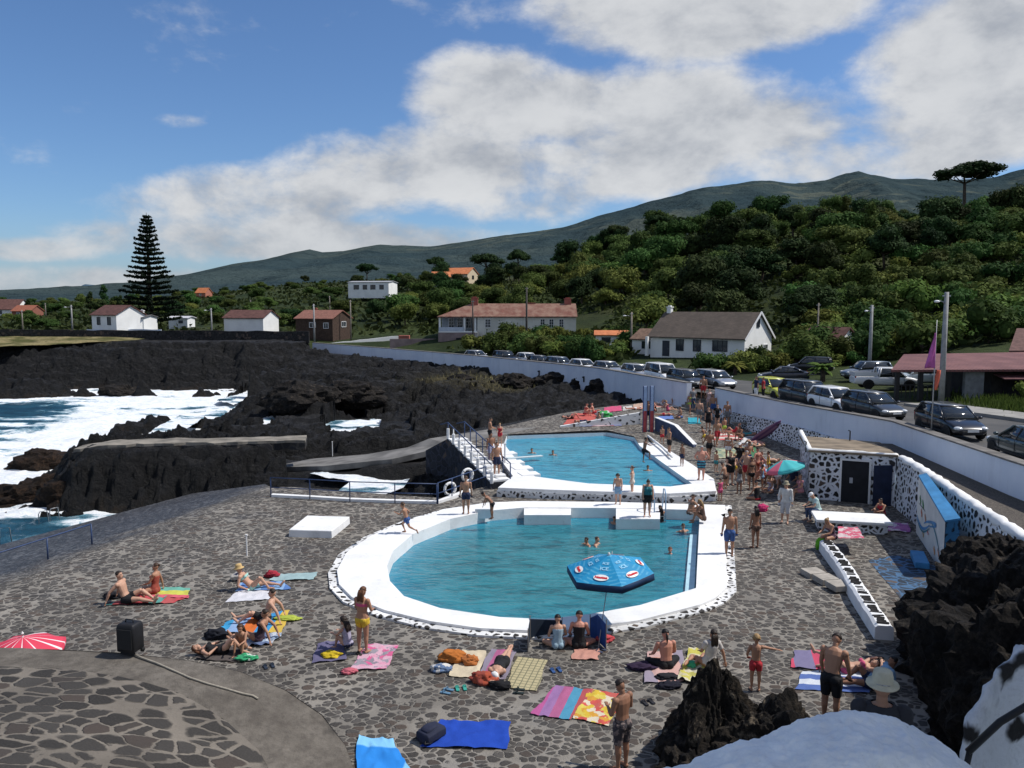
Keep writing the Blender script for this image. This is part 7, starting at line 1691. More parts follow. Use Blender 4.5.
pp_(on_deck(774,483), 1.70, 95, 'sit_knees', 'm', 'brown', [('trunks', BLACKC)], ('short','black'), 'dark haired man sitting with knees raised left of the parasol shade')
pp_(on_deck(771,492), 1.62, 110, 'sit_cross', 'f', 'tan', [('swimsuit', LILAC)], ('short','black'), 'woman in lilac swimsuit sitting cross legged in the shadow')
pp_(on_deck(785,523), 1.74, 150, 'stand_relaxed', 'm', 'fair', [('longshirt', cloth('offwhite', (.58,.57,.55))), ('trousers', cloth('pale_shorts', (.50,.50,.52)), .15)], ('short','grey'), 'older man in long pale shirt and pale shorts at the edge of the shadow', hat=('brim', cloth('khaki', (.30,.26,.18))))
wb = G(813,522)
pp_(wb+Vector((.25,.2,.0)), 1.72, 100, 'sit_bench_hunch', 'm', 'fair', [('shirt', PALET), ('trousers', DENIM)], ('short','grey'), 'man in pale teal shirt and white cap sitting on the white slab', hat=('cap', WHITEC))
pp_(G(833,550)+Vector((0,.1,0)), 1.66, 110, 'sit_bench_hunch', 'f', 'tan', [('swimsuit', cloth('dark_print', (.03,.02,.035), (.25,.12,.18), 12, kind_='spot'))], ('bun','blond'), 'blonde woman in dark printed swimsuit sitting on the wall end')
pp_(on_deck(882,520), 1.62, 120, 'sit_knees', 'f', 'tan', [('top', REDC), ('bottom', BLACKC)], ('short','black'), 'person in red top sitting in the shade before the shed door')
pp_(on_deck(800,500), 1.6, 100, 'sit_bench', 'f', 'tan', [('dress', cloth('rose', (.45,.20,.22)))], ('short','dark'), 'woman in rose dress sitting in the shade at the shed corner')
# farther up
pp_(on_deck(708,432), 1.70, 175, 'stand', 'f', 'fair', [('dress', BLACKC)], ('short','dark'), 'woman in black dress walking down from the wall gap')
pp_(on_deck(717,428), 1.66, 170, 'hips', 'f', 'fair', [('shirt', BLACKC), ('briefs', BLACKC)], ('short','dark'), 'person in black shirt beside the woman in black dress')
pp_(on_deck(699,423), 1.72, -10, 'walk', 'm', 'fair', [('trunks', GREYC, .7)], ('short','brown'), 'man in grey shorts climbing towards the wall gap')
zg = 1.25
def gap(px, py): return P(px, py, zg)
ramp_y = 61.5
for px, h_, yw, sx, sk_, cl, hr_, lab in ((693,1.74,20,'m','fair',[('shirt',GREYC),('trousers',DENIM)],'grey','grey haired man in grey shirt at the left side of the wall gap'),(703,1.80,160,'m','tan',[('trunks',REDC,.7)],'dark','tall bare chested man standing highest in the wall gap'),
     (709,1.64,170,'f','fair',[('dress',cloth('pale_pink',(.55,.38,.36)))],'brown','woman in pale pink dress in the wall gap'),(716,1.76,100,'m','brown',[('trunks',TEALC)],'black','man in teal shorts in the wall gap'),(720,1.68,200,'f','tan',[('dress',BLACKC)],'black','woman in long black dress at the right side of the wall gap')):
    q = PD(px, 405, 61.0 if px != 703 else 62.5); z0 = DZ(q.x, 61.0)+(.30 if px != 703 else 1.0)
    pp_(Vector((q.x, q.y, z0)), h_, yw, 'stand_relaxed' if px % 2 else 'stand', sx, sk_, cl, ('short',hr_), lab)
pp_(on_deck(733,434), 1.66, 70, 'recline', 'f', 'red', [('swimsuit', REDC)], ('short','auburn'), 'woman in red swimsuit leaning back on a white edged towel')
pp_(on_deck(741,440), 1.62, 120, 'sit_knees', 'f', 'brown', [('bikini', BROWNC)], ('long','black'), 'dark haired woman sitting behind the one in red swimsuit')
pp_(on_deck(741,458), 1.66, 150, 'sit_cross', 'm', 'tan', [('trunks', GREYC)], ('short','brown'), 'man sitting cross legged on the green towel, above the crowd')
pp_(on_deck(675,405), 1.62, 150, 'sit_knees', 'f', 'tan', [('swimsuit', YELC)], ('short','dark'), 'woman in yellow swimsuit sitting at the foot of the far wall')
pp_(on_deck(661,405), 1.62, -80, 'lie_knees', 'f', 'fair', [('swimsuit', WHITEC)], ('short','blond'), 'sunbather in white lying left of the woman in yellow at the far wall')
pp_(on_deck(688,405), 1.65, 80, 'lie_back', 'm', 'red', [('trunks', REDC)], ('short','dark'), 'sunbather in red trunks lying right of the woman in yellow at the far wall')
pp_(on_deck(655,413), 1.62, 120, 'sit_knees', 'f', 'red', [('swimsuit', BLACKC)], ('short','dark'), 'woman in black swimsuit sitting right behind the surfboard sign')
pp_(on_deck(664,416), 1.58, 90, 'lie_front', 'f', 'tan', [('bikini', REDC)], ('short','brown'), 'sunbather in red bikini lying face down behind the slide board')
pp_(on_deck(648,424), 1.66, 150, 'stand', 'm', 'brown', [('trunks', BLACKC)], ('short','black'), 'man in black trunks bending by the board sign', )
pp_(on_deck(572,419), 1.66, -80, 'lie_knees', 'f', 'red', [('swimsuit', BLACKC)], ('short','dark'), 'sunbather lying with raised knees at the left end of the red towels')
pp_(on_deck(585,416), 1.66, -70, 'sit_knees', 'f', 'red', [('bikini', REDC)], ('short','black'), 'dark haired woman in red bikini sitting on the red towels')
pp_(on_deck(594,414), 1.66, -100, 'sit_lean', 'm', 'red', [('trunks', REDC)], ('short','black'), 'man in red trunks sitting right of the woman in red bikini')
pp_(on_deck(585,423), 1.60, -90, 'lie_front', 'f', 'tan', [('swimsuit', NAVYC)], ('short','black'), 'sunbather in navy lying left below the red towels by the back pool')
pp_(on_deck(600,424), 1.64, 90, 'sit_cross', 'm', 'tan', [('trunks', YELC)], ('short','black'), 'man in yellow trunks sitting by the back pool edge')
pp_(on_deck(612,424), 1.60, 85, 'lie_back', 'f', 'fair', [('bikini', PINKC)], ('short','dark'), 'sunbather in pink bikini lying right of the man in yellow trunks')
# near the front
pp_(on_deck(558,648), 1.55, 5, 'sit_cross', 'f', 'fair', [('swimsuit', cloth('pale_blue', (.30,.42,.50)))], ('short','black'), 'girl in pale blue swimsuit sitting behind the windbreak at left')
pp_(on_deck(579,648), 1.72, -5, 'sit_cross', 'f', 'red', [('swimsuit', BLACKC)], ('short','black'), 'woman in black swimsuit sitting beside the girl under the parasol shade')
pp_(on_deck(502,668), 1.66, -14, 'lie_front', 'f', 'fair', [('swimsuit', BLACKC)], ('short','brown'), 'woman in black swimsuit and white cap lying face down, feet to the pool', hat=('cap', WHITEC), g=1.1)
pp_(on_deck(666,668), 1.70, 10, 'sit_cross', 'm', 'red', [('trousers', BLACKC, .3)], ('pony','black'), 'bare backed person with black ponytail sitting on a pale pink towel')
pp_(on_deck(709,668), 1.68, 20, 'sit_side', 'f', 'tan', [('shirt', cloth('ecru', (.50,.47,.44)))], ('long','dark'), 'woman with long dark hair in pale top sitting behind the pointed rock')
pp_(on_deck(755,691), 1.32, -8, 'reach_right', 'c', 'tan', [('trunks', REDC)], ('short','blond'), 'boy in red shorts standing with his right arm stretched out')
pp_(Vector((6.75,16.2,.0))+Vector((0,0,.35)), 1.82, -38, 'lean_fwd', 'm', 'tan', [('trunks', BLACKC, .8)], ('short','dark'), 'bare chested man in black shorts looking down, between the rocks and the low wall')
pp_(G(845,672), 1.70, 85, 'lie_cross', 'f', 'fair', [('bikini', PINKC)], ('short','brown'), 'woman lying with crossed legs and a raised foot behind the standing man')
pp_(G(872,688), 1.70, 80, 'recline', 'm', 'brown', [('trunks', NAVYC), ('shirt', LBLUE)], ('short','black'), 'person in light shirt reclining in the shade at the end of the low wall')
q = PD(882,700,7.9); pp_(Vector((q.x, 7.9, q.z-1.62)), 1.74, -20, 'stand', 'm', 'tan', [('shirt', cloth('dark_shirt', (.03,.03,.035))), ('trousers', GREYC)], ('short','grey'), 'man in a pale straw hat walking down behind the white parapet', hat=('brim', cloth('pale_straw', (.50,.46,.34))))
pp_(Vector((2.18,15.1,.0)), 1.72, 40, 'phone', 'm', 'brown', [('trunks', cloth('dark_print_shorts', (.03,.025,.03), (.16,.12,.11), 10, kind_='spot'), .9)], ('short','dark'), 'tanned lad in dark printed shorts standing at the bottom edge of the view')
for px, h_, yw, cl, lab in ((756,1.70,100,[('shirt',NAVYC),('trousers',WHITEC)],'man in navy shirt standing in the road left of the lime car'),(763,1.62,80,[('shirt',REDC),('trousers',BLACKC)],'person in red shirt beside the door of the lime car')):
    q = PD(px, 398, 55.5); pp_(Vector((q.x, 55.5, float(road_z(55.5))+.02)), h_, yw, 'stand', 'm', 'tan', cl, ('short','dark'), lab)

# more of the crowd on the right hand deck and by the far steps
for px, py, h_, yw, po, sx, sk_, cl, hr_, lab in (
 (741,412,1.66,120,'sit_knees','f','red',[('swimsuit',BLACKC)],'dark','woman in black swimsuit sitting in the shade just below the road wall footing'),
 (732,420,1.70,80,'sit_lean','m','tan',[('trunks',REDC)],'brown','man in red trunks leaning back near the rear bench'),
 (724,436,1.30,10,'stand','c','tan',[('trunks',LIMEC)],'dark','boy in lime green trunks on the far deck'),
 (752,447,1.64,60,'lie_knees','f','fair',[('bikini',TEALC)],'blond','blonde sunbather in teal bikini lying at the shade line'),
 (747,466,1.68,100,'sit_cross','f','tan',[('bikini',NAVYC)],'brown','woman in navy bikini sitting on the grey green towel behind the crowd'),
 (766,462,1.66,90,'lie_front','m','fair',[('trunks',GREYC)],'dark','man in grey trunks lying face down on the pale blue towel'),
 (734,478,1.30,-20,'stand_relaxed','c','fair',[('trunks',YELC)],'blond','blond child in yellow trunks half hidden in the crowd'),
 (746,484,1.72,160,'hips','m','fair',[('trunks',REDC,.7)],'grey','grey haired man in red shorts facing the viewer in the crowd'),
 (762,488,1.20,60,'stand','c','brown',[('swimsuit',LBLUE)],'black','small girl in light blue swimsuit beside the sitting woman in red'),
 (778,487,1.66,140,'sit_knees','f','fair',[('shirt',WHITEC)],'auburn','woman in white shirt sitting under the turquoise parasol'),
 (793,492,1.70,120,'sit_bench','m','tan',[('shirt',NAVYC),('trousers',GREYC,.3)],'dark','man in navy shirt sitting in the parasol shade against the shed'),
 (690,414,1.68,200,'walk','f','tan',[('bikini',LIMEC)],'brown','woman in lime bikini walking below the left side of the wall gap'),
 (681,418,1.62,90,'sit_cross','m','tan',[('trunks',BLUEC)],'black','man in blue trunks sitting on the open far deck'),
 (668,411,1.60,-80,'sit_lean','f','fair',[('swimsuit',PINKC)],'blond','woman in pink swimsuit leaning back right of the board sign'),
 (713,417,1.72,170,'stand_relaxed','m','tan',[('trunks',BLUEC,.7)],'dark','man in blue shorts standing right below the wall gap'),
 (722,412,1.64,60,'stand','f','tan',[('swimsuit',RUST)],'dark','woman in rust swimsuit at the foot of the wall gap steps'),
 (636,410,1.60,90,'lie_back','f','red',[('bikini',WHITEC)],'dark','sunbather in white bikini lying on the peach towel'),
 (717,446,1.70,190,'walk','m','tan',[('trunks',REDC,.7)],'black','man in long red shorts walking towards the viewer beside the faded towel'),
 (728,462,1.66,150,'stand','f','tan',[('bikini',WHITEC)],'blond','blonde woman in white bikini standing behind the blonde in black dress'),
 (716,472,1.20,-60,'stand','c','tan',[('trunks',TEALC)],'brown','small child in teal trunks right of the sunburnt man'),
 (748,473,1.74,200,'phone','m','tan',[('trunks',BLUEC,.7)],'dark','man in blue shorts looking at his hands at the back of the crowd'),
 (759,469,1.60,-70,'sit_knees','f','red',[('bikini',PINKC)],'auburn','auburn woman in pink bikini sitting by the pale blue towel'),
 (768,474,1.25,80,'stand','c','tan',[('swimsuit',YELC)],'dark','child in yellow swimsuit standing at the shade line'),
 (780,476,1.70,100,'sit_lean','m','fair',[('trunks',TEALC)],'grey','grey haired man in teal trunks leaning back behind the parasol'),
 (757,500,1.66,30,'sit_cross','f','tan',[('top',BLACKC),('bottom',REDC)],'black','woman in black top and red bottoms sitting below the crowd'),
 (788,504,1.62,120,'sit_knees','f','fair',[('dress',LBLUE)],'brown','woman in light blue dress sitting left of the shed wall'),
 (704,443,1.20,60,'run','c','brown',[('trunks',YELC)],'black','boy in yellow trunks running right of the slide wall'),
 (727,425,1.70,160,'stand_relaxed','m','tan',[('trunks',GREYC,.8)],'brown','man in long grey shorts beside the person in black shirt'),
 (745,436,1.62,90,'lie_back','f','tan',[('swimsuit',TEALC)],'dark','sunbather in teal swimsuit lying on the white and black print towel'),
 (662,444,1.20,-30,'walk','c','tan',[('trunks',REDC)],'brown','child in red trunks walking behind the back pool kerb')):
    pp_(on_deck(px, py), h_, yw, po, sx, sk_, cl, ('short',hr_), lab)
# ------------------------------------------------------------------ towels, bags, parasols, rails
def towel_mat(kind_, *cols, sc=1.0):
    key = ('tw', kind_, cols, sc)
    if key in _mc: return _mc[key]
    t = NT('towel_'+kind_); v = t.coord()
    if kind_ == 'plain': col = t.mix(t.mr(t.noise(v, 2.5, 4), .3, .7), tuple(x*.88 for x in cols[0]), cols[0])
    elif kind_ in ('stripes', 'cross'):
        x = t.sep(v)[0 if kind_ == 'stripes' else 1]; f = t.math('FRACT', t.math('MULTIPLY', t.math('ADD', x, 5.0), sc)); n = len(cols)
        col = t.ramp(f, [(i/n, c) for i, c in enumerate(cols)], 'CONSTANT')
    elif kind_ == 'check':
        x = t.sep(v); a = t.mr(t.math('FRACT', t.math('MULTIPLY', t.math('ADD', x[0], 5), sc)), .78, .82); b = t.mr(t.math('FRACT', t.math('MULTIPLY', t.math('ADD', x[1], 5), sc)), .78, .82)
        col = t.mix(t.math('MAXIMUM', a, b), cols[0], cols[1])
    else:   # blotchy print
        c = t.vor(v, sc, 'F1', 'Color'); s = t.n('ShaderNodeSeparateColor'); t.l(t.vor(t.vadd(v, t.noise(v, sc, 3, out='Color'), .4), sc, 'F1', 'Color'), s.inputs[0]); n = len(cols)
        col = t.ramp(s.outputs[0], [(i/n, k) for i, k in enumerate(cols)], 'CONSTANT')
    f2 = t.noise(v, 60, 2); t.set(Base_Color=t.mix(t.mr(f2, .3, .7, 0, .2), col, (.02,.02,.02)), Roughness=.95, Specular_IOR_Level=.1); t.bump(f2, .4, .01)
    _mc[key] = t.mat; return t.mat
def towel(pix, m, label, seed=0, wr=.05, group=None, name='towel', zf=None, cat='towel'):
    """cloth lying on the ground between four ground points (given as seen)"""
    c = [zf(*p) if zf else G(*p) for p in pix]; ctr = sum(c, Vector())/4; nx, ny = 26, 18; r = np.random.default_rng(seed+1)
    ex = (c[1]-c[0]); ang = math.atan2(ex.y, ex.x); inv = Matrix.Rotation(-ang, 3, 'Z')
    l = [inv @ (p-ctr) for p in c]; vs = []
    ph = r.uniform(0, 6, 4)
    for j in range(ny+1):
        for i in range(nx+1):
            s, t_ = i/nx, j/ny; p = l[0].lerp(l[1], s).lerp(l[3].lerp(l[2], s), t_)
            e = .02*math.sin(9*t_+ph[0])*(1 if abs(s-.5) > .45 else 0)+.0
            z = wr*abs(mnoise.noise(Vector((p.x*2.3+seed, p.y*2.3, seed*.7))))+wr*.8*max(0, mnoise.noise(Vector((p.x*6+seed, p.y*5, 3))))
            vs.append((p.x+e+.02*mnoise.noise(Vector((p.y*4,seed,1))), p.y+.03*mnoise.noise(Vector((p.x*4,seed,2))), p.z+.022+z))
    fs = [(j*(nx+1)+i, j*(nx+1)+i+1, (j+1)*(nx+1)+i+1, (j+1)*(nx+1)+i) for j in range(ny) for i in range(nx)]
    me = bpy.data.meshes.new(name); me.from_pydata(vs, [], fs); me.update(); o = link(name, me, m, None, True, ctr); o.rotation_euler.z = ang
    return tag(o, label, cat, group)
TW = towel
RED_T = (.52,.06,.07); 
TW([(105,606),(172,604),(190,597),(140,596)], towel_mat('stripes', (.50,.08,.09),(.50,.08,.09),(.10,.30,.26),(.45,.10,.10), sc=.7), 'red and green towel under the bearded man', 1)
TW([(145,599),(188,599),(190,589),(158,588)], towel_mat('cross', (.62,.12,.16),(.55,.55,.10),(.15,.40,.32), sc=.9), 'pink, yellow and green towel under the woman in rust red swimsuit', 2)
TW([(225,603),(272,600),(275,591),(238,592)], towel_mat('plain', (.66,.66,.70)), 'white towel before the woman in mint bikini', 3)
TW([(236,592),(292,590),(283,582),(240,584)], towel_mat('stripes', (.10,.20,.45),(.25,.40,.62), sc=1.4), 'blue towel under the woman in mint bikini', 4)
TW([(270,582),(314,580),(318,573),(276,575)], towel_mat('plain', (.33,.46,.47)), 'pale grey green towel at the feet of the woman in mint bikini', 5)
TW([(216,634),(282,634),(290,611),(228,622)], towel_mat('stripes', (.62,.16,.04),(.05,.28,.55),(.60,.42,.08),(.55,.25,.05),(.05,.30,.55),(.25,.38,.60), sc=.42), 'bold orange, blue and yellow striped towel in the left group', 6, .06)
TW([(243,648),(272,645),(283,634),(252,634)], towel_mat('blotch', (.28,.36,.48),(.12,.16,.28),(.55,.58,.62), sc=5), 'crumpled blue print towel beside the woman in plum swimsuit', 7, .12)
TW([(196,660),(240,663),(243,648),(205,646)], towel_mat('plain', (.10,.085,.08)), 'dark towel under the lying red haired woman', 8)
TW([(349,671),(387,670),(398,646),(367,645)], towel_mat('blotch', (.60,.12,.26),(.62,.38,.46),(.25,.22,.26),(.62,.30,.40),(.30,.28,.32), sc=6), 'pink and grey print towel right of the woman in yellow bikini', 9, .04)
TW([(311,664),(346,661),(344,640),(318,645)], towel_mat('plain', (.14,.13,.22)), 'dark violet towel under the girl in lilac top', 10)
TW([(448,677),(478,679),(487,652),(463,651)], towel_mat('plain', (.62,.53,.38)), 'cream towel left of the woman in white cap', 11, .06)
TW([(477,678),(506,681),(516,652),(491,650)], towel_mat('stripes', (.45,.10,.22),(.25,.22,.28),(.40,.12,.24), sc=1.6), 'purple pink towel under the woman in white cap', 12)
TW([(505,688),(537,692),(547,661),(517,657)], towel_mat('check', (.46,.40,.24),(.20,.19,.12), sc=7), 'straw coloured checked mat right of the woman in white cap', 13, .02, name='beach_mat', cat='mat')
TW([(531,715),(571,721),(595,692),(556,686)], towel_mat('stripes', (.40,.12,.24),(.08,.28,.42),(.42,.09,.10),(.45,.20,.10),(.16,.18,.12),(.42,.10,.26),(.30,.16,.34), sc=.62), 'striped pink, teal and red towel left of the flowery towel', 14, .05)
TW([(573,719),(609,727),(623,696),(591,690)], towel_mat('blotch', (.60,.42,.05),(.55,.10,.08),(.62,.55,.42),(.58,.30,.05),(.50,.12,.10),(.62,.50,.10), sc=5), 'yellow and red flowery towel right of the striped one', 15, .05)
TW([(421,748),(508,750),(510,723),(440,722)], towel_mat('plain', (.020,.070,.42)), 'deep blue towel spread alone in the foreground', 16, .07)
TW([(644,684),(684,682),(683,651),(648,653)], towel_mat('stripes', (.58,.36,.32),(.30,.26,.32),(.55,.36,.33), sc=.8), 'pale pink towel under the person with black ponytail', 17, .05)
TW([(677,682),(705,686),(712,652),(690,650)], towel_mat('blotch', (.50,.46,.10),(.58,.54,.40),(.45,.42,.12),(.55,.50,.30), sc=4), 'yellow green crumpled towel behind the pointed rock', 18, .12)
TW([(790,668),(832,672),(836,650),(795,652)], towel_mat('stripes', (.55,.08,.14),(.20,.18,.30), sc=1.0), 'crimson and violet towel left of the standing man', 19, .04)
TW([(796,690),(870,694),(872,672),(802,672)], towel_mat('cross', (.10,.16,.40),(.60,.64,.70), sc=1.8), 'blue and white striped towel under the reclining people', 20, .04)
TW([(571,660),(598,661),(600,650),(575,650)], towel_mat('plain', (.55,.28,.22)), 'salmon towel behind the woman in black swimsuit', 21, .05)
TW([(871,530),(911,533),(908,524),(875,523)], towel_mat('blotch', (.45,.18,.40),(.60,.52,.60),(.35,.14,.34), sc=4), 'violet and white towel in the shade before the shed', 22, .06)
TW([(838,539),(864,539),(858,528),(838,528)], towel_mat('blotch', (.55,.12,.18),(.58,.48,.48), sc=5), 'pink towel on the wall end beside the blonde woman', 23, .05, zf=lambda x, y: P(x, y, .60))
TW([(712,441),(744,441),(744,434),(716,434)], towel_mat('cross', (.50,.10,.10),(.62,.55,.50), sc=1.0), 'red towel with pale edges under the woman in red swimsuit', 24)
TW([(741,448),(760,446),(755,436),(740,438)], towel_mat('blotch', (.60,.60,.60),(.08,.08,.09), sc=3), 'white and black print towel at the shade line', 25)
TW([(740,459),(760,458),(755,446),(741,447)], towel_mat('plain', (.08,.20,.10)), 'dark green towel under the man sitting cross legged', 26)
TW([(760,472),(780,472),(770,458),(757,459)], towel_mat('cross', (.20,.32,.55),(.42,.50,.62), sc=1.2), 'pale blue towel lying across the shade line', 27)
TW([(714,459),(740,458),(738,448),(716,449)], towel_mat('blotch', (.30,.34,.22),(.45,.45,.30),(.20,.26,.20), sc=2.5), 'faded green and straw towel left of the dark green one', 28)
TW([(735,456),(746,456),(744,450),(735,450)], towel_mat('plain', (.60,.50,.12)), 'small yellow towel above the crowd', 29) if False else None
TW([(563,425),(592,423),(600,413),(572,414)], towel_mat('plain', (.52,.12,.10)), 'red towels under the far sunbathers behind the back pool', 30)
TW([(604,413),(622,411),(621,406),(604,408)], towel_mat('plain', (.60,.10,.20)), 'bright pink towel on the path left of the white towel', 31)
TW([(623,411),(632,410),(632,406),(623,407)], towel_mat('plain', (.60,.58,.55)), 'white towel on the path right of the bright pink one', 32)
TW([(634,410),(646,408),(644,403),(633,405)], towel_mat('plain', (.52,.36,.28)), 'peach towel on the path beside the board sign', 33)
TW([(657,421),(674,419),(672,415),(658,417)], towel_mat('plain', (.14,.22,.50)), 'blue towel right of the board sign', 34)
TW([(688,424),(701,424),(699,418),(688,418)], towel_mat('plain', (.05,.36,.46)), 'turquoise towel alone in the middle of the far deck', 35)
TW([(655,408),(690,407),(690,402),(655,403)], towel_mat('blotch', (.50,.36,.30),(.60,.52,.45),(.45,.20,.16), sc=1.5), 'peach and cream towels under the sunbathers at the far wall', 36)
TW([(580,427),(622,426),(618,421),(584,422)], towel_mat('blotch', (.30,.14,.16),(.55,.40,.42),(.20,.22,.36), sc=2), 'mixed print towel along the back pool edge', 37)
# small piles of clothes and bags
def pile(px, py, size, m, label, seed, cat='clothes', name='clothes_pile', zf=None, n=4):
    p = zf(px, py) if zf else G(px, py); size = tuple(x*.72 for x in size); bm = bmesh.new(); bmesh.ops.create_icosphere(bm, subdivisions=n, radius=1)
    for v in bm.verts:
        q = v.co.copy(); k = 1+.42*mnoise.fractal(q*1.6+Vector((seed,seed*.3,0)), 1, 2, 4)+.18*(1-2*abs(mnoise.noise(q*3.1+Vector((seed,1,2)))))
        v.co = Vector((q.x*size[0]*k, q.y*size[1]*k, max(-.02, q.z*size[2]*k+size[2]*.55)))
    me = bpy.data.meshes.new(name); bm.to_mesh(me); bm.free(); o = link(name, me, m, None, True, p+Vector((0,0,.02))); return tag(o, label, cat)
pile(441,671,(.34,.20,.12), towel_mat('blotch', (.12,.18,.30),(.60,.58,.55),(.25,.35,.5), sc=6), 'crumpled blue and white clothes left of the cream towel', 1)
pile(453,661,(.42,.24,.22), towel_mat('plain', (.50,.17,.04)), 'orange bag slumped at the top of the cream towel', 2, 'bag', 'beach_bag')
pile(470,664,(.28,.2,.17), towel_mat('plain', (.46,.16,.05)), 'smaller orange cloth next to the orange bag', 3)
pile(484,682,(.42,.26,.20), towel_mat('blotch', (.42,.09,.05),(.30,.07,.05),(.50,.22,.08), sc=5), 'red patterned bag at the head of the woman in white cap', 4, 'bag', 'beach_bag')
pile(500,688,(.32,.2,.14), towel_mat('plain', (.02,.02,.022)), 'black bag with yellow trim beside the red patterned bag', 5, 'bag', 'beach_bag')
pile(331,657,(.30,.2,.12), towel_mat('plain', (.62,.45,.03)), 'yellow cloth on the dark violet towel', 6)
pile(349,673,(.28,.15,.08), towel_mat('plain', (.55,.14,.18)), 'pink cloth at the corner of the pink and grey towel', 7)
pile(287,620,(.5,.2,.08), towel_mat('plain', (.42,.50,.08)), 'lime green cloth right of the striped towel', 8)
pile(247,660,(.35,.2,.10), towel_mat('blotch', (.05,.35,.16),(.55,.60,.55), sc=6), 'green and white cloth at the child\'s feet', 9)
pile(217,638,(.42,.24,.20), towel_mat('plain', (.02,.022,.03)), 'black bag behind the head of the lying red haired woman', 10, 'bag', 'beach_bag')
pile(272,577,(.3,.18,.16), towel_mat('plain', (.40,.04,.06)), 'small red bag behind the knees of the woman in mint bikini', 11, 'bag', 'beach_bag')
pile(240,580,(.35,.25,.22), towel_mat('blotch', (.55,.52,.48),(.05,.06,.12), sc=4), 'white and navy bag behind the straw hat', 12, 'bag', 'beach_bag')
pile(112,598,(.35,.2,.14), towel_mat('plain', (.02,.02,.025)), 'black bag behind the bearded man', 13, 'bag', 'beach_bag')
pile(604,641,(.30,.2,.14), towel_mat('plain', (.55,.08,.09)), 'red cloth right of the blue windbreak', 14)
pile(667,679,(.35,.2,.10), towel_mat('plain', (.03,.03,.035)), 'black shorts lying on the pale pink towel', 15)
pile(669,687,(.42,.2,.08), towel_mat('plain', (.02,.02,.03)), 'dark cloth at the front edge of the pale pink towel', 16)
pile(641,669,(.4,.25,.12), towel_mat('plain', (.045,.03,.06)), 'dark violet cloth left of the pale pink towel', 17)
pile(691,668,(.16,.14,.14), towel_mat('plain', (.06,.40,.22)), 'small green ball shaped toy on the yellow green towel', 18, 'toy', 'toy')
pile(811,513,(.3,.3,.3), towel_mat('plain', (.03,.03,.04)), 'dark rucksack leaning at the white slab', 19, 'bag', 'beach_bag')
pile(821,549,(.26,.22,.36), towel_mat('plain', (.16,.50,.04)), 'lime green bag hanging at the knees of the blonde woman', 20, 'bag', 'beach_bag')
pile(762,511,(.3,.25,.25), towel_mat('plain', (.55,.05,.16)), 'bright pink bag at the edge of the parasol shadow', 21, 'bag', 'beach_bag')
pile(745,459,(.5,.3,.14), towel_mat('plain', (.60,.48,.10)), 'yellow cloth on the faded towel above the crowd', 22)
pile(604,417,(.7,.4,.35), towel_mat('blotch', (.08,.40,.12),(.60,.62,.60),(.05,.30,.10), sc=2.2), 'green and white swim ring cloth beside the red towels', 23, 'toy', 'swim_toy')
pile(757,445,(.6,.4,.2), towel_mat('plain', (.58,.30,.25)), 'salmon cloth lying in the sun at the shade line', 24)
pile(834,553,(.2,.15,.1), towel_mat('plain', (.5,.1,.2)), 'small pink purse by the wall end', 26, 'bag', 'purse') if False else None
# sandals
def sandals(px, py, c, label, rz=0.0):
    p = G(px, py); r = empty('pair_of_sandals', p, rz, label, 'sandals')
    for s in (-1,1):
        a = MB(); a.loft([[Vector((s*.09+x*w, y, z)) for x, z in ((-1,.012),(1,.012),(1,.034),(-1,.034))] for y, w in ((-.13,.03),(-.1,.042),(0,.036),(.09,.048),(.13,.03))]); so_ = a.obj('sole', plain('rubber_'+label[:14], c, .8, .1), r)
        a = MB(); a.tube([(s*.09-.045,.02,.03),(s*.09-.02,.05,.075),(s*.09+.02,.05,.075),(s*.09+.045,.02,.03)], .012, 6); a.obj('strap', plain('rubber_'+label[:14], c, .8, .1), so_)
sandals(648,703,(.02,.02,.025), 'pair of black sandals left of the pointed rock', .4)
sandals(600,651,(.05,.06,.10), 'pair of dark sandals right of the blue windbreak', .9)
sandals(556,671,(.03,.08,.22), 'pair of blue sandals right of the checked mat', .3)
sandals(447,692,(.10,.20,.30), 'blue grey sandals before the cream towel', 1.2)
sandals(461,689,(.04,.30,.24), 'green sandals before the cream towel', .2)
sandals(269,667,(.02,.03,.05), 'pair of dark sandals below the striped towel group', .5)
sandals(362,654,(.03,.025,.02), 'dark sandals at the feet of the woman in yellow bikini', .8)
sandals(519,692,(.02,.03,.03), 'black sandals below the checked mat', 1.4)
# rucksack on the blue towel
def rucksack(p, rz, m, label, s=1.0):
    r = empty('rucksack', p, rz, label, 'bag'); r.scale = (s,s,s)
    a = MB(); a.loft([[Vector((x*w, y, z*h+.0)) for x, z in ((-1,.15),(-.8,0),(.8,0),(1,.15),(1,.8),(.75,1),(-.75,1),(-1,.8))] for y, w, h in ((-.28,.12,.10),(-.24,.17,.17),(0,.19,.21),(.2,.17,.18),(.26,.10,.10))]); bevel(a.obj('main_bag', m, r, True), .02)
    a = MB(); a.loft([[Vector((x*w, y, .15+z*h)) for x, z in ((-1,0),(1,0),(.8,1),(-.8,1))] for y, w, h in ((-.2,.1,.05),(-.12,.13,.09),(.06,.12,.08))]); bevel(a.obj('front_pocket', m, r, True), .015)
    for q in (-.09,.09): a = MB(); a.tube([(q,-.24,.08),(q*1.6,-.32,.05),(q*1.8,-.2,.02),(q*1.5,.2,.03)], .016, 6); a.obj('strap', TRIM, r, True)
    return r
rucksack(G(432,739)+Vector((0,0,.05)), R(-40), cloth('navy_nylon', (.018,.022,.045)), 'dark navy rucksack lying on the left end of the deep blue towel', 1.15)
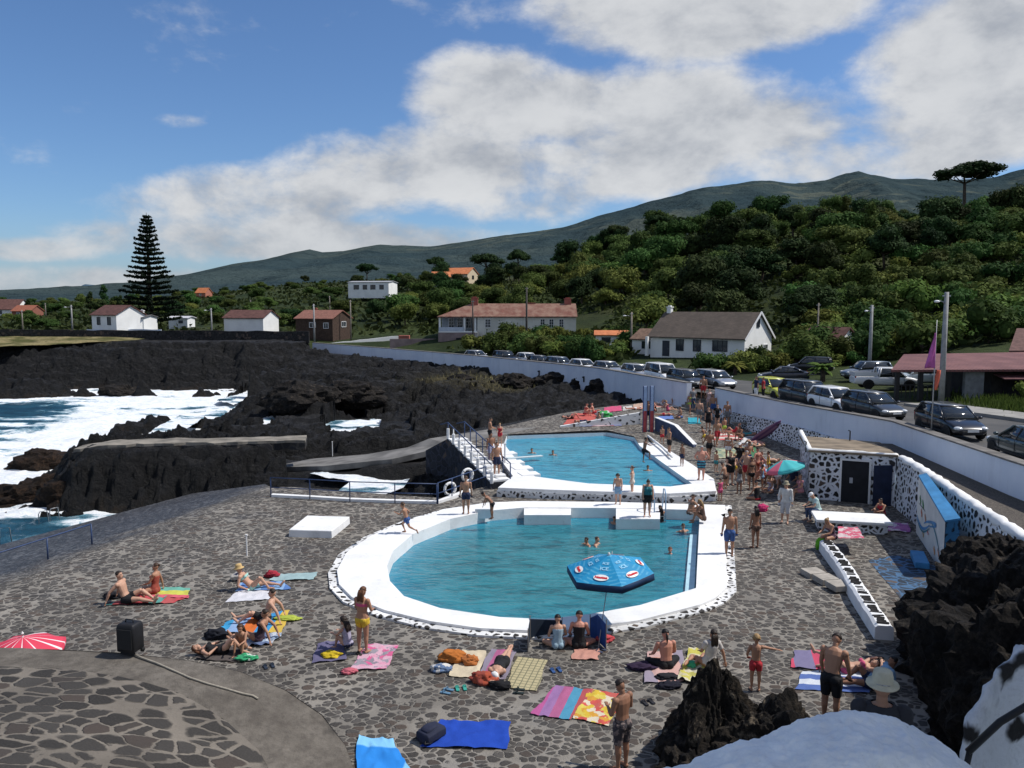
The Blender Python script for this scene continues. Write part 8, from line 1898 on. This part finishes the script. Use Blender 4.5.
# ---------------------------------------------------------------- parasols
def canopy(root, Rr, hgt, nseg, m, val=0.0, valm=None, sag=.10, flat=False):
    a = MB(); rings = [[],[],[]]
    top = Vector((0,0,hgt)); vs = [top]; fs = []; rows = 6
    for j in range(1, rows+1):
        t_ = j/rows
        for k in range(nseg*4):
            ang_ = 2*PI*k/(nseg*4); f = (k % 4)/4; edge_ = 1-sag*math.sin(PI*f)*t_ 
            chord = 1-.07*math.sin(PI*f)
            kf = math.cos(PI/nseg)/math.cos(PI/nseg-f*2*PI/nseg); rr_ = Rr*t_*(kf if flat else chord); ex_ = 1.0 if flat else 1.35; vs.append(Vector((rr_*math.cos(ang_), rr_*math.sin(ang_), hgt*(1-t_**ex_)-(.015 if flat else .04)*math.sin(PI*f)*t_)))
    n_ = nseg*4
    for k in range(n_): fs.append((0, 1+k, 1+(k+1) % n_))
    for j in range(rows-1):
        for k in range(n_): b = 1+j*n_; fs.append((b+k, b+n_+k, b+n_+(k+1) % n_, b+(k+1) % n_))
    a.add(vs, fs); c = a.obj('canopy', m, root, not flat, False); md = c.modifiers.new('s','SOLIDIFY'); md.thickness = .008
    if val:
        a = MB(); b = 1+(rows-1)*n_; v2 = []
        for k in range(n_): p = vs[b+k]; v2 += [p+Vector((0,0,.0)), p*1.01+Vector((0,0,-val))]
        a.add(v2, [(2*k, 2*k+1, 2*((k+1) % n_)+1, 2*((k+1) % n_)) for k in range(n_)]); o = a.obj('valance', valm or m, c, True, False); md = o.modifiers.new('s','SOLIDIFY'); md.thickness = .006
    return c
ub = NT('blue_printed_canopy'); v = ub.coord(); a_ = ub.vor(ub.coord((1,1,1)), 9, 'F1', 'Color'); s_ = ub.n('ShaderNodeSeparateColor'); ub.l(a_, s_.inputs[0])
rr_ = ub.n('ShaderNodeTexWave', wave_type='RINGS', rings_direction='Z'); rr_.inputs['Scale'].default_value = 2.4; rr_.inputs['Distortion'].default_value = .6; ub.l(v, rr_.inputs[0])
ub.set(Base_Color=ub.mix(ub.math('MULTIPLY', ub.mr(rr_.outputs[0], .5, .85), ub.mr(s_.outputs[0], .35, .6, 0, .55)), (.015,.33,.62), (.16,.58,.80)), Roughness=.6)
tr_ = ub.n('ShaderNodeBsdfTranslucent'); tr_.inputs[0].default_value = (.01,.22,.5,1); mx_ = ub.n('ShaderNodeMixShader'); mx_.inputs[0].default_value = .3; ub.l(ub.b.outputs[0], mx_.inputs[1]); ub.l(tr_.outputs[0], mx_.inputs[2]); ub.l(mx_.outputs[0], ub.out.inputs[0])
base = G(598,650); ubase = Vector((base.x, base.y, base.z))
top_ = PD(612,553,22.4)
um = empty('beach_parasol', ubase, 0, 'bright blue printed parasol with red and white oval badge over the pool edge', 'parasol')
tip = top_-ubase; tilt = Vector((0,0,1)).rotation_difference(tip.normalized())
a = MB(); a.tube([(0,0,0), tip*.5, tip*1.02], .013, 8); a.obj('pole', M['grey_metal'], um, True)
cv = empty('canopy_head', tip-tip.normalized()*.50); cv.parent = um; cv.rotation_mode = 'QUATERNION'; cv.rotation_quaternion = Vector((0,0,1)).rotation_difference(Vector((-.06,-.05,1)).normalized())
cv.rotation_quaternion = cv.rotation_quaternion @ Matrix.Rotation(R(38),3,'Z').to_quaternion()
cc = canopy(cv, 1.27, .44, 6, ub.mat, .20, plain('dark_blue_valance', (.006,.03,.085), .7, .15), .05, True)
cc.parent = um; cc.matrix_parent_inverse = Matrix.Identity(4)
mt_ = Matrix.LocRotScale(cv.location, cv.rotation_quaternion, None); cc.location = cv.location; cc.rotation_mode = 'QUATERNION'; cc.rotation_quaternion = cv.rotation_quaternion; bpy.data.objects.remove(cv)
a = MB(); a.lathe([(.012,.40),(.045,.43),(.03,.48),(.008,.51)], n=10); a.obj('finial', PLATE, cc, True)
WT = plain('badge_white', (.78,.78,.76), .6, .03); RT = plain('badge_red', (.55,.02,.03), .6, .03); LT = plain('print_pale_blue', (.30,.62,.82), .6, .05)
def text_mesh(s, size, m, parent, name='lettering', ext=.004, bold=0.0):
    cu = bpy.data.curves.new('t', 'FONT'); cu.body = s; cu.size = size; cu.align_x = 'CENTER'; cu.align_y = 'CENTER'; cu.extrude = ext; cu.offset = bold; cu.resolution_u = 3
    o = bpy.data.objects.new('t', cu); COL.objects.link(o); me = bpy.data.meshes.new_from_object(o.evaluated_get(bpy.context.evaluated_depsgraph_get())); bpy.data.objects.remove(o)
    return link(name, me, m, parent)
def place_on(c, ang_, t_, o, lift=.02, spin=0.0, Rr=1.27*.866, hgt=.44):
    """sit an object on the parasol's slope, facing out and up"""
    p = Vector((Rr*t_*math.cos(ang_), Rr*t_*math.sin(ang_), hgt*(1-t_))); sl_ = -hgt/Rr
    d = Vector((math.cos(ang_), math.sin(ang_), sl_)).normalized(); tg = Vector((-math.sin(ang_), math.cos(ang_), 0)); n_ = tg.cross(-d).normalized()
    if n_.z < 0: n_ = -n_
    x = tg; y = n_.cross(x); rot = Matrix((x, y, n_)).transposed() @ Matrix.Rotation(spin, 3, 'Z')
    o.location = p+n_*lift; o.rotation_euler = rot.to_euler(); o.parent = c
def badge(c, ang_, t_, s=1.0, txt=None):
    a = MB(); a.prism([(math.cos(q)*.27*s, math.sin(q)*.145*s) for q in [2*PI*k/24 for k in range(24)]], 0, .006); b = a.obj('oval_badge', WT); place_on(c, ang_, t_, b, .012)
    if txt: o = text_mesh(txt, .155*s, RT, b, bold=.006); o.location = (0,0,.010)
    else:
        for q in range(5): a = MB(); a.box((-.15*s+.075*s*q,0,.009), (.045*s,.12*s,.006)); a.obj('red_letter', RT, b)
for k in range(6):
    an = R(30+60*k)+0
    badge(cc, an, .80, .8, 'Nestea')
    for r_, txt in ((.5,'ICE'),(.32,'ICE')): o = text_mesh(txt, .17 if r_ > .4 else .13, LT, None, 'printed_word', .002, .004); place_on(cc, an, r_, o, .008)
# second parasol at the far left edge, red with white printed rays; only its top shows
p0 = P(10,652,TZ-.05)
p0 = PD(4,640,18.2)
u2 = empty('beach_parasol', (p0.x, 18.9, 0), 0, 'red parasol with white rays at the left edge, behind the terrace', 'parasol')
rm_ = NT('red_white_rays'); v = rm_.coord(); s3 = rm_.sep(v); at = rm_.math('ARCTAN2', s3[1], s3[0]); fr_ = rm_.math('FRACT', rm_.math('MULTIPLY', rm_.math('ADD', at, PI), 12/(2*PI))); rm_.set(Base_Color=rm_.mix(rm_.mr(fr_, .86, .90), (.58,.04,.08), (.75,.68,.68)), Roughness=.75); 
H2 = PD(18,648,18.9).z
a = MB(); a.tube([(0,0,0),(0,0,H2+.3)], .02, 8); a.obj('pole', M['grey_metal'], u2, True)
c2 = canopy(u2, .95, .28, 8, rm_.mat, .10, None); c2.location = (0,0,H2-.0); a = MB(); a.lathe([(.01,.34),(.035,.37),(.008,.42)], n=8); a.obj('finial', PLATE, c2)
# azure towel cut by the bottom edge
azt = NT('azure_towel_pale_hem'); v = azt.coord(); s3 = azt.sep(v); a_ = azt.mr(s3[1], .52, .60); azt.set(Base_Color=azt.mix(azt.math('MAXIMUM', a_, azt.mr(s3[0], .42, .47)), (.012,.20,.60), (.20,.48,.74)), Roughness=.9)
TW([(355,792),(428,800),(392,742),(358,737)], azt.mat, 'azure towel with pale hem cut off by the bottom edge', 41, .10)
# turquoise and red parasol by the shed
p2 = G(782,497)
u4 = empty('beach_parasol', p2, 0, 'turquoise parasol with pink panel beside the shed wall', 'parasol')
tq = NT('turquoise_pink_panels'); v = tq.coord(); s3 = tq.sep(v); at = tq.math('ARCTAN2', s3[1], s3[0]); fr_ = tq.math('FRACT', tq.math('MULTIPLY', tq.math('ADD', at, PI), 2/(2*PI))); tq.set(Base_Color=tq.mix(tq.mr(fr_, .70, .72), (.05,.42,.44), (.60,.12,.18)), Roughness=.8)
a = MB(); a.tube([(0,0,0),(.15,.05,1.85)], .018, 8); a.obj('pole', M['grey_metal'], u4, True)
c4 = canopy(u4, .95, .35, 8, tq.mat, .1, None); c4.location = (.13,.05,1.45); c4.rotation_euler = (R(-14), R(-8), R(50))
# windbreak left and right of the couple
wbm = plain('dark_navy_screen', (.018,.03,.05), .8, .2); wbb = plain('blue_screen', (.02,.06,.22), .8, .2)
wr = empty('windbreak', G(566,646), 0, 'low fabric windbreak around the couple, dark green at left and blue at right', 'windbreak'); wo = Vector(wr.location)
def panel(pts, h, m, nm):
    a = MB(); n_ = len(pts); vs = []; 
    for i, p in enumerate(pts): vs += [p-wo+Vector((0,0,.02)), p-wo+Vector((0,0,h[i]))]
    a.add(vs, [(2*i,2*i+2,2*i+3,2*i+1) for i in range(n_-1)]); o = a.obj(nm, m, wr, False, False); md = o.modifiers.new('s','SOLIDIFY'); md.thickness = .01
panel([G(528,652),G(530,640),G(545,637),G(562,636)], [.55,.6,.5,.45], wbm, 'dark_panel')
panel([G(590,637),G(597,641),G(606,650)], [.55,.75,.7], wbb, 'blue_panel')
for px, py, h in ((528,652,.65),(530,640,.7),(562,636,.55),(590,637,.65),(606,650,.85)): a = MB(); q = G(px,py)-wo; a.tube([q, q+Vector((0,0,h))], .012, 6); a.obj('stake', M['wood_pole'], wr)
# ---------------------------------------------------------------- loudspeaker case and cable on the terrace
def TZp(px, py):
    z = 1.2
    for _ in range(8):
        p = P(px, py, z); z = float(ef(np.array([p.x]), np.array([p.y]))[0])
    return Vector((p.x, p.y, z))
sp0 = TZp(131,654)+Vector((0,0,.03)); spk = empty('loudspeaker', sp0, R(-12), 'black upright loudspeaker case standing at the terrace edge', 'loudspeaker')
bk = plain('matt_black_case', (.012,.012,.014), .55, .2)
a = MB(); a.loft([[Vector((x*w, y*d, z)) for x, y in ((-1,-1),(1,-1),(1,1),(-1,1))] for z, w, d in ((.06,.20,.17),(.10,.225,.19),(.62,.225,.19),(.72,.20,.165))]); bevel(a.obj('case', bk, spk, True), .05, 3)
a = MB(); a.box((0,-.192,.38), (.36,.02,.46)); bevel(a.obj('grille', plain('speaker_grille', (.02,.02,.021), .8, .3, 60), spk), .008)
a = MB(); a.tube([(-.1,0,.70),(-.09,0,.78),(.09,0,.78),(.1,0,.70)], .015, 6); a.obj('handle', bk, spk, True)
for s in (-1,1): a = MB(); a.tube([(s*.19,.12,.05),(s*.24,.12,.05)], .05, 12); a.obj('wheel', TYRE, spk, True)
a = MB(); a.box((0,-.1,.035), (.34,.05,.05)); a.obj('foot', bk, spk)
pts = [TZp(*q)+Vector((0,0,.028)) for q in ((133,655),(142,659),(156,664),(172,671),(190,679),(208,685),(226,690),(243,695),(253,697),(258,700))]
a = MB(); a.tube(pts, .022, 8); tag(a.obj('cable', plain('pale_rope', (.30,.27,.22), .8, .15, 20), None, True), 'pale cable trailing from the loudspeaker case across the terrace', 'cable')
# ---------------------------------------------------------------- white box plinth
q = G(318,532); a = MB(); a.loft([[Vector((-.9,-1.1,0)),Vector((.9,-1.1,0)),Vector((.95,1.1,0)),Vector((-.95,1.1,0))],[Vector((-.88,-1.08,.42)),Vector((.88,-1.08,.42)),Vector((.93,1.08,.42)),Vector((-.93,1.08,.42))]])
o = a.obj('white_block', M['white']); o.location = q+Vector((0,.3,-.12)); o.rotation_euler.z = R(-6); tag(bevel(o, .03), 'low white block on the wet deck left of the front pool', 'block')
# ---------------------------------------------------------------- railings
BM_ = M['blue_metal']
def railing(pts, h, label, rails=(1.0,.5), name='railing', m=None, r=.028, post_every=1):
    rt_ = empty(name, pts[0], 0, label, 'railing'); o0 = Vector(pts[0])
    for i, p in enumerate(pts):
        if i % post_every == 0 or i == len(pts)-1: a = MB(); a.tube([p-o0-Vector((0,0,.1)), p-o0+Vector((0,0,h))], r, 7); a.obj('post', m or BM_, rt_, True)
    for k in rails:
        a = MB(); a.tube([p-o0+Vector((0,0,h*k)) for p in pts], r*.9, 7); a.obj('rail', m or BM_, rt_, True)
    return rt_
R1 = [G(271,497),G(310,499),G(350,501.5),G(395,503),G(437,504)]
railing(R1, .95, 'long blue railing along the seaward edge of the deck', (1.0,.5))
R2 = [G(439,504.5),Vector((-2.6,38.4,.25)),P(492,479,.7)]
railing([G(438,504),G(452,499),G(470,492),G(486,486)], 1.0, 'short dark blue railing carrying two lifebuoys', (1.0,.5))
# white kerb below the railings
a = MB(); strip(a, [p+Vector((0,.12,.12)) for p in R1]+[G(452,499)+Vector((0,.1,.14)),G(470,492)+Vector((0,.1,.16))], .13, .3); tag(a.obj('white_kerb', M['white']), 'white kerb under the railing at the seaward deck edge', 'kerb')
# lifebuoys
for px, py, lab in ((450,489,'white lifebuoy hanging lower left on the dark blue railing'),(467.5,475,'white lifebuoy hanging upper right on the dark blue railing')):
    p = PD(px, py, 38.3 if px < 460 else 39.3); rt_ = empty('lifebuoy', p, R(35), lab, 'lifebuoy'); a = MB()
    n_ = 20; a.loft([[Vector((math.cos(t_)*(.30+.07*math.cos(s_)), .07*math.sin(s_), math.sin(t_)*(.30+.07*math.cos(s_)))) for s_ in [2*PI*j/8 for j in range(8)]] for t_ in [2*PI*k/n_ for k in range(n_+1)]], caps=False); a.obj('ring', M['white'], rt_, True)
    for k in range(4): a = MB(); t_ = PI/4+k*PI/2; a.tube([(math.cos(t_-.12)*.30,0,math.sin(t_-.12)*.30),(math.cos(t_+.12)*.30,0,math.sin(t_+.12)*.30)], .078, 8); a.obj('band', plain('grey_rope_band', (.45,.45,.44), .7, .1), rt_, True)
# low railing at the left edge near the sea
railing([G(-20,582),G(15,570),G(48,559),G(80,548),G(92,544)], .85, 'blue handrail sloping down at the far left beside the surf', (1.0,), r=.032, post_every=2)
for px, py, lab in ((6,535,'grey ladder hoops'),(42,522,'x')): pass
for px, py in ((44,524),(55,521)):
    p = G(px, py); a = MB(); a.tube([p+Vector((-.28,0,-.4)), p+Vector((-.28,0,.75)), p+Vector((-.2,0,.9)), p+Vector((.0,.35,.9)), p+Vector((0,.6,-.6))], .026, 7); tag(a.obj('ladder_hoop', M['grey_metal'], None, True), ('left' if px == 44 else 'right')+' grey hoop of the sea ladder at the lower edge of the wet deck', 'ladder')
p = G(5,538); a = MB(); a.tube([p+Vector((-.3,0,-.4)), p+Vector((-.25,0,.7)), p+Vector((.2,.1,.7)), p+Vector((.25,.2,-.4))], .026, 7); tag(a.obj('ladder_hoop', M['grey_metal'], None, True), 'single grey hoop at the far left waterline', 'ladder')
# short markers
for px, y0, y1, lab in ((247,556,536,'thin white stake on the wet deck before the white block'),(332.5,468,455,'thin white stake on the slipway above the railing')):
    if px < 300: p = G(px, y0); h = PD(px, y1, p.y).z-p.z
    else: p = PD(px, 455, 55); h = .9
    a = MB(); a.tube([(0,0,-.1),(0,0,h)], .025, 6); a.box((0,0,h+.03), (.07,.07,.06)); o = a.obj('stake', M['white']); o.location = p; tag(o, lab, 'stake')
# ---------------------------------------------------------------- stair over to the slipway
st = empty('stone_stair', Vector((-1.0,40.2,0)), 0, 'white edged stone stair with railing climbing left beside the back pool', 'stair'); so_ = Vector(st.location)
A0, A1 = Vector((-.55,39.6,.30)), Vector((-3.25,46.2,1.45)); n_ = 11; dxy = (A1-A0).to_2d().normalized(); nn = Vector((dxy.y,-dxy.x,0))
a = MB(); w_ = .55
vs = []; a.loft([[A0+nn*w_-so_-Vector((0,0,.8)), A0-nn*w_-so_-Vector((0,0,.8)), A0-nn*w_-so_, A0+nn*w_-so_],[A1+nn*w_-so_-Vector((0,0,2.6)), A1-nn*w_-so_-Vector((0,0,2.6)), A1-nn*w_-so_, A1+nn*w_-so_],
                 [A1+Vector((-1.4,1.2,-.9))+nn*w_-so_-Vector((0,0,1.8)), A1+Vector((-1.4,1.2,-.9))-nn*w_-so_-Vector((0,0,1.8)), A1+Vector((-1.4,1.2,-.9))-nn*w_-so_, A1+Vector((-1.4,1.2,-.9))+nn*w_-so_]]); a.obj('stone_side', stone_mat('blue_black_stone', (.045,.05,.07), (.018,.02,.026), 2.4, (.04,.10), .3, bump=1.0), st)
for k in range(n_):
    p = A0.lerp(A1, (k+.5)/n_); a = MB(); a.box(p-so_+Vector((0,0,.04)), (.62,1.06,.09), math.atan2(dxy.y, dxy.x)); a.obj('step', M['white'], st)
for sgn in (-1, 1):
    for k in range(8):
        p = A0.lerp(A1, k/7)+nn*sgn*w_*.92-so_; a = MB(); a.tube([p, p+Vector((0,0,.95))], .030, 6); a.obj('baluster', BM_ if sgn > 0 or k % 2 else M['white'], st, True)
        if sgn < 0: a = MB(); a.box(p+Vector((0,0,.30)), (.16,.16,.62)); bevel(a.obj('white_post', M['white'], st), .03)
    a = MB(); a.tube([A0+nn*sgn*w_*.92-so_+Vector((0,0,.95)), A1+nn*sgn*w_*.92-so_+Vector((0,0,.95)), A1+nn*sgn*w_*.92-so_+Vector((-.5,.6,.75))], .032, 7); a.obj('handrail', BM_, st, True)
# pool ladder post, shower post at the upper pool, springboard
a = MB(); p = P(658,509,Z_LP); a.tube([p+Vector((-.22,-.5,-.9)), p+Vector((-.22,-.45,.8)), p+Vector((-.22,.05,.95)), p+Vector((-.22,.35,.0))], .028, 7); lad = empty('pool_ladder', p, 0, 'blue tubular pool ladder at the back rim of the front pool', 'ladder')
for s in (-.25,.25): a = MB(); a.tube([(s,-.5,-.9),(s,-.45,.75),(s,-.2,.95),(s,.1,.9),(s,.3,.0)], .028, 7); a.obj('side_rail', plain('pale_blue_metal', (.25,.38,.52), .4, .1), lad, True)
for k in range(3): a = MB(); a.box((0,-.49,-.2-.25*k), (.5,.08,.03)); a.obj('rung', M['grey_metal'], lad)
p = P(505,463,Z_UP); a = MB(); a.tube([(0,0,-.1),(0,0,1.05)], .05, 8); a.box((0,0,1.08), (.14,.14,.06)); o = a.obj('rim_post', M['white']); o.location = p; tag(o, 'single white post on the left rim of the back pool', 'post')
a = MB(); a.loft([[Vector((x*.16, 0, z)) for x, z in ((-1,0),(1,0),(1,.06),(-1,.06))],[Vector((x*.16, 2.2, z)) for x, z in ((-1,.0),(1,.0),(1,.05),(-1,.05))]]); o = a.obj('springboard', plain('pale_board', (.50,.58,.60), .6, .1)); o.location = P(507,459,Z_UP)+Vector((0,0,.0)); o.rotation_euler.z = R(-68); tag(o, 'pale springboard reaching over the left side of the back pool', 'board')
# ---------------------------------------------------------------- boards: two tall blue white signs, slide wall, surfboards
sg = empty('board_sign', G(648,432), R(8), 'two tall blue and white boards with red feet standing behind the back pool', 'sign')
for s in (-.24,.24):
    a = MB(); a.box((s,0,2.3), (.24,.08,1.7)); b = bevel(a.obj('board', plain('pale_blue_board', (.34,.42,.58), .5, .08), sg), .02)
    a = MB(); a.box((s,0,.72), (.26,.10,1.44)); bevel(a.obj('red_base', plain('faded_red_base', (.40,.07,.07), .7, .2), sg), .02)
    for q in (-.13,.13): a = MB(); a.box((s+q,0,1.58), (.03,.11,3.15)); a.obj('edge_frame', plain('navy_frame', (.03,.05,.14), .5, .1), b)
# the low white triangular wall left of the sign and the dark slide wall right of it
a = MB(); p0, p1 = G(560,427), G(640,424); a.loft([[p0+Vector((0,-.15,-.1)), p0+Vector((0,-.15,.08)), p0+Vector((0,.15,.08)), p0+Vector((0,.15,-.1))],[p1+Vector((0,-.15,-.1)), p1+Vector((0,-.15,.85)), p1+Vector((0,.15,.85)), p1+Vector((0,.15,-.1))]]); tag(a.obj('ramp_wall', stone_mat('white_with_black_dots', (.78,.78,.77), (.03,.03,.03), 2.2, (.22,.28), .3, bump=.5)), 'white wedge shaped wall with dark stones rising to the board sign', 'wall')
p0, p1, p2 = G(656,430)+Vector((0,0,.85)), G(676,437)+Vector((0,0,.75)), G(695,447)+Vector((0,0,.12)); a = MB(); nn = Vector((.35,.55,0)).normalized()*.22
a.loft([[p-nn-Vector((0,0,p.z-DZ(p.x,p.y)+.1)), p-nn, p+nn, p+nn-Vector((0,0,p.z-DZ(p.x,p.y)+.1))] for p in (p0,p1,p2)]); sl_ = a.obj('slide_wall', plain('dark_blue_grey_side', (.07,.09,.15), .8, .2)); tag(sl_, 'sloping dark sided wall with white top running down right of the board sign', 'wall')
a = MB(); strip(a, [p+Vector((0,0,.05)) for p in (p0,p1,p2)], .14, .05); a.obj('white_top', M['white'], sl_)
def surf(p, rz, rx, m, label, L=2.1, w=.28):
    a = MB(); rings = []
    for k in range(15):
        t_ = k/14; y = -L/2+L*t_; ww = w*max(.06, math.sin(PI*t_)**.55)*(.92+.16*t_); rings.append([Vector((ww*math.cos(q), y, .035*math.sin(q)+.10*abs(2*t_-1)**3)) for q in [2*PI*j/12 for j in range(12)]])
    a.loft(rings); o = a.obj('surfboard', m, None, True); o.location = p; o.rotation_euler = (rx, R(25), rz)
    a = MB(); a.add([(0,-L*.42,-.02),(0,-L*.32,-.02),(0,-L*.43,-.16)], [(0,1,2)]); a.obj('fin', M['black'], o); return tag(o, label, 'surfboard')
q = PD(766,431,50.0); surf(Vector((q.x,q.y,DZ(q.x,q.y)+.75)), R(20), R(-42), towel_mat('stripes', (.36,.20,.30),(.20,.10,.22), sc=3), 'mauve surfboard leaning against the stone footing of the road wall', 2.6, .36)
# benches/steps in the shade at the wall
bn = G(745,424); 
for k, (px, py) in enumerate(((742,423),(749,429))):
    p = G(px, py); r_ = empty('bench', p, R(-8), ('rear' if k == 0 else 'front')+' long grey bench in the shadow of the road wall', 'bench'); a = MB(); a.box((0,0,.42), (2.4,.42,.09)); bevel(a.obj('seat', M['grey_concrete'], r_), .02)
    for s in (-.9,.9): a = MB(); a.box((s,0,.19), (.25,.36,.37)); a.obj('leg', M['grey_concrete'], r_)
# flags on the mast by the road
mp0 = PD(931,440,36.6); mt0 = PD(937,320,36.6); fl = empty('flag_mast', (mp0.x,36.6,mp0.z), 0, 'slim mast with a pink feather flag and a small orange flag at the road wall', 'flag'); h_ = mt0.z-mp0.z; lean = mt0.x-mp0.x
a = MB(); a.tube([(0,0,-.3),(lean*.5,0,h_*.5),(lean,0,h_)], [.035,.028,.014], 7); a.obj('mast', M['grey_metal'], fl, True)
def flag(pix, m, nm, Y=36.55):
    vs = []; rows = len(pix)
    for i, (y, xl, xr) in enumerate(pix):
        for k in range(7):
            p = PD(xl+(xr-xl)*k/6, y, Y); vs.append((p.x-mp0.x, Y-36.6+.10*math.sin(k*1.1+i*.7)*(1-k/7), p.z-mp0.z))
    a = MB(); a.add(vs, [(i*7+k,i*7+k+1,i*7+7+k+1,i*7+7+k) for i in range(rows-1) for k in range(6)]); o = a.obj(nm, m, fl, True, False); md = o.modifiers.new('s','SOLIDIFY'); md.thickness = .006; return o
flag([(333,935.4,936.2),(340,933.6,936),(348,931.3,935.8),(356,929,935.5),(362,926.5,935.3),(366,924.3,935.1),(368,923.5,934.9)], plain('magenta_flag', (.42,.10,.30), .7, .2, 2), 'pink_flag')
flag([(370,937.5,941),(375,936,940.5),(381,935,939.5),(387,934.6,938),(390,935.2,936.8)], plain('orange_flag', (.55,.12,.07), .7, .15, 2), 'orange_flag')
# boulders along the shore
def boulder(px, py, z, s, seed, m, label): p = P(px, py, z); rock('boulder', p, s, seed, m, label, .4, 4)
RB = rock_mat('wet_brown_rock', (.02,.014,.010), (.06,.034,.02), 1.2, 1.0)
boulder(45,466,SEA+.1,(2.2,1.5,1.0),61,RB,'small brown rock awash in the foam left of the jetty')
boulder(42,458,SEA+.1,(1.3,1.0,.7),62,RB,'tiny rock just behind the brown rock in the foam')
boulder(22,500,SEA+.0,(2.6,1.5,1.0),63,RB,'flat brown boulder in the surf at left')
boulder(48,497,SEA+.2,(1.8,1.3,1.2),64,RB,'rounded brown boulder beside the foot of the jetty')
boulder(88,500,SEA+.3,(2.6,1.6,1.4),65,RB,'broad brown rock at the seaward foot of the jetty')
boulder(120,394,SEA+.2,(2.6,2.0,1.2),66,RK,'dark rock in the foam under the far cliff')
for i, (px, py, z, s) in enumerate(((590,384,.8,(2.0,1.3,1.5)),(604,388,.8,(1.5,1.2,1.0)),(462,383,.4,(1.6,1.2,.9)),(512,384,.5,(2,1.4,1.0)),(555,384,.5,(2.2,1.4,1.2)),(300,400,.4,(3,2,1.5)),(350,396,.3,(3.0,2,1.3)))):
    boulder(px, py, z, s, 70+i, RK, ['tall black lava block against the white road wall','black lava block right of the tall one at the road wall','black rock below the dry grass on the lava field','long black rock right of the dry grass','black rock heap left of the tall lava block','big black rock at the left head of the lava field','black rock in the middle of the lava field'][i])
